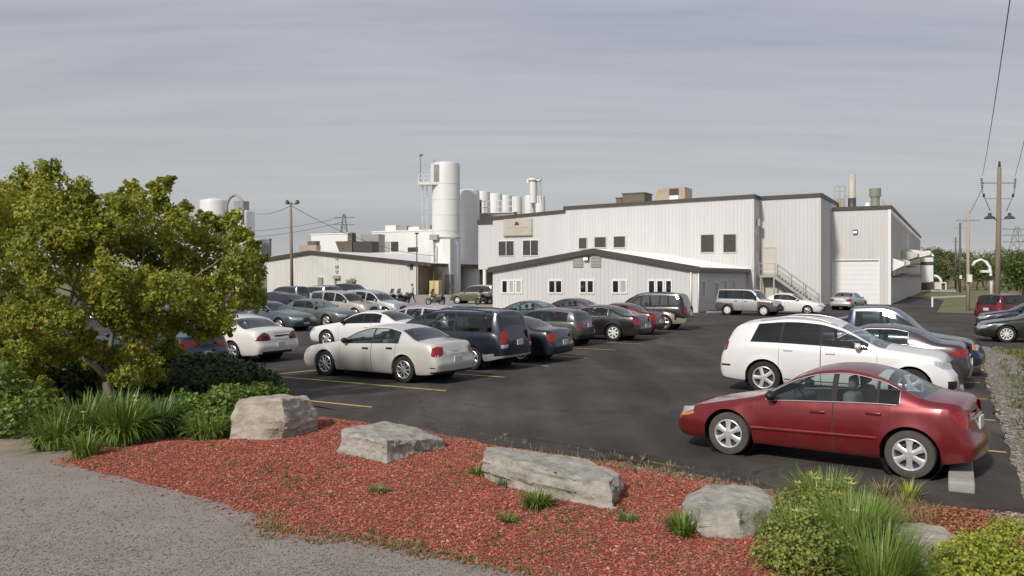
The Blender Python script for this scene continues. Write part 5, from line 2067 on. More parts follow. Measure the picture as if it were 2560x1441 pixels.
# equipment on the loading bay roof
rg = lambda u, d: a_on(u, B3 + d)
d = 5
zz0 = zg - .05
b = Bld('exhaust_stack', 'tall pale exhaust stack with dark collar on the loading bay roof', 'chimney', rg(2130, d), B3 + d, z0=zz0)
b.part('pipe', MB().lathe([(.36, 1.4), (.36, zof(437, rg(2130, d), B3 + d) - zz0), (.30, zof(437, rg(2130, d), B3 + d) - zz0), (.3, 2)], c=(rg(2130, d), B3 + d, zz0), n=14), mat('stack_cream', (0.50, 0.45, 0.38), .5, var=.15, vscale=1), smooth=True)
b.part('collar', MB().lathe([(.39, 0), (.39, 1.4), (.01, 1.41)], c=(rg(2130, d), B3 + d, zz0), n=14), M_STEELD, smooth=True)
b = Bld('roof_tank', 'framed beige tank with railings left of the exhaust stack', 'tank', rg(2085, d), B3 + d, z0=zz0)
a0, a1 = rg(2086, d), rg(2112, d)
zt = zof(466, a0, B3 + d)
b.part('tank', MB().box(a0 + .1, a1 - .1, B3 + d + .1, B3 + d + 1, zz0, zz0 + (zt - zz0) * .5), M_BEIGEU)
mb = MB()
for x in (a0, a0 + (a1 - a0) * .5, a1):
    mb.box(x - .05, x + .05, B3 + d - .05, B3 + d + .05, zz0, zt)
for z in (.55, .8, 1.0):
    mb.box(a0, a1, B3 + d - .04, B3 + d + .04, zz0 + (zt - zz0) * z - .06, zz0 + (zt - zz0) * z)
mb.box(a1 + .6, a1 + .7, B3 + d - .05, B3 + d + .05, zz0, zt - 1)
mb.box(a1 + .05, a1 + .6, B3 + d - .04, B3 + d + .04, zt - 1.1, zt - 1)
b.part('railing', mb, M_STEELG)
b = Bld('roof_fan', 'green grey cylindrical fan housing on the loading bay roof', 'roof fan', rg(2187, d), B3 + d, z0=zz0)
hh = zof(472, rg(2187, d), B3 + d) - zz0
b.part('housing', MB().lathe([(.42, 0), (.42, hh * .62), (.55, hh * .64), (.55, hh), (.5, hh), (.48, hh * .8), (.01, hh * .8)], c=(rg(2188, d), B3 + d, zz0), n=16), mat('fan_green_grey', (0.24, 0.25, 0.20), .5, var=.2, vscale=2), angle=40)
b.part('motor_box', MB().ball((rg(2169, d), B3 + d, zz0 + .45), .32, .32, .5, 10, 6), M_STEELW, smooth=True)
b = Bld('ridge_flashing', 'sloped beige flashing beyond the fan on the loading bay roof', 'roof unit', rg(2200, 9), B3 + 9, z0=zz0)
b.part('sheet', MB().add([(rg(2205, 9), B3 + 9, zz0), (rg(2232, 9), B3 + 9, zz0), (rg(2206, 9), B3 + 9, zz0 + 1.5), (rg(2205, 9), B3 + 9.4, zz0), (rg(2232, 9), B3 + 9.4, zz0), (rg(2206, 9), B3 + 9.4, zz0 + 1.5)],
                         [(0, 1, 2), (5, 4, 3), (0, 2, 5, 3), (1, 4, 5, 2)]), M_BEIGEU)

# ---- long shed on the left
WC = ab(G(1045, 737))
aw, bw = WC
wl = a_on(655, bw)
wp = a_on(778, bw)
zwe, zwp = zof(660, aw, bw), zof(632, wp, bw)
zwl = zof(652, wl, bw)
shed = Bld('long_shed', 'long cream shed with low brown edged gable behind the far cars', 'building', wl, bw)
mb = MB()
aw2 = a_on(668, bw)
rib_wall(mb, aw2, wp, bw, -.1, lambda t: zwl + (zwp - zwl) * ((aw2 - wl) / (wp - wl) + t * (1 - (aw2 - wl) / (wp - wl))), pitch=.5, dep=.03)
rib_wall(mb, wp, aw, bw, -.1, lambda t: zwp + (zwe - zwp) * t, pitch=.5, dep=.03)
mb.quad((aw2, bw, -.1), (aw2 - 4, bw + 6, -.1), (aw2 - 4, bw + 6, zwl), (aw2, bw, zwl))
shed.part('wall', mb, M_SHED)
shed.part('bay_shade_wall', MB().box(aw - .3, aw - .05, bw + .5, bw + 30, -.1, zwe), M_TAN_BAYSHADE)  # open bay closed by a wall, its shade put into the tan colour
mb = MB()
slr = (zwe - zwp) / (aw - wp)
slope(mb, wp, zwp + .3, aw + 2.4, zwe + slr * 2.4 + .3, bw - .3, bw + 32, .15)
sll = (zwp - zwl) / (wp - wl)
slope(mb, wl - 1, zwl - sll + .3, wp, zwp + .3, bw - .3, bw + 32, .15)
shed.part('roof', mb, M_ROOFW)
mb = MB()
rake(mb, wp, zwp + .34, aw + 2.4, zwe + slr * 2.4 + .34, bw - .4, bw - .303, .5)
rake(mb, wl - 1, zwl - sll + .34, wp, zwp + .34, bw - .4, bw - .303, .5)
mb.box(aw + 2.36, aw + 2.46, bw - .4, bw + 32, zwe + slr * 2.4 - .2, zwe + slr * 2.4 + .25)
shed.part('fascia', mb, M_FASCIA)
a = a_on(1028, bw)
shed.part('flood_lamp', MB().box(a - .3, a + .3, bw - .6, bw - .05, zof(668, a, bw), zof(660, a, bw)), M_STEELD)
a = a_on(843, bw)
mb = MB()
for v0, v1, wd in ((646, 650, .25), (664, 671, .3), (676, 684, .25)):
    mb.box(a - wd, a + wd, bw - .12, bw - .04, zof(v1, a, bw), zof(v0, a, bw))
shed.part('wall_fitting', mb, M_STEELG)
shed.part('wall_bracket', MB().box(a - .5, a + .65, bw - .5, bw - .05, zof(697, a, bw), zof(689, a, bw)).box(a - .35, a - .15, bw - .3, bw - .05, 1, zof(697, a, bw) - .002), M_GALV)
a = a_on(803, bw)
shed.part('wall_cabinet', MB().box(a - .45, a + .4, bw - .3, bw - .05, 1.3, zof(694, a, bw)), M_STEELG)
for k in range(2):
    p = world(a_on(1055 + 8 * k, bw), bw + 3 + k)
    t = MB().lathe([(.14, 0), (.14, 3.2), (.05, 3.35)], n=10).build('yellow_bollard', M_YELLOW, smooth=True)
    t.location = p
    tag(t, 'tall yellow guard post %s the shed corner' % ('nearest' if k == 0 else 'second from'), 'bollard', 'yellow posts by the shed')
t = rounded(-.8, .8, -.5, .5, 0, 2.0, .08).build('yellow_bin', mat('pale_yellow_bin', (0.6, 0.5, 0.25), .6), smooth=True)
t.location = world(a_on(1070, bw), bw + 2)
t.rotation_euler = (0, 0, RZ)
tag(t, 'pale yellow bin in front of the tall silo', 'bin')

# buildings beyond the shed
bb = bw + 34
for nm, lb, u0, u1, v0, z0v, d, dp, m in (
        ('white_block', 'white flat roofed block between the shed roof and the tall silo', 930, 1090, 582, 660, 34, 8, M_STEELW),
        ('pale_wall_block', 'low white block left of the brown roof plant', 778, 872, 588, 660, 36, 1, M_WTRIM),
        ('grey_louvre_block', 'small grey louvred cabinet on the shed roof at the far left', 653, 673, 601, 640, 20, .6, M_STEELG)):
    a0, a1 = a_on(u0, bw + d), a_on(u1, bw + d)
    zt = zof(v0, a0, bw + d)
    z0 = zof(z0v, a0, bw + d) if z0v < 650 else 0
    b = Bld(nm, lb, 'building', a0, bw + d, z0=z0)
    b.part('wall', MB().box(a0, a1, bw + d, bw + d + dp, z0, zt), m)
    b.part('roof_edge', MB().box(a0 - .1, a1 + .1, bw + d - .1, bw + d + dp, zt + .002, zt + .25), M_WTRIM if m is not M_STEELG else M_STEELG)
    if nm == 'white_block':
        for p0, p1, q0, q1, mm, nn in ((942, 975, 605, 630, M_BLIND, 'shutter'), (978, 996, 605, 629, M_STEELD, 'opening'), (1020, 1045, 619, 630, M_STEELD, 'louvre')):
            x0, x1 = a_on(p0, bw + d), a_on(p1, bw + d)
            b.part(nn, MB().box(x0, x1, bw + d - .1, bw + d + .05, zof(q1, x0, bw + d), zof(q0, x0, bw + d)), mm)
        for k, (p0, p1, q0) in enumerate(((963, 990, 564), (1021, 1048, 568))):
            x0, x1 = a_on(p0, bw + d + 1), a_on(p1, bw + d + 1)
            c = Bld('white_roof_box', 'white box vent on the white block roof, %s' % ('left one' if k == 0 else 'nearer the tall silo'), 'roof unit', x0, bw + d + 1, z0=zt + .25)
            c.part('casing', MB().box(x0, x1, bw + d + 1, bw + d + 3, zt + .25, zof(q0, x0, bw + d + 1)), M_STEELW)
            c.part('duct', MB().box(x1 + .02, x1 + 2.4, bw + d + 1.2, bw + d + 2.6, zt + .25, zt + 1.2), M_STEELG)
d = 22
a0, a1, a2 = a_on(838, bw + d), a_on(880, bw + d), a_on(930, bw + d)
z0 = zof(632, a0, bw + d)
b = Bld('brown_roof_plant', 'cluster of brown roof plant with a vent hood on the shed roof', 'roof unit', a0, bw + d, z0=z0)
b.part('hood', MB().add([(a0 + 1, bw + d, z0), (a1, bw + d, z0), (a1, bw + d, zof(604, a0, bw + d)), (a0, bw + d, zof(604, a0, bw + d)), (a0 + 1, bw + d + 2, z0), (a1, bw + d + 2, z0), (a1, bw + d + 2, zof(604, a0, bw + d)), (a0, bw + d + 2, zof(604, a0, bw + d))],
                         [(0, 1, 2, 3), (7, 6, 5, 4), (3, 2, 6, 7), (0, 3, 7, 4), (1, 5, 6, 2)]), M_BROWNU)
b.part('cowl', MB().box(a1 - 1.2, a1 - .2, bw + d + .2, bw + d + 1.4, zof(604, a0, bw + d) + .002, zof(584, a0, bw + d)), M_BROWNU)
b.part('dark_unit', MB().box(a1 + .2, a2, bw + d, bw + d + 2, z0, zof(606, a0, bw + d)), M_STEELD)
b.part('grey_unit', MB().box(a1 + .4, a2 - .1, bw + d + 2.1, bw + d + 4, z0, zof(587, a0, bw + d)), M_STEELG)
d = 12
a0 = a_on(748, bw + d)
a1 = a_on(790, bw + d)
z0 = zof(630, a0, bw + d)
b = Bld('rusty_roof_vents', 'rusty vent stubs on the shed ridge beside the lamp pole', 'roof vent', a0, bw + d, z0=z0)
b.part('duct', MB().box(a0, a1, bw + d, bw + d + 1.2, z0 - .4, zof(614, a0, bw + d)), M_BEIGEU)
b.part('cap', MB().box(a0 + (a1 - a0) * .5, a1, bw + d, bw + d + 1, zof(614, a0, bw + d) + .002, zof(604, a0, bw + d)), M_BROWNU)

# ================================================================ silos
def silo(label, u, rpx, vtop, y, vbase=None, ladder=False, dome=True):
    p = AT(u, HOR, y)
    r = rpx * y / FOC
    h = CAMH - (vtop - HOR) * y / FOC
    t = thing('white_silo', label, 'silo', (p.x, y, 0), RZ, 'white silos')
    mb = MB().lathe([(r * 1.0, 0), (r, h * .98), (r * .96, h), (r * .3, h + r * (.16 if dome else .05)), (.01, h + r * (.17 if dome else .05))], n=32)
    mb.build('shell', M_STEELW, t, angle=35)
    for f in (.12, .24, .36, .48, .6, .72, .84):
        MB().lathe([(r, h * f), (r + .03, h * f), (r + .03, h * f + .09), (r, h * f + .09)], n=32).build('seam_band', M_STEELW, t, angle=35)
    return t, r, h


yS = 126
t, r, h = silo('tallest white silo with ladder cage and platform at its top', 1115, 35, 410, yS)
mb = MB().lathe([(r + .12, 0), (r + .12, h * .40), (r + .02, h * .41)], n=32)
mb.build('skirt', M_STEELW, t, angle=35)
mb = MB()
mb.box(r * .35, r * 1.0, -r - .06, -r * .5, 0, h * .415)
mb.build('cable_duct', M_STEELW, t)
MB().box(r * .55, r * 1.06, -r * 1.05 - .05, -r * .6, .1, 2.9).build('access_door', M_STEELG, t)
# rings at the band height with a junction box, painted marks near the base
MB().tube([(-r * .3, -r - .3, .2), (-r * .3, -r - .3, h * .41)], .11, 8).tube([(-r * .05, -r - .28, .2), (-r * .05, -r - .28, h * .36), (-r * .3, -r - .3, h * .38)], .07, 6).build('conduit', M_GALV, t, smooth=True)
MB().lathe([(r + .1, h * .43), (r + .28, h * .43), (r + .28, h * .437), (r + .1, h * .437)], n=32).build('ring_pipe', M_STEELW, t, angle=35)
MB().box(-r * .55, r * .1, -r - .65, -r - .15, h * .41, h * .45).build('junction_box', M_GALV, t)
# the little painted mark low on the shell: two dark strokes groups
mb = MB()
for x, w_, hh in ((-.95, .28, .34), (-.6, .28, .34), (-.05, .5, .5)):
    ang = x / (r + .125)
    for s_ in (-1, 1):
        q = []
        for dx, z in ((s_ * w_ * .5 - .05, 0), (s_ * w_ * .5 + .05, 0), (s_ * w_ * .1 + .05, hh), (s_ * w_ * .1 - .05, hh)):
            a_ = (x + dx) / (r + .13) - math.pi / 2 + TH - .1
            q.append(((r + .135) * math.cos(a_), (r + .135) * math.sin(a_), 2.45 + z))
        mb.add(q, [(0, 1, 2, 3)])
mb.build('painted_mark', M_STEELG, t)
c = math.pi / 2 + TH
# platform and caged ladder on the left flank
k = thing('silo_platform', 'white platform with cabinet and mast at the tallest silo top', 'platform', (t.location.x, yS, 0), 0)
mb = MB().box(-r * 1.9, -r * .3, -r * .9, r * .2, h * .83, h * .85)
mb.build('deck', M_STEELW, k)
mb = MB()
for x in (-r * 1.88, -r * 1.5, -r * 1.1):
    mb.box(x - .05, x + .05, -r * .9, -r * .88, h * .85, h * .85 + 1.2)
mb.box(-r * 1.9, -r * 1.0, -r * .9, -r * .88, h * .85 + 1.12, h * .85 + 1.2)
mb.box(-r * 1.9, -r * 1.0, -r * .9, -r * .88, h * .85 + .55, h * .85 + .62)
mb.build('guard_rail', M_STEELW, k)
MB().box(-r * 1.0, -r * .45, -r * .9, -r * .2, h * .85, h * .99).build('cabinet', M_STEELW, k)
MB().box(-r * .78, -r * .42, -r * .93, -r * .905, h * .855, h * .98).build('louvre', M_STEELG, k)
mb = MB().tube([(-r * 1.78, -r * .5, h * .85), (-r * 1.78, -r * .5, h * 1.055)], .09, 6)
mb.ball((-r * 1.74, -r * .5, h * 1.06), .35, .3, .22, 8, 5)
mb.tube([(-r * .8, -r * .5, h * .99), (-r * .8, -r * .5, h * 1.025)], .07, 6)
mb.build('mast', M_STEELG, k)
mb = MB()
for y in (-.3, .3):
    mb.box(-r * 1.35, -r * 1.32, y - .5, y - .44, h * .48, h * .83)
z = h * .49
while z < h * .83:
    mb.box(-r * 1.36, -r * 1.30, -.8, -.2, z, z + .06)
    pts = [(-r * 1.33 - .75 * math.sin(a_), -.5 + .42 * math.cos(a_), z) for a_ in [math.pi * i / 6 for i in range(7)]]
    if int(z / .9) % 2 == 0:
        mb.tube(pts, .035, 4)
    z += .45
for a_ in (.3, .5, .7):
    mb.tube([(-r * 1.33 - .75 * math.sin(math.pi * a_), -.5 + .42 * math.cos(math.pi * a_), zz_) for zz_ in (h * .49, h * .83)], .03, 4)
mb.build('caged_ladder', M_STEELW, k)
silo('broad shaded silo just behind the tallest one', 1172, 27, 477, 133)
for i, (u, rp, vt, y, lb) in enumerate(((1206, 19, 481, 142, 'first of the shorter silos in line beyond the broad shaded one'), (1238, 18, 486, 150, 'second of the shorter silos in line above the hall roof'),
                                        (1264, 16, 490, 158, 'third of the shorter silos in line above the hall roof'), (1290, 15, 494, 166, 'fourth of the shorter silos in line above the hall roof'),
                                        (1325, 14, 490, 172, 'silo below the white cyclone pipe'), (1350, 13, 492, 180, 'last silo in the line above the hall roof'))):
    tt, r_, h_ = silo(lb, u, rp, vt, y)
k = thing('cyclone_pipe', 'white cyclone separator with side arm above the silo line', 'cyclone', (AT(1333, HOR, 170).x, 170, 0), RZ)
zt = CAMH + (690 - 449) * 170 / FOC
zb_ = CAMH + (690 - 496) * 170 / FOC
MB().lathe([(.75, zb_ - 1), (.75, zt - .3), (1.1, zt - .25), (1.1, zt + .2), (.01, zt + .25)], n=14).build('pipe', M_STEELW, k, angle=35)
MB().box(-1.3, -.7, -.4, .4, zt - .7, zt + .1).box(.7, 1.7, -.4, .4, zt - .4, zt - .05).build('side_arm', M_STEELW, k)
mb = MB()
for x in (1.2, 1.9):
    mb.tube([(x, 0, zb_ - 1), (x - .4, 0, zt - .3)], .09, 5)
for i in range(8):
    mb.box(1.0, 1.9, -.05, .05, zb_ + i * .55, zb_ + i * .55 + .08)
mb.build('ladder', M_GALV, k)
# walkway in front of the line of silos
k = thing('silo_walkway', 'grey steel walkway with railing in front of the shorter silos', 'walkway', (AT(1200, HOR, 136).x, 136, 0), RZ)
zz_ = CAMH + (690 - 534) * 136 / FOC
MB().box(-.6, 6.5, -.5, .7, zz_ - 1.6, zz_ - .1).build('duct', M_STEELG, k)
MB().box(-.9, 6.6, -.7, .8, zz_ - .1, zz_).build('deck', M_STEELW, k)
mb = MB()
for i in range(8):
    mb.box(-.9 + i * 1.05, -.82 + i * 1.05, -.7, -.62, zz_, zz_ + 1.9)
for hh in (.9, 1.9):
    mb.box(-.9, 6.5, -.7, -.64, zz_ + hh - .08, zz_ + hh)
mb.build('guard_rail', M_STEELW, k)
MB().box(-.5, .2, -.4, .2, zz_, zz_ + 2.2).build('motor', M_STEELD, k)
# the two at the left, behind the tree
tt, r_, h_ = silo('white silo behind the tree crown, left of the one with the arched pipe', 535, 34, 502, 152)
tt, r_, h_ = silo('white silo with arched grey pipe over its top', 607, 29, 530, 146)
MB().box(-r_ * .4, r_ * .45, -r_ * .6, r_ * .3, h_ + .2, h_ + 1.8).build('hopper', M_STEELG, tt)
MB().box(-r_ * .5, r_ * .5, -r_ - .12, -r_ - .01, h_ - 1.3, h_ - .5).build('louvre', M_STEELD, tt)
pts = [(-r_ * .95, -r_ * .9, h_ - .5)]
for i in range(13):
    a_ = math.pi * i / 12
    pts.append((-r_ * .95 * math.cos(a_), -r_ * .9, h_ + .6 + 2.1 * math.sin(a_)))
pts.append((r_ * .95, -r_ * .9, h_ - 2.2))
MB().tube(pts, .22, 8).build('arched_pipe', M_STEELG, tt, smooth=True)
# ================================================================ boulders
M_STONE = mat('limestone', (0.40, 0.355, 0.295), .95, col2=(0.19, 0.165, 0.13), vscale=3.6, bump=.8, bscale=11, detail=12, stretch=(1, 1, 1.5), contrast=(.42, .74), bdist=.045)
M_STONE2 = mat('grey_limestone', (0.36, 0.335, 0.29), .95, col2=(0.16, 0.15, 0.125), vscale=4.2, bump=.8, bscale=12, detail=12, stretch=(1, 1, 1.5), contrast=(.42, .74), bdist=.045)


def boulder(label, pts, m, seed, lay=.02, amp=.05, cuts=5):
    bm = bmesh.new()
    for p in pts:
        bm.verts.new(p)
    bmesh.ops.convex_hull(bm, input=bm.verts)
    loose = [v for v in bm.verts if not v.link_faces]
    bmesh.ops.delete(bm, geom=loose, context='VERTS')
    bmesh.ops.triangulate(bm, faces=bm.faces)
    bmesh.ops.dissolve_limit(bm, angle_limit=.05, verts=bm.verts, edges=bm.edges)
    bmesh.ops.triangulate(bm, faces=bm.faces)
    for _ in range(cuts):
        long = [e for e in bm.edges if e.calc_length() > .07]
        if not long:
            break
        bmesh.ops.subdivide_edges(bm, edges=long, cuts=1, use_grid_fill=False)
        bmesh.ops.triangulate(bm, faces=[f for f in bm.faces if len(f.verts) > 3])
    bmesh.ops.smooth_vert(bm, verts=bm.verts, factor=.2, use_axis_x=True, use_axis_y=True, use_axis_z=True)
    bm.normal_update()
    o = Vector((seed * 3.1, seed * 1.7, 0))
    mv = []
    for v in bm.verts:
        p = v.co
        n1 = noise.noise(p * 1.6 + o)
        n2 = noise.noise(p * 5 + o)
        n4 = noise.noise(p * 12 + o)
        lines = noise.noise(Vector((p.x * .5, p.y * .5, p.z * 13)) + o)
        vert = noise.noise(Vector((p.x * 6, p.y * 6, p.z * .6)) + o)
        side = 1 - abs(v.normal.z)
        pit = noise.noise(p * 8 + o * 2)
        d = n1 * amp + n2 * amp * .5 + n4 * amp * .3 - .03 * max(0, pit - .25) + side * (lay * (1 if lines > .12 else -.6) + .03 * min(0, vert + .25) * 2)
        mv.append(v.normal * d)
    for v, d in zip(bm.verts, mv):
        v.co += d
    c = sum((v.co for v in bm.verts), Vector()) / len(bm.verts)
    c.z = 0
    for v in bm.verts:
        v.co -= c
    me = bpy.data.meshes.new('boulder')
    bm.to_mesh(me)
    bm.free()
    me.materials.append(m)
    me.polygons.foreach_set('use_smooth', [True] * len(me.polygons))
    me.set_sharp_from_angle(angle=math.radians(42))
    ob = bpy.data.objects.new('boulder', me)
    COL.objects.link(ob)
    ob.location = c
    return tag(ob, label, 'boulder', 'limestone boulders in the mulch bed')


Z0 = -.12


def foot(*pts):
    """buried foot points below where the stone meets the ground"""
    return [G(u, v) - Vector((0, 0, .12)) for u, v in pts]


def top(*pts):
    return [AT(u, v, y) for u, v, y in pts]


boulder('tallest pale boulder with a stepped corner beside the feathery shrub', foot((569, 1101), (640, 1104), (700, 1101), (793, 1077), (800, 1058), (610, 1060)) +
        top((572, 1070, 13.95), (582, 1034, 14.0), (602, 1030, 14.02), (597, 1006, 14.05), (640, 1000, 14.0), (702, 996, 13.95), (778, 1000, 14.75), (791, 1050, 14.72), (712, 1050, 13.85), (620, 990, 14.9), (770, 989, 15.1)), M_STONE, 1)
boulder('low wedge shaped boulder with flat top second from the tree', foot((846, 1136), (968, 1159), (1004, 1150), (1114, 1121), (1095, 1085), (880, 1080)) +
        top((848, 1088, 12.8), (854, 1070, 13.0), (960, 1056, 13.8), (1010, 1062, 13.7), (1050, 1080, 13.4), (1113, 1099, 13.2), (1080, 1088, 13.5), (968, 1104, 12.2), (1000, 1097, 12.5), (848, 1076, 12.9)), M_STONE2, 2)
boulder('longest slab shaped boulder in the middle of the mulch', foot((1204, 1196), (1340, 1241), (1450, 1262), (1537, 1276), (1555, 1240), (1500, 1180), (1230, 1160)) +
        top((1205, 1130, 11.25), (1215, 1117, 11.6), (1330, 1130, 11.75), (1470, 1148, 11.3), (1547, 1186, 10.5), (1550, 1206, 10.3), (1522, 1207, 9.8), (1440, 1197, 9.98), (1350, 1178, 10.35), (1250, 1144, 10.95)), M_STONE2, 3, lay=.028)
boulder('rounded rough boulder beside the flowering clump', foot((1702, 1302), (1760, 1346), (1860, 1350), (1945, 1312), (1950, 1270), (1740, 1265)) +
        top((1700, 1262, 9.35), (1715, 1240, 9.6), (1765, 1212, 10.0), (1830, 1208, 10.0), (1890, 1215, 9.9), (1940, 1252, 9.4), (1944, 1285, 9.15), (1840, 1276, 8.75), (1750, 1268, 8.85), (1738, 1310, 8.75)), M_STONE2, 4, amp=.05)
boulder('small dull boulder half sunk in the plants near the lot corner', foot((2238, 1378), (2300, 1424), (2400, 1414), (2420, 1380), (2300, 1345)) +
        top((2228, 1337, 8.3), (2245, 1314, 8.55), (2300, 1308, 8.6), (2360, 1325, 8.4), (2402, 1352, 8.0), (2330, 1356, 7.85)), M_STONE, 5, amp=.05)
boulder('small pale stone beside the yellow green shrub', foot((2440, 1400), (2500, 1410), (2510, 1380), (2450, 1370)) + top((2450, 1356, 8.0), (2480, 1348, 8.2), (2502, 1362, 8.0)), M_STONE2, 6, amp=.02)
boulder('fist sized stone at the right end of the long slab', foot((1556, 1262), (1576, 1262), (1578, 1245), (1556, 1240)) + top((1558, 1246, 10.1), (1572, 1244, 10.15)), M_STONE2, 7, amp=.01)

# ================================================================ plants
M_BARK = mat('grey_brown_bark', (0.17, 0.125, 0.09), .95, col2=(0.26, 0.20, 0.15), vscale=6, bump=1, bscale=25, stretch=(1, 1, .3))
M_LEAF = mat('olive_leaf', (0.40, 0.395, 0.055), .55, island=.42, transl=.5, col2=(0.215, 0.27, 0.04), vscale=1.1, contrast=(.4, .66))
M_LEAF_MID = mat('mid_green_leaf', (0.10, 0.15, 0.03), .6, island=.35, transl=.3)
M_GRASSY = mat('fresh_grass_blade', (0.20, 0.29, 0.055), .5, island=.35, transl=.35)
M_LEAF_BUSH = mat('bush_leaf', (0.24, 0.28, 0.06), .6, island=.35, transl=.3)
M_LEAF_DARK = mat('dark_evergreen_leaf', (0.062, 0.102, 0.03), .7, island=.4, transl=.15, col2=(0.055, 0.085, 0.024), vscale=1.5)
M_LILY = mat('lily_leaf', (0.15, 0.225, 0.035), .5, island=.35, transl=.3)
M_LILY2 = mat('bluish_lily_leaf', (0.115, 0.20, 0.05), .5, island=.35, transl=.3)
M_YG = mat('yellow_green_leaf', (0.34, 0.37, 0.05), .6, island=.35, transl=.35)
M_RUST = mat('rusty_leaf', (0.34, 0.15, 0.075), .8, island=.4, transl=.2)
M_DRYG = mat('dry_grass', (0.26, 0.21, 0.10), .8, island=.35, transl=.25)
M_PETAL = mat('pale_yellow_petal', (0.72, 0.56, 0.20), .6, island=.25, transl=.3)
M_PETAL_W = mat('cream_petal', (0.75, 0.66, 0.42), .6, island=.2, transl=.3)


def leaf_quads(mb, c, n, rx, ry, rz, size, r, shell=.55, up=.25):
    """leaves spread through an ellipsoid, denser near its surface"""
    for _ in range(n):
        d = Vector((r.gauss(0, 1), r.gauss(0, 1), r.gauss(0, 1)))
        if d.length < 1e-4:
            continue
        d.normalize()
        k = shell + (1 - shell) * r.random() ** .5 if r.random() < .8 else r.random()
        k *= 1 + .16 * noise.noise(Vector((d.x * 2.3 + c[0] * 3, d.y * 2.3 + c[1] * 3, d.z * 2.3 + c[2] * 3))) * 2
        p = Vector((c[0] + d.x * rx * k, c[1] + d.y * ry * k, c[2] + d.z * rz * k))
        nn = (d * .75 + Vector((r.gauss(0, .6), r.gauss(0, .6), r.gauss(0, .6) + up))).normalized()
        t = nn.cross(Vector((r.gauss(0, 1), r.gauss(0, 1), r.gauss(0, 1)))).normalized()
        b = nn.cross(t)
        s = size * r.uniform(.6, 1.25)
        w = s * r.uniform(.32, .45)
        mb.add([p - t * s * .5, p - t * s * .05 + b * w + nn * s * .08, p + t * s * .5, p - t * s * .05 - b * w + nn * s * .08], [(0, 1, 2, 3)])


def limb(mb, p0, p1, r0, r1, r, wob=.12, n=5):
    pts, rs = [], []
    p0, p1 = Vector(p0), Vector(p1)
    ln = (p1 - p0).length
    for i in range(n + 1):
        t = i / n
        p = p0.lerp(p1, t)
        if 0 < i < n:
            p += Vector((r.uniform(-1, 1), r.uniform(-1, 1), r.uniform(-.5, .5))) * wob * ln * .5
        pts.append(p)
        rs.append(r0 + (r1 - r0) * t)
    mb.tube(pts, rs, 7)
    return pts


# ---- the big many stemmed shrub tree at the left
r = random.Random(21)
TB = G(272, 1012)
TY = TB.y
big = thing('shrub_tree', 'big many stemmed tree with olive yellow leaves at the left edge', 'tree', TB)
K = TY / FOC


def tp(u, v, dy=0.0):
    p = AT(u, v, TY + dy)
    return p - TB


mb = MB()
stems = []
limb(mb, (0, 0, -.15), tp(272, 945), .115, .10, r, .05)
for u, v, dy, r0, r1, b0 in ((150, 800, -.5, .075, .03, (268, 950)), (285, 800, .4, .08, .035, (275, 950)), (60, 700, .6, .06, .02, (215, 870)), (200, 640, .2, .05, .02, (170, 820)), (360, 640, -.3, .06, .02, (285, 830)),
                             (480, 700, .8, .05, .018, (300, 830)), (30, 560, -.7, .04, .012, (95, 740)), (250, 560, .9, .045, .014, (210, 660)), (395, 540, .6, .03, .01, (360, 650)),
                             (560, 640, -.5, .035, .01, (470, 705)), (120, 480, .3, .035, .01, (195, 650)), (-120, 640, .8, .05, .015, (60, 740)), (225, 700, -1.0, .03, .01, (150, 800)), (110, 690, -1.1, .028, .008, (225, 760))):
    limb(mb, tp(*b0, dy * .4), tp(u, v, dy), r0, r1, r, .14)
mb.build('trunk', M_BARK, big, smooth=True)
mb = MB()
CL = [(60, 470, 62), (130, 450, 55), (200, 490, 55), (-40, 480, 80), (20, 540, 70), (110, 540, 62), (190, 560, 60), (265, 530, 52), (330, 540, 48), (300, 600, 60), (400, 560, 46), (450, 570, 48), (500, 580, 42),
      (350, 620, 60), (420, 640, 62), (490, 650, 58), (560, 620, 48), (610, 650, 42), (640, 680, 30), (590, 700, 46), (520, 720, 58), (440, 730, 60), (360, 720, 58), (290, 690, 50), (540, 780, 46), (480, 800, 44), (410, 810, 52),
      (330, 810, 56), (350, 880, 46), (300, 770, 42), (420, 870, 34), (230, 620, 50), (80, 630, 55), (0, 640, 70), (-70, 600, 90), (30, 730, 50), (-40, 760, 80), (110, 700, 36), (60, 800, 46), (-20, 860, 70), (90, 870, 50),
      (150, 880, 42), (20, 940, 62), (215, 720, 34), (170, 640, 40), (320, 940, 34), (375, 935, 30), (235, 880, 32), (105, 420, 26), (60, 430, 24), (200, 468, 28), (330, 470, 18), (345, 500, 22), (395, 475, 22), (420, 452, 15), (390, 510, 24), (290, 500, 26),
      (430, 530, 22), (465, 520, 20), (520, 545, 20), (555, 560, 24), (590, 540, 16), (615, 585, 20), (630, 620, 20), (505, 840, 24), (535, 830, 18), (255, 590, 40), (145, 760, 30), (160, 590, 45), (390, 690, 50), (640, 740, 26), (600, 760, 24), (560, 810, 30), (520, 800, 30), (130, 790, 44), (180, 800, 36), (200, 690, 40), (60, 760, 44), (250, 760, 40), (180, 930, 40), (100, 950, 46), (300, 900, 30), (-30, 930, 60), (60, 900, 50), (130, 850, 40), (200, 850, 30), (90, 1000, 40), (0, 1000, 50), (260, 700, 44), (330, 770, 44)]
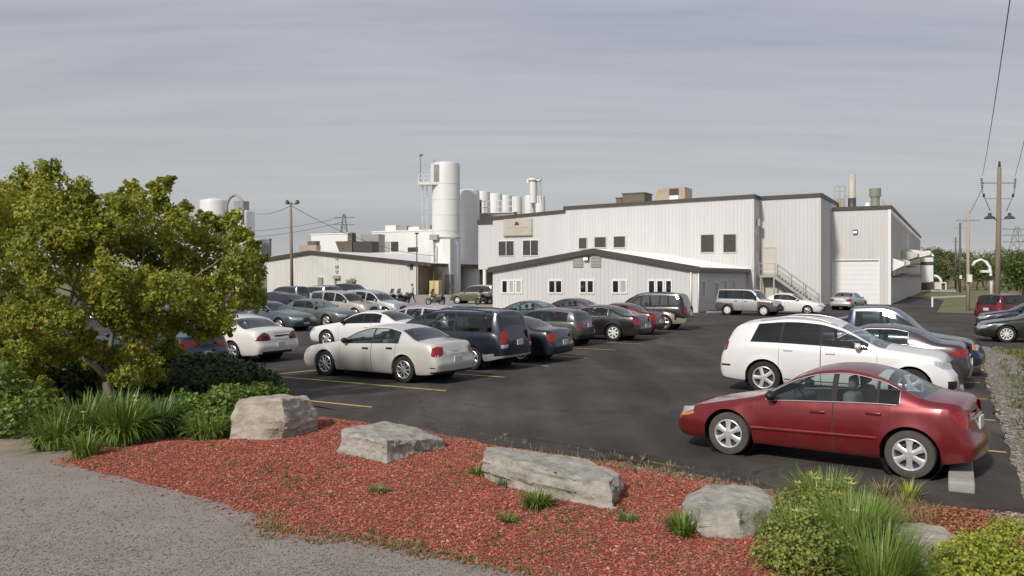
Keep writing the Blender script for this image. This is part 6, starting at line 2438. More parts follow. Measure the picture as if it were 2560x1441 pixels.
for u, v, rp in CL:
    if u < 260 and v < 520:
        v += 30
    dy = r.uniform(-1.5, 1.5) if rp > 30 else r.uniform(-.6, .6)
    c = tp(u, v, dy)
    R = rp * K * 1.02
    leaf_quads(mb, c, int(110 + 3300 * R * R), R * r.uniform(.85, 1.15), R * 1.2, R * r.uniform(.75, 1.0), .088, r, shell=.35)
    # ragged side sprays that break up the outline of the clump
    for _ in range(5):
        d_ = Vector((r.gauss(0, 1), r.gauss(0, 1), r.gauss(.1, .8))).normalized()
        R2 = R * r.uniform(.25, .5)
        for s2 in (.75, 1.0, 1.2):
            leaf_quads(mb, c + d_ * R * s2, int(24 + 800 * R2 * R2), R2 * (1.25 - s2 * .5), R2 * (1.25 - s2 * .5), R2 * .6, .082 * r.uniform(.75, 1.15), r, shell=.2)
for u, v, dy in ((420, 450, 0), (345, 460, .3), (590, 530, -.3), (520, 540, .2), (110, 428, 0), (205, 478, .3), (632, 610, 0), (650, 700, .3), (395, 455, .2), (600, 560, 0)):
    for k in range(9):
        c = tp(u + r.uniform(-6, 6) - k * 1.5, v + k * 9, dy)
        leaf_quads(mb, c, 16, .1, .1, .1, .095, r, .2)
mb.build('crown', M_LEAF, big)
n_ = len(mb.f)

# darker shrubs below and behind it
def bush(label, name, spots, m, size, n, cat='shrub', group=None, seed=1, stem=True, shell=.5):
    rr = random.Random(seed)
    u0 = sum(s[0] for s in spots) / len(spots)
    v0 = max(s[1] for s in spots)
    base = G(u0, v0)
    t = thing(name, label, cat, (base.x, base.y, -.05), 0, group)
    mb = MB()
    for u, v, dz, rx, rz in spots:
        g = G(u, v)
        c = Vector((g.x, g.y, dz)) - Vector((base.x, base.y, -.05))
        leaf_quads(mb, c, int(n * rx * rx * 4), rx, rx, rz, size, rr, shell, .4)
    mb.build('foliage', m, t)
    if stem:
        mb = MB()
        for k in range(6):
            a = rr.uniform(0, 6.28)
            limb(mb, (0, 0, -.05), (math.cos(a) * .35, math.sin(a) * .35, .5), .02, .008, rr)
        mb.build('stems', M_BARK, t, smooth=True)
    return t


def jun(rr, m=3):
    pass


bush('dark spreading evergreen shrub in front of the dark blue sedan', 'juniper_shrub', [(440, 965, .35, .9, .5), (520, 962, .35, .8, .45), (600, 960, .25, .6, .36), (360, 970, .45, .9, .6), (660, 965, .14, .4, .24), (480, 985, .25, .7, .4), (560, 978, .22, .6, .34)], M_LEAF_DARK, .11, 900, seed=3, stem=False)
bush('dark shrub mass behind the tree trunk', 'evergreen_shrub', [(160, 985, .55, 1.1, .7), (60, 985, .6, 1.1, .8), (250, 975, .5, 1.0, .65), (-40, 985, .7, 1.2, .9), (330, 985, .35, .8, .5)], M_LEAF_DARK, .12, 700, seed=4)
bush('light green leafy shrub at the left edge under the tree', 'leafy_shrub', [(10, 1060, .5, .55, .6), (-60, 1060, .6, .7, .75), (60, 1075, .3, .4, .35), (20, 1085, .25, .45, .3), (100, 1060, .3, .4, .4)], M_LILY, .09, 900, seed=5, stem=False)
bush('bright green feathery shrub left of the tallest boulder', 'feathery_shrub', [(500, 1068, .22, .42, .36), (560, 1060, .26, .4, .38), (530, 1080, .16, .34, .26), (600, 1022, .2, .4, .3), (650, 1005, .18, .4, .26), (700, 1000, .12, .3, .2), (460, 1050, .2, .4, .34), (560, 1030, .22, .45, .34)], M_LILY, .085, 1700, seed=6, stem=False)
bush('leafy bush with small yellow flowers beside the rounded boulder', 'flowering_bush', [(1990, 1330, .2, .28, .3), (2050, 1345, .22, .3, .32), (1970, 1390, .15, .3, .26), (2040, 1400, .2, .32, .3), (2000, 1440, .15, .34, .28), (2080, 1440, .16, .3, .26), (1930, 1420, .1, .22, .2), (2080, 1310, .2, .26, .3)], M_LEAF_BUSH, .042, 2700, seed=7, stem=False, shell=.2)
bush('low yellow green shrub in the lower right corner', 'spirea_shrub', [(2420, 1415, .12, .22, .22), (2480, 1440, .14, .28, .24), (2400, 1460, .12, .26, .22), (2540, 1450, .14, .26, .24), (2350, 1470, .06, .2, .16), (2450, 1395, .1, .18, .16), (2380, 1430, .1, .2, .18)], M_YG, .038, 4200, seed=8, stem=False)
bush('small yellow green shrub at the right edge by the lot corner', 'spirea_shrub', [(2540, 1360, .08, .2, .18), (2580, 1380, .1, .22, .2), (2500, 1340, .06, .16, .14)], M_YG, .04, 3600, seed=9, stem=False)
bush('low rusty red ground shrub between the boulder and the lot corner', 'barberry_shrub', [(2330, 1290, .0, .34, .09), (2400, 1300, .0, .36, .10), (2450, 1310, .0, .3, .08), (2290, 1282, .0, .22, .07), (2360, 1320, .0, .3, .06)], M_RUST, .035, 3200, seed=10, stem=False)
bush('orange tinged shrub at the right edge', 'barberry_shrub', [(2560, 1400, .08, .16, .14), (2570, 1425, .08, .16, .12)], M_RUST, .04, 3200, seed=12, stem=False)


def blades(mb, c, n, ln, spread, r, w=.012, droop=.6, lean=(0, 0)):
    for _ in range(n):
        a = r.uniform(0, 6.283)
        rad = spread * .35 * math.sqrt(r.random())
        b = Vector((c[0] + rad * math.cos(a), c[1] + rad * math.sin(a), c[2]))
        L_ = ln * r.uniform(.55, 1.1)
        tilt = r.uniform(.1, .75)
        dirh = Vector((math.cos(a) + lean[0], math.sin(a) + lean[1], 0))
        side = Vector((-math.sin(a), math.cos(a), 0))
        vs = []
        p = b.copy()
        ang = tilt * .6
        seg = 4
        for i in range(seg + 1):
            ww = w * (1 - (i / seg) ** 1.6) + .001
            vs += [p - side * ww, p + side * ww]
            step = L_ / seg
            p = p + dirh * math.sin(ang) * step + Vector((0, 0, math.cos(ang) * step))
            ang += droop * tilt * .9
        mb.add(vs, [(2 * i, 2 * i + 1, 2 * i + 3, 2 * i + 2) for i in range(seg)])


def flower(parent, p, s, m, r):
    mb = MB()
    for k in range(6):
        a = k * math.pi / 3 + r.uniform(-.1, .1)
        d = Vector((math.cos(a), math.sin(a), .45))
        t = Vector((-math.sin(a), math.cos(a), 0))
        mb.add([p, p + d * s * .5 + t * s * .22, p + d * s, p + d * s * .5 - t * s * .22], [(0, 1, 2, 3)])
    mb.tube([p - Vector((0, 0, .35)), p], .006, 5)
    return mb.build('flower', m, parent)


def clump(label, name, u, v, n, ln, spread, m, seed, flowers=(), w=.012, droop=.6, cat='plant', group=None, lean=(0, 0), z=-.03):
    rr = random.Random(seed)
    g = G(u, v)
    t = thing(name, label, cat, (g.x, g.y, z), 0, group)
    mb = MB()
    blades(mb, (0, 0, 0), n, ln, spread, rr, w, droop, lean)
    mb.build('leaves', m, t)
    for fx, fy, fz, s in flowers:
        flower(t, Vector((fx, fy, fz)), s, M_PETAL_W if s < .06 else M_PETAL, rr)
    return t


clump('large arching lily clump with two cream flowers at the mulch corner', 'daylily_clump', 300, 1100, 520, .85, 1.0, M_LILY, 1, flowers=((-.45, -.3, .52, .07), (.25, .0, .66, .075)), w=.026, droop=1.1)
clump('dense lily clump with one pale flower right of the tree trunk', 'daylily_clump', 395, 1075, 380, .75, .9, M_LILY2, 2, flowers=((-.35, -.1, .62, .07),), w=.024, droop=1.05)
clump('spreading lily clump left of the tree trunk', 'daylily_clump', 205, 1088, 420, .8, 1.0, M_LILY, 3, w=.024, droop=1.05)
clump('low lily clump at the gravel edge', 'daylily_clump', 140, 1112, 300, .6, .9, M_LILY, 4, w=.022, droop=1.1)
clump('lily clump directly below the tree trunk with an orange bud', 'daylily_clump', 275, 1058, 360, .75, .9, M_LILY2, 13, flowers=((0, -.1, .5, .08),), w=.016, droop=.7)
clump('ragged leaves spilling on the gravel', 'daylily_clump', 215, 1138, 150, .5, .5, M_LILY, 5, w=.014, droop=.9)
clump('tall fine grass clump beside the flowering bush', 'grass_clump', 2130, 1400, 1000, .66, .75, M_GRASSY, 6, flowers=((.06, .1, .46, .05),), w=.008, droop=.55)
clump('tall grass clump at the bottom edge of the bed', 'grass_clump', 2200, 1470, 900, .58, .75, M_GRASSY, 7, w=.008, droop=.6)
clump('upright grass clump behind the flowering bush', 'grass_clump', 2060, 1290, 800, .55, .8, M_GRASSY, 8, flowers=((-.12, -.1, .46, .07), (.2, -.25, .44, .08), (.05, -.3, .34, .08), (-.3, -.05, .4, .07), (.3, .05, .42, .07)), w=.008, droop=.5)
clump('bright grass clump in front of the feathery shrub', 'grass_clump', 520, 1090, 420, .5, .8, M_GRASSY, 42, w=.012, droop=.9)
clump('bright grass clump touching the left side of the tallest boulder', 'grass_clump', 548, 1060, 380, .5, .7, M_GRASSY, 43, w=.012, droop=.9)
clump('loose grass clump rising through the flowering bush', 'grass_clump', 1985, 1370, 420, .5, .6, M_GRASSY, 41, flowers=((.0, -.05, .4, .06), (.15, .05, .38, .06)), w=.008, droop=.6)
clump('leaning grass clump left of the small dull boulder', 'grass_clump', 2170, 1345, 520, .5, .55, M_GRASSY, 9, w=.008, droop=.6)
clump('green weed tuft against the rounded boulder', 'weed_tuft', 1705, 1335, 130, .32, .3, M_LILY, 10, w=.012, droop=.7)
clump('green weed tuft against the long slab face', 'weed_tuft', 1342, 1268, 170, .30, .34, M_LILY, 11, w=.012, droop=.9)
clump('small round weed in the open mulch below the long slab', 'weed_tuft', 1270, 1306, 110, .16, .24, M_LILY, 12, w=.012, droop=1.1)
clump('faint weed in the mulch left of the long slab', 'weed_tuft', 946, 1236, 90, .18, .26, M_LILY2, 14, w=.012, droop=1.1)
clump('tiny weed at the left foot of the long slab', 'weed_tuft', 1190, 1186, 60, .2, .18, M_LILY, 15, w=.01, droop=.9)
clump('weed touching the long slab near its left end', 'weed_tuft', 1262, 1214, 60, .2, .2, M_LILY2, 16, w=.01, droop=.9)
clump('bluish weed between the long slab and the rounded boulder', 'weed_tuft', 1570, 1305, 70, .18, .22, M_LILY2, 17, w=.012, droop=1.0)
clump('pale green weed sprig at the lot edge behind the grasses', 'weed_tuft', 2275, 1250, 70, .3, .2, M_YG, 18, w=.012, droop=.5)
clump('dry yellowing weed sprig at the lot edge', 'weed_tuft', 2205, 1245, 60, .3, .2, M_DRYG, 19, w=.012, droop=.5)
clump('pale weed sprig by the asphalt below the red sedan', 'weed_tuft', 2030, 1192, 24, .12, .3, M_YG, 20, w=.02, droop=1.0)
# straggling dry grass along strip and bed edges: nobody could count it
mb = MB()
rr = random.Random(31)
for _ in range(330):
    u = rr.uniform(1130, 2280)
    v = np.interp(u, [1130, 1480, 1700, 2010, 2300], [1082, 1140, 1180, 1238, 1268]) + rr.gauss(0, 9)
    g = G(u, v)
    blades(mb, (g.x, g.y, -.05), rr.randint(4, 9), rr.uniform(.05, .14), .12, rr, .006, .8)
for _ in range(520):
    i = rr.randrange(19, 26)
    a, b = mpoly[i - 1], mpoly[i % len(mpoly)]
    g = a.lerp(b, rr.random()) + Vector((rr.gauss(0, .1), rr.gauss(0, .1), 0))
    blades(mb, (g.x, g.y, -.045), rr.randint(4, 8), rr.uniform(.04, .09), .1, rr, .006, .9)
for _ in range(420):
    u, v = rr.uniform(1960, 2330), rr.uniform(1255, 1320)
    g = G(u, v)
    blades(mb, (g.x, g.y, -.05), rr.randint(5, 10), rr.uniform(.1, .26), .2, rr, .007, .7)
o = mb.build('dry_grass', M_DRYG)
tag(o, 'straggling dry grass along the edges of bed and dirt strip', 'grass', kind='stuff')
mb = MB()
for _ in range(320):
    while True:
        x, y = rr.uniform(xs0, xs1), rr.uniform(ys0, ys1)
        if inside((x, y), mpoly) and noise.noise(Vector((x * .9, y * .9, 5))) > .12:
            break
    blades(mb, (x, y, mulch_z(x, y)), rr.randint(3, 8), rr.uniform(.03, .09), .12, rr, .006, 1.0)
o = mb.build('sprouting_weeds', M_LEAF_MID)
tag(o, 'thin green sprouts coming up through the mulch', 'weeds', kind='stuff')
# field grass at the right
mb = MB()
for _ in range(4200):
    u, v = rr.uniform(2440, 3300), 700 + 540 * rr.random() ** 1.4
    if v < 870 and u < 2500:
        continue
    if 742 < v < 866:
        continue
    g = G(u, v)
    a_, b_ = ab(g)
    if u < 2430 + (v - 860) * .32 + 55 and v > 860:
        continue
    s = max(1, g.y / 25)
    blades(mb, (g.x, g.y, -.08), 7, .2 * s ** .5, .4 * s, rr, .012 * s, .7)
o = mb.build('verge_grass', mat('field_grass', (0.13, 0.135, 0.04), .8, island=.4, transl=.25))
tag(o, 'rough grass growing on the verge and field right of the lot', 'grass', kind='stuff')

# ---- trees beyond the field
def far_tree(u, y, w, h, m, label, seed, n=900):
    rr = random.Random(seed)
    p = AT(u, HOR, y)
    t = thing('field_tree', label, 'tree', (p.x, y, -.1), 0, 'trees beyond the field')
    mb = MB()
    for k in range(14):
        c = Vector((rr.uniform(-.36, .36) * w, rr.uniform(-.3, .3) * w, h * rr.uniform(.3, .82)))
        rad = w * rr.uniform(.14, .27)
        leaf_quads(mb, c, n // 9, rad, rad, rad * .85, w * .045 + .1, rr, .35)
    mb.build('crown', m, t)
    mb = MB()
    limb(mb, (0, 0, 0), (0, 0, h * .6), w * .035, w * .012, rr)
    mb.build('trunk', M_BARK, t, smooth=True)


KT = (M_LEAF_MID, mat('far_olive_leaf', (0.15, 0.15, 0.05), .7, island=.35, transl=.2), mat('far_dark_leaf', (0.075, 0.11, 0.035), .7, island=.35, transl=.2))
NM = ('mid green', 'olive', 'dark green')
q = random.Random(77)
k = 0
for row, (y, us, h0) in enumerate(((165, list(range(2322, 2720, 30)), 8.6), (205, list(range(2306, 2760, 30)), 11.2))):
    for u in us:
        kk = q.choice((0, 1, 2, 2, 1))
        where = 'in the front row' if row == 0 else 'in the back row'
        far_tree(u + q.uniform(-8, 8), y + q.uniform(-6, 6), q.uniform(4.6, 6.4) * (1 + .3 * row), h0 * q.uniform(.74, 1.02), KT[kk], '%s tree %s of the wood beyond the field' % (NM[kk], where), 100 + k)
        k += 1
far_tree(2560, 112, 6.5, 6.2, M_LEAF_MID, 'nearer rounded tree at the right edge before the wood', 300, 1400)
far_tree(2350, 150, 4.5, 4.6, KT[2], 'low dark tree right of the cream enclosure', 301, 1000)
far_tree(876, 112, 1.6, 2.9, KT[2], 'small dark shrub top showing over the black SUV by the shed', 302, 300)
mb = MB()
rr = random.Random(9)
for i in range(150):
    x = -420 + i * 8 + rr.uniform(-3, 3)
    for j in range(2):
        c = Vector((x, 520 + rr.uniform(-25, 25), rr.uniform(1, 6)))
        leaf_quads(mb, c, 30, rr.uniform(5, 9), 5, rr.uniform(3, 6), 2.2, rr, .3)
o = mb.build('distant_woods', KT[2])
tag(o, 'distant wooded horizon reading as one dark band', 'woods', kind='stuff')
# ================================================================ poles and wires
M_POLE = mat('weathered_pole_wood', (0.27, 0.225, 0.165), .9, col2=(0.19, 0.155, 0.115), vscale=3, stretch=(4, 4, .4), bump=.5)
M_POLE_PALE = mat('pale_pole_wood', (0.44, 0.38, 0.31), .9, var=.25, vscale=2, stretch=(4, 4, .4))
M_POLE_DARK = mat('dark_pole', (0.13, 0.115, 0.10), .9, var=.25, vscale=2)
M_INSUL = mat('brown_insulator', (0.035, 0.03, 0.03), .3)
M_WIRE = mat('cable_black', (0.05, 0.05, 0.055), .6)

py_ = 58
pp = AT(2496, HOR, py_)
kz = lambda v: CAMH - (v - HOR) * py_ / FOC
po = thing('utility_pole', 'tall wooden utility pole with crossarm and twin lamps near the right edge', 'pole', (pp.x, py_, 0))
po_h = kz(418)
mb = MB().tube([(-.12, 0, -.2), (0, 0, po_h * .5), (.07, 0, po_h)], [.20, .17, .13], 10)
mb.build('mast', M_POLE, po, smooth=True)
MB().lathe([(.08, 0), (.1, .1), (.07, .2), (.09, .3), (.03, .42)], c=(.07, 0, po_h), n=8).build('top_insulator', M_INSUL, po, smooth=True)
MB().box(-1.05, 1.08, -.06, .06, kz(458) - .05, kz(458) + .05).build('crossarm', M_GALV, po)
MB().box(-.85, .85, -.04, .04, kz(497) - .03, kz(497) + .03).build('lower_crossarm', M_GALV, po)
for s_ in (-1, 1):
    x = s_ * 1.12
    mb = MB()
    for k in range(6):
        mb.lathe([(.03, 0), (.1, .03), (.03, .08)], c=(x + s_ * .01 * k, 0, kz(470) + k * .115), n=8)
    mb.build('insulator', M_INSUL, po, smooth=True)
    mb = MB()
    mb.tube([(x, 0, kz(470)), (x * .95, 0, kz(487)), (x * .8, 0, kz(500)), (x * .5, 0, kz(528))], .022, 5)
    mb.lathe([(.03, 0), (.075, .04), (.075, .22), (.03, .28)], c=(x * .9, 0, kz(494)), n=8)
    mb.build('jumper_wire', M_INSUL, po, smooth=True)
    mb = MB()
    mb.tube([(s_ * .1, 0, kz(552)), (s_ * .45, -.1, kz(545)), (s_ * .6, -.15, kz(543))], .035, 6)
    mb.build('lamp_arm', M_GALV, po, smooth=True)
    mb = MB()
    mb.lathe([(.36, -.08), (.3, .04), (.12, .14), (.1, .32), (.01, .34)], c=(s_ * .68, -.15, kz(545)), n=12)
    mb.build('lamp_shade', M_STEELD, po, smooth=True)
for i, (u, vt, y, m, rr_, lb) in enumerate(((2420, 522, 67, M_POLE_PALE, .15, 'pale bare wooden pole left of the big utility pole'), (2400, 556, 140, M_POLE_DARK, .2, 'dark distant pole, taller of the two beyond the field'),
                                             (2389, 592, 165, M_POLE_DARK, .2, 'dark distant pole, shorter of the two beyond the field'))):
    p = AT(u, HOR, y)
    h = CAMH - (vt - HOR) * y / FOC
    t = thing('wooden_pole', lb, 'pole', (p.x, y, -.1), 0, 'smaller poles')
    MB().tube([(0, 0, 0), (0, 0, h)], [rr_, rr_ * .7], 8).build('mast', m, t, smooth=True)
    MB().box(-.9, .9, -.06, .06, h - .9, h - .78).build('crossarm', M_GALV, t)
    MB().box(-.16, .16, -.32, -.1, 2.3, 2.9).build('meter_box', M_WTRIM, t)
p = AT(728, HOR, 95)
h = CAMH - (506 - HOR) * 95 / FOC
t = thing('lamp_pole', 'wooden lamp pole with two floodlights in front of the long shed', 'lamp post', (p.x, 95, 0))
MB().tube([(.1, 0, 0), (-.05, 0, h)], [.2, .14], 8).build('mast', M_POLE, t, smooth=True)
MB().box(-.5, .75, -.05, .05, h - .25, h - .15).build('crossarm', M_STEELD, t)
for s_, x in ((-1, -.45), (1, .7)):
    MB().lathe([(.26, 0), (.2, .28), (.08, .4), (.01, .41)], c=(x, 0, h - .15), n=10).build('floodlight', M_STEELD, t, angle=40)
p = AT(1042, HOR, 118)
t = thing('thin_pole', 'thin dark pole at the corner of the long shed', 'pole', (p.x, 118, 0))
MB().tube([(0, 0, 0), (0, 0, CAMH + 108 * 118 / FOC)], [.1, .08], 6).build('mast', M_POLE_DARK, t, smooth=True)
MB().box(-.25, .25, -.1, .1, CAMH + 104 * 118 / FOC, CAMH + 108 * 118 / FOC).build('lamp_head', M_STEELD, t)


def cable(name, label, p0, p1, sag, rad, group='overhead cables', n=24):
    pts = []
    p0, p1 = Vector(p0), Vector(p1)
    for i in range(n + 1):
        t = i / n
        q = p0.lerp(p1, t)
        q.z -= sag * 4 * t * (1 - t)
        pts.append(q)
    o = MB().tube(pts, rad, 5).build(name, M_WIRE, smooth=True)
    return tag(o, label, 'cable', group)


cable('overhead_cable', 'overhead cable rising steeply from the utility pole left insulator', (pp.x - 1.1, py_, kz(440)), AT(2527, -14, 20), .25, .014)
cable('overhead_cable', 'overhead cable rising from the utility pole right insulator to the frame edge', (pp.x + 1.15, py_, kz(440)), AT(2590, 215, 30), .2, .014)
cable('overhead_cable', 'thin cable from the utility pole to the distant poles', (pp.x - 1.1, py_, kz(470)), AT(2400, 562, 140), .5, .02)
cable('overhead_cable', 'thin cable from the lamp pole towards the tall silo', (p.x * 0 + AT(728, HOR, 95).x, 95, h - .4), AT(1085, 640, 124), 1.2, .03)
cable('overhead_cable', 'thin cable from the lamp pole to the silo with the arched pipe', (AT(728, HOR, 95).x, 95, h - .4), AT(640, 535, 146), .4, .03)


def pylon(label, u, vt, y, wbase):
    q = AT(u, HOR, y)
    H_ = CAMH - (vt - HOR) * y / FOC
    t = thing('transmission_tower', label, 'pylon', (q.x, y, 0))
    mb = MB()
    cor = [(-1, -1), (1, -1), (1, 1), (-1, 1)]
    lev = 7
    for i in range(lev):
        z0, z1 = H_ * i / lev, H_ * (i + 1) / lev
        w0, w1 = wbase * (1 - .9 * i / lev), wbase * (1 - .9 * (i + 1) / lev)
        for k in range(4):
            a, b = cor[k], cor[(k + 1) % 4]
            mb.tube([(a[0] * w0, a[1] * w0, z0), (a[0] * w1, a[1] * w1, z1)], .2, 4)
            mb.tube([(a[0] * w0, a[1] * w0, z0), (b[0] * w1, b[1] * w1, z1)], .14, 4)
    mb.build('lattice', mat('far_lattice_steel', (0.26, 0.27, 0.29), .6), t)
    mb = MB()
    for f in (.72, .84, .95):
        mb.tube([(-wbase * 1.3, 0, H_ * f), (wbase * 1.3, 0, H_ * f)], .2, 4)
    mb.build('crossarm', mat('far_lattice_steel', (0.26, 0.27, 0.29), .6), t)


pylon('faint lattice transmission tower beyond the shed', 860, 535, 420, 4.2)
pylon('faint lattice transmission tower at the right edge above the wood', 2543, 566, 400, 5.5)
for k, (u0, v0) in enumerate(((800, 560), (800, 575))):
    cable('overhead_cable', 'faint high voltage line %s the far tower' % ('on the upper arm of' if k == 0 else 'on the lower arm of'), AT(300, 560 + 20 * k, 420), AT(862, 542 + 12 * k, 420), 6, .1)

# white arched gate thing at the foot of the big pole
t = thing('signal_frame', 'white curved frame with lamps beside the foot of the big utility pole', 'frame', G(2478, 748))
yy = t.location.y
pts = []
f_ = yy / FOC
for u, v in ((2478, 748), (2478, 700), (2474, 668), (2465, 655), (2452, 650), (2438, 655), (2431, 665)):
    pts.append(((u - 2478) * f_, 0, CAMH - (v - HOR) * f_))
MB().tube(pts, .18, 6).build('arm', M_WTRIM, t, smooth=True)
MB().box(-26 * f_, -4 * f_, -.2, .2, CAMH - (682 - HOR) * f_, CAMH - (676 - HOR) * f_).build('panel', M_WTRIM, t)
MB().box(-5 * f_, 1 * f_, -.3, .3, CAMH - (700 - HOR) * f_, CAMH - (690 - HOR) * f_).build('box', M_STEELD, t)
# low fence rail by the loading bay
p0, p1 = G(2330, 768), G(2420, 762)
t = thing('low_rail', 'low white rail on two posts in the grass by the loading bay', 'rail', p0, math.atan2((p1 - p0).y, (p1 - p0).x))
ln = (p1 - p0).length
MB().box(0, ln, -.05, .05, .75, .88).build('rail', M_WTRIM, t)
for x in (.1, ln - .1):
    MB().box(x - .07, x + .07, -.06, .06, 0, .747).build('post', M_WTRIM, t)

# ================================================================ motorbikes
M_BIKE = mat('motorbike_black', (0.012, 0.012, 0.012), .25, coat=.6)
M_BIKE_G = mat('motorbike_olive', (0.06, 0.06, 0.03), .35)


def motorbike(label, g, hd, tank):
    t = thing('motorbike', label, 'motorbike', g, math.atan2(hd[1], hd[0]), 'motorbikes by the silos')
    for x in (.75, -.75):
        w = MB().lathe([(.22, -.06), (.31, -.065), (.33, -.03), (.33, .03), (.31, .065), (.22, .06), (.22, -.06)], n=24, axis='y').build('wheel', M_TYRE, t, angle=40)
        w.location = (x, 0, .33)
        MB().lathe([(.23, -.03), (.04, -.04), (.04, .04), (.23, .03)], n=10, axis='y').build('rim', M_RIM, w)
    mb = rounded(-.35, .3, -.2, .2, .25, .62, .08)
    mb.build('engine', M_STEELD, t, smooth=True)
    mb = MB().tube([(-.75, 0, .36), (-.2, 0, .55), (.3, 0, .85)], [.05, .09, .06], 8)
    mb.build('frame', M_BIKE, t, smooth=True)
    MB().ball((.18, 0, .86), .34, .17, .15, 12, 8).build('tank', tank, t, smooth=True)
    mb = rounded(-.75, -.1, -.17, .17, .72, .84, .05)
    mb.add(*[(m.v, m.f) for m in (rounded(-.85, -.68, -.15, .15, .8, 1.15, .05),)][0])
    mb.build('seat', M_SEAT, t, smooth=True)
    mb = MB()
    for y in (-.09, .09):
        mb.tube([(.75, y, .33), (.42, y, 1.0)], .03, 6)
    mb.tube([(.25, -.42, 1.12), (.42, -.15, 1.05), (.42, .15, 1.05), (.25, .42, 1.12)], .022, 6)
    mb.build('fork', M_CHROME, t, smooth=True)
    MB().ball((.56, 0, .95), .12, .13, .12, 10, 6).build('headlamp', M_LAMPW, t, smooth=True)
    MB().add([(.4, -.24, 1.05), (.4, .24, 1.05), (.22, .2, 1.5), (.22, -.2, 1.5), (.38, -.24, 1.05), (.38, .24, 1.05), (.2, .2, 1.5), (.2, -.2, 1.5)],
             [(0, 1, 2, 3), (7, 6, 5, 4), (0, 4, 5, 1), (1, 5, 6, 2), (2, 6, 7, 3), (3, 7, 4, 0)]).build('windscreen', M_GLASS, t)
    for y in (-.28, .28):
        rounded(-.9, -.4, y - .1, y + .1, .45, .8, .06).build('pannier', tank, t, smooth=True)
    return t


motorbike('black touring motorbike parked near the walking person', G(1088, 764), (-.85, .5), M_BIKE_G)
motorbike('black motorbike in front of the olive SUV by the annex corner', G(1209, 762), (-.7, -.7), M_BIKE)
for k, (u, lb) in enumerate(((986, 'dark motorbike left of the walking person, farther one'), (1003, 'dark motorbike left of the walking person, nearer one'))):
    motorbike(lb, G(u, 762), (-.6, -.8), M_BIKE)

# ================================================================ the person walking
def skin(name, verts, edges, mats, parent, pick, sub=1):
    me = bpy.data.meshes.new(name)
    me.from_pydata([v[:3] for v in verts], edges, [])
    ob = bpy.data.objects.new(name, me)
    COL.objects.link(ob)
    ob.modifiers.new('skin', 'SKIN')
    lay = me.skin_vertices[0].data
    for i, v in enumerate(verts):
        rr_ = v[3]
        lay[i].radius = rr_ if isinstance(rr_, tuple) else (rr_, rr_)
        lay[i].use_root = (i == 0)
    sb = ob.modifiers.new('sub', 'SUBSURF')
    sb.levels = sub
    sb.render_levels = sub
    bpy.context.view_layer.update()
    dg = bpy.context.evaluated_depsgraph_get()
    me2 = bpy.data.meshes.new_from_object(ob.evaluated_get(dg))
    bpy.data.objects.remove(ob)
    me2.materials.clear()
    for m in mats:
        me2.materials.append(m)
    for p_ in me2.polygons:
        p_.use_smooth = True
        p_.material_index = pick(p_.center)
    o = bpy.data.objects.new(name, me2)
    COL.objects.link(o)
    o.parent = parent
    return o


M_SKIN = mat('skin', (0.42, 0.26, 0.19), .6)
M_SHIRT = mat('white_shirt', (0.72, 0.70, 0.70), .8)
M_TROUS = mat('dark_trousers', (0.02, 0.014, 0.016), .8)
M_HAIR = mat('dark_hair', (0.03, 0.02, 0.015), .7)
pe = thing('person', 'person walking by the shed in white shirt and dark trousers with a dark bag', 'person', G(1031, 759), math.radians(150))
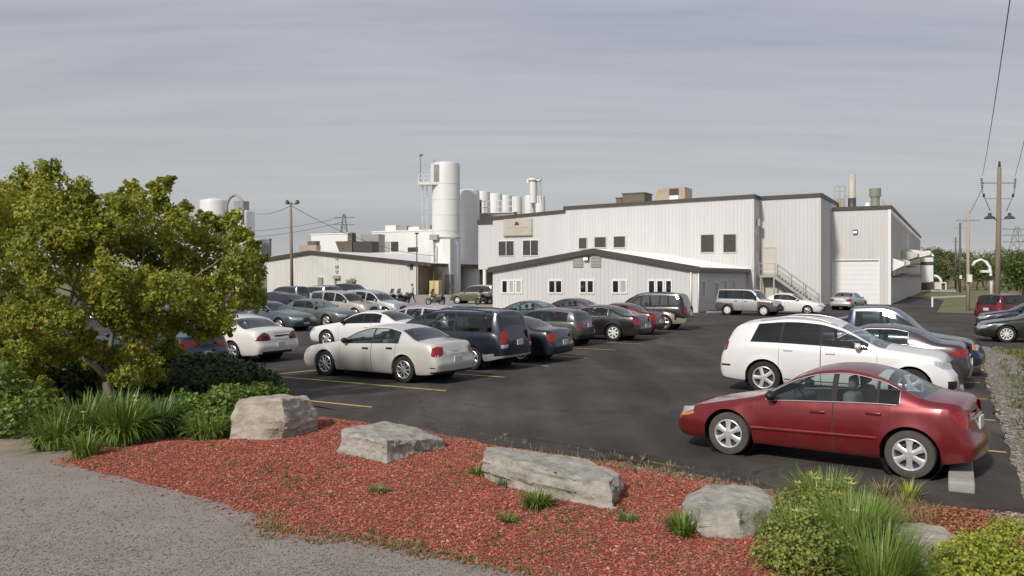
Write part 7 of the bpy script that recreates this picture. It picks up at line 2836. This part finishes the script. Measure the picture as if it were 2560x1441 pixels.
# local +x is the way they walk; figure 1.85 m tall
V_ = [(0, 0, .98, (.13, .16)), (0, 0, 1.12, (.115, .15)), (.01, 0, 1.32, (.13, .18)), (.0, 0, 1.5, (.10, .19)), (.01, 0, 1.6, .06), (.03, 0, 1.68, .06), (.04, 0, 1.76, (.095, .08)), (.04, 0, 1.85, .07),
      (.0, .22, 1.49, .06), (-.1, .27, 1.2, .048), (.08, .28, .98, .036), (.0, -.22, 1.49, .06), (.08, -.27, 1.2, .048), (.26, -.25, 1.02, .036),
      (.02, .1, .92, .09), (.18, .1, .5, .062), (.33, .1, .1, .042), (.42, .1, .045, .035), (-.02, -.1, .92, .09), (-.08, -.1, .5, .062), (-.35, -.1, .13, .042), (-.28, -.1, .045, .035)]
E_ = [(0, 1), (1, 2), (2, 3), (3, 4), (4, 5), (5, 6), (6, 7), (3, 8), (8, 9), (9, 10), (3, 11), (11, 12), (12, 13), (0, 14), (14, 15), (15, 16), (16, 17), (0, 18), (18, 19), (19, 20), (20, 21)]
# hands with five fingers each
for (ix, dx) in ((10, .05), (13, .06)):
    bx_, by_, bz_ = V_[ix][:3]
    V_.append((bx_ + dx * .5, by_, bz_ - .07, (.03, .016)))
    palm = len(V_) - 1
    E_.append((ix, palm))
    for k in range(5):
        fy = by_ + (k - 2) * .018
        ln_ = (.06, .085, .095, .088, .07)[k]
        if k == 0:
            V_.append((bx_ + dx * .5 + .045, by_ - .02, bz_ - .1, .009))
        else:
            V_.append((bx_ + dx * .7, fy, bz_ - .07 - ln_, .009))
        E_.append((palm, len(V_) - 1))


def pick(c):
    if c.z > 1.585:
        return 2
    if c.z < 1.02 and abs(c.y) < .215:
        return 1 if c.z > .075 else 3
    if abs(c.y) > .2 and c.z < 1.12:
        return 2
    return 0


skin('body', V_, E_, [M_SHIRT, M_TROUS, M_SKIN, M_BLACK], pe, pick)
MB().ball((.015, 0, 1.84), .105, .098, .09, 12, 8).build('hair', M_HAIR, pe, smooth=True)
mb = MB().ball((.145, 0, 1.775), .022, .016, .025, 8, 5)
mb.build('nose', M_SKIN, pe, smooth=True)
for y in (-.035, .035):
    MB().ball((.125, y, 1.80), .012, .016, .01, 8, 5).build('eye', M_BLACK, pe, smooth=True)
    MB().ball((.03, y * 2.7, 1.78), .02, .012, .03, 8, 5).build('ear', M_SKIN, pe, smooth=True)
MB().box(.118, .132, -.025, .025, 1.725, 1.733).build('mouth', M_TAIL_DARK, pe)
bag = thing('shoulder_bag', 'dark bag held by the walking person', 'bag', pe.location + Vector((-.25, -.12, 0)), math.radians(150))
rounded(-.24, .24, -.08, .08, .62, .98, .06).build('pouch', M_BLACK, bag, smooth=True)
MB().tube([(-.12, 0, .97), (-.08, 0, 1.06), (.08, 0, 1.06), (.12, 0, .97)], .015, 6).build('handle', M_BLACK, bag, smooth=True)
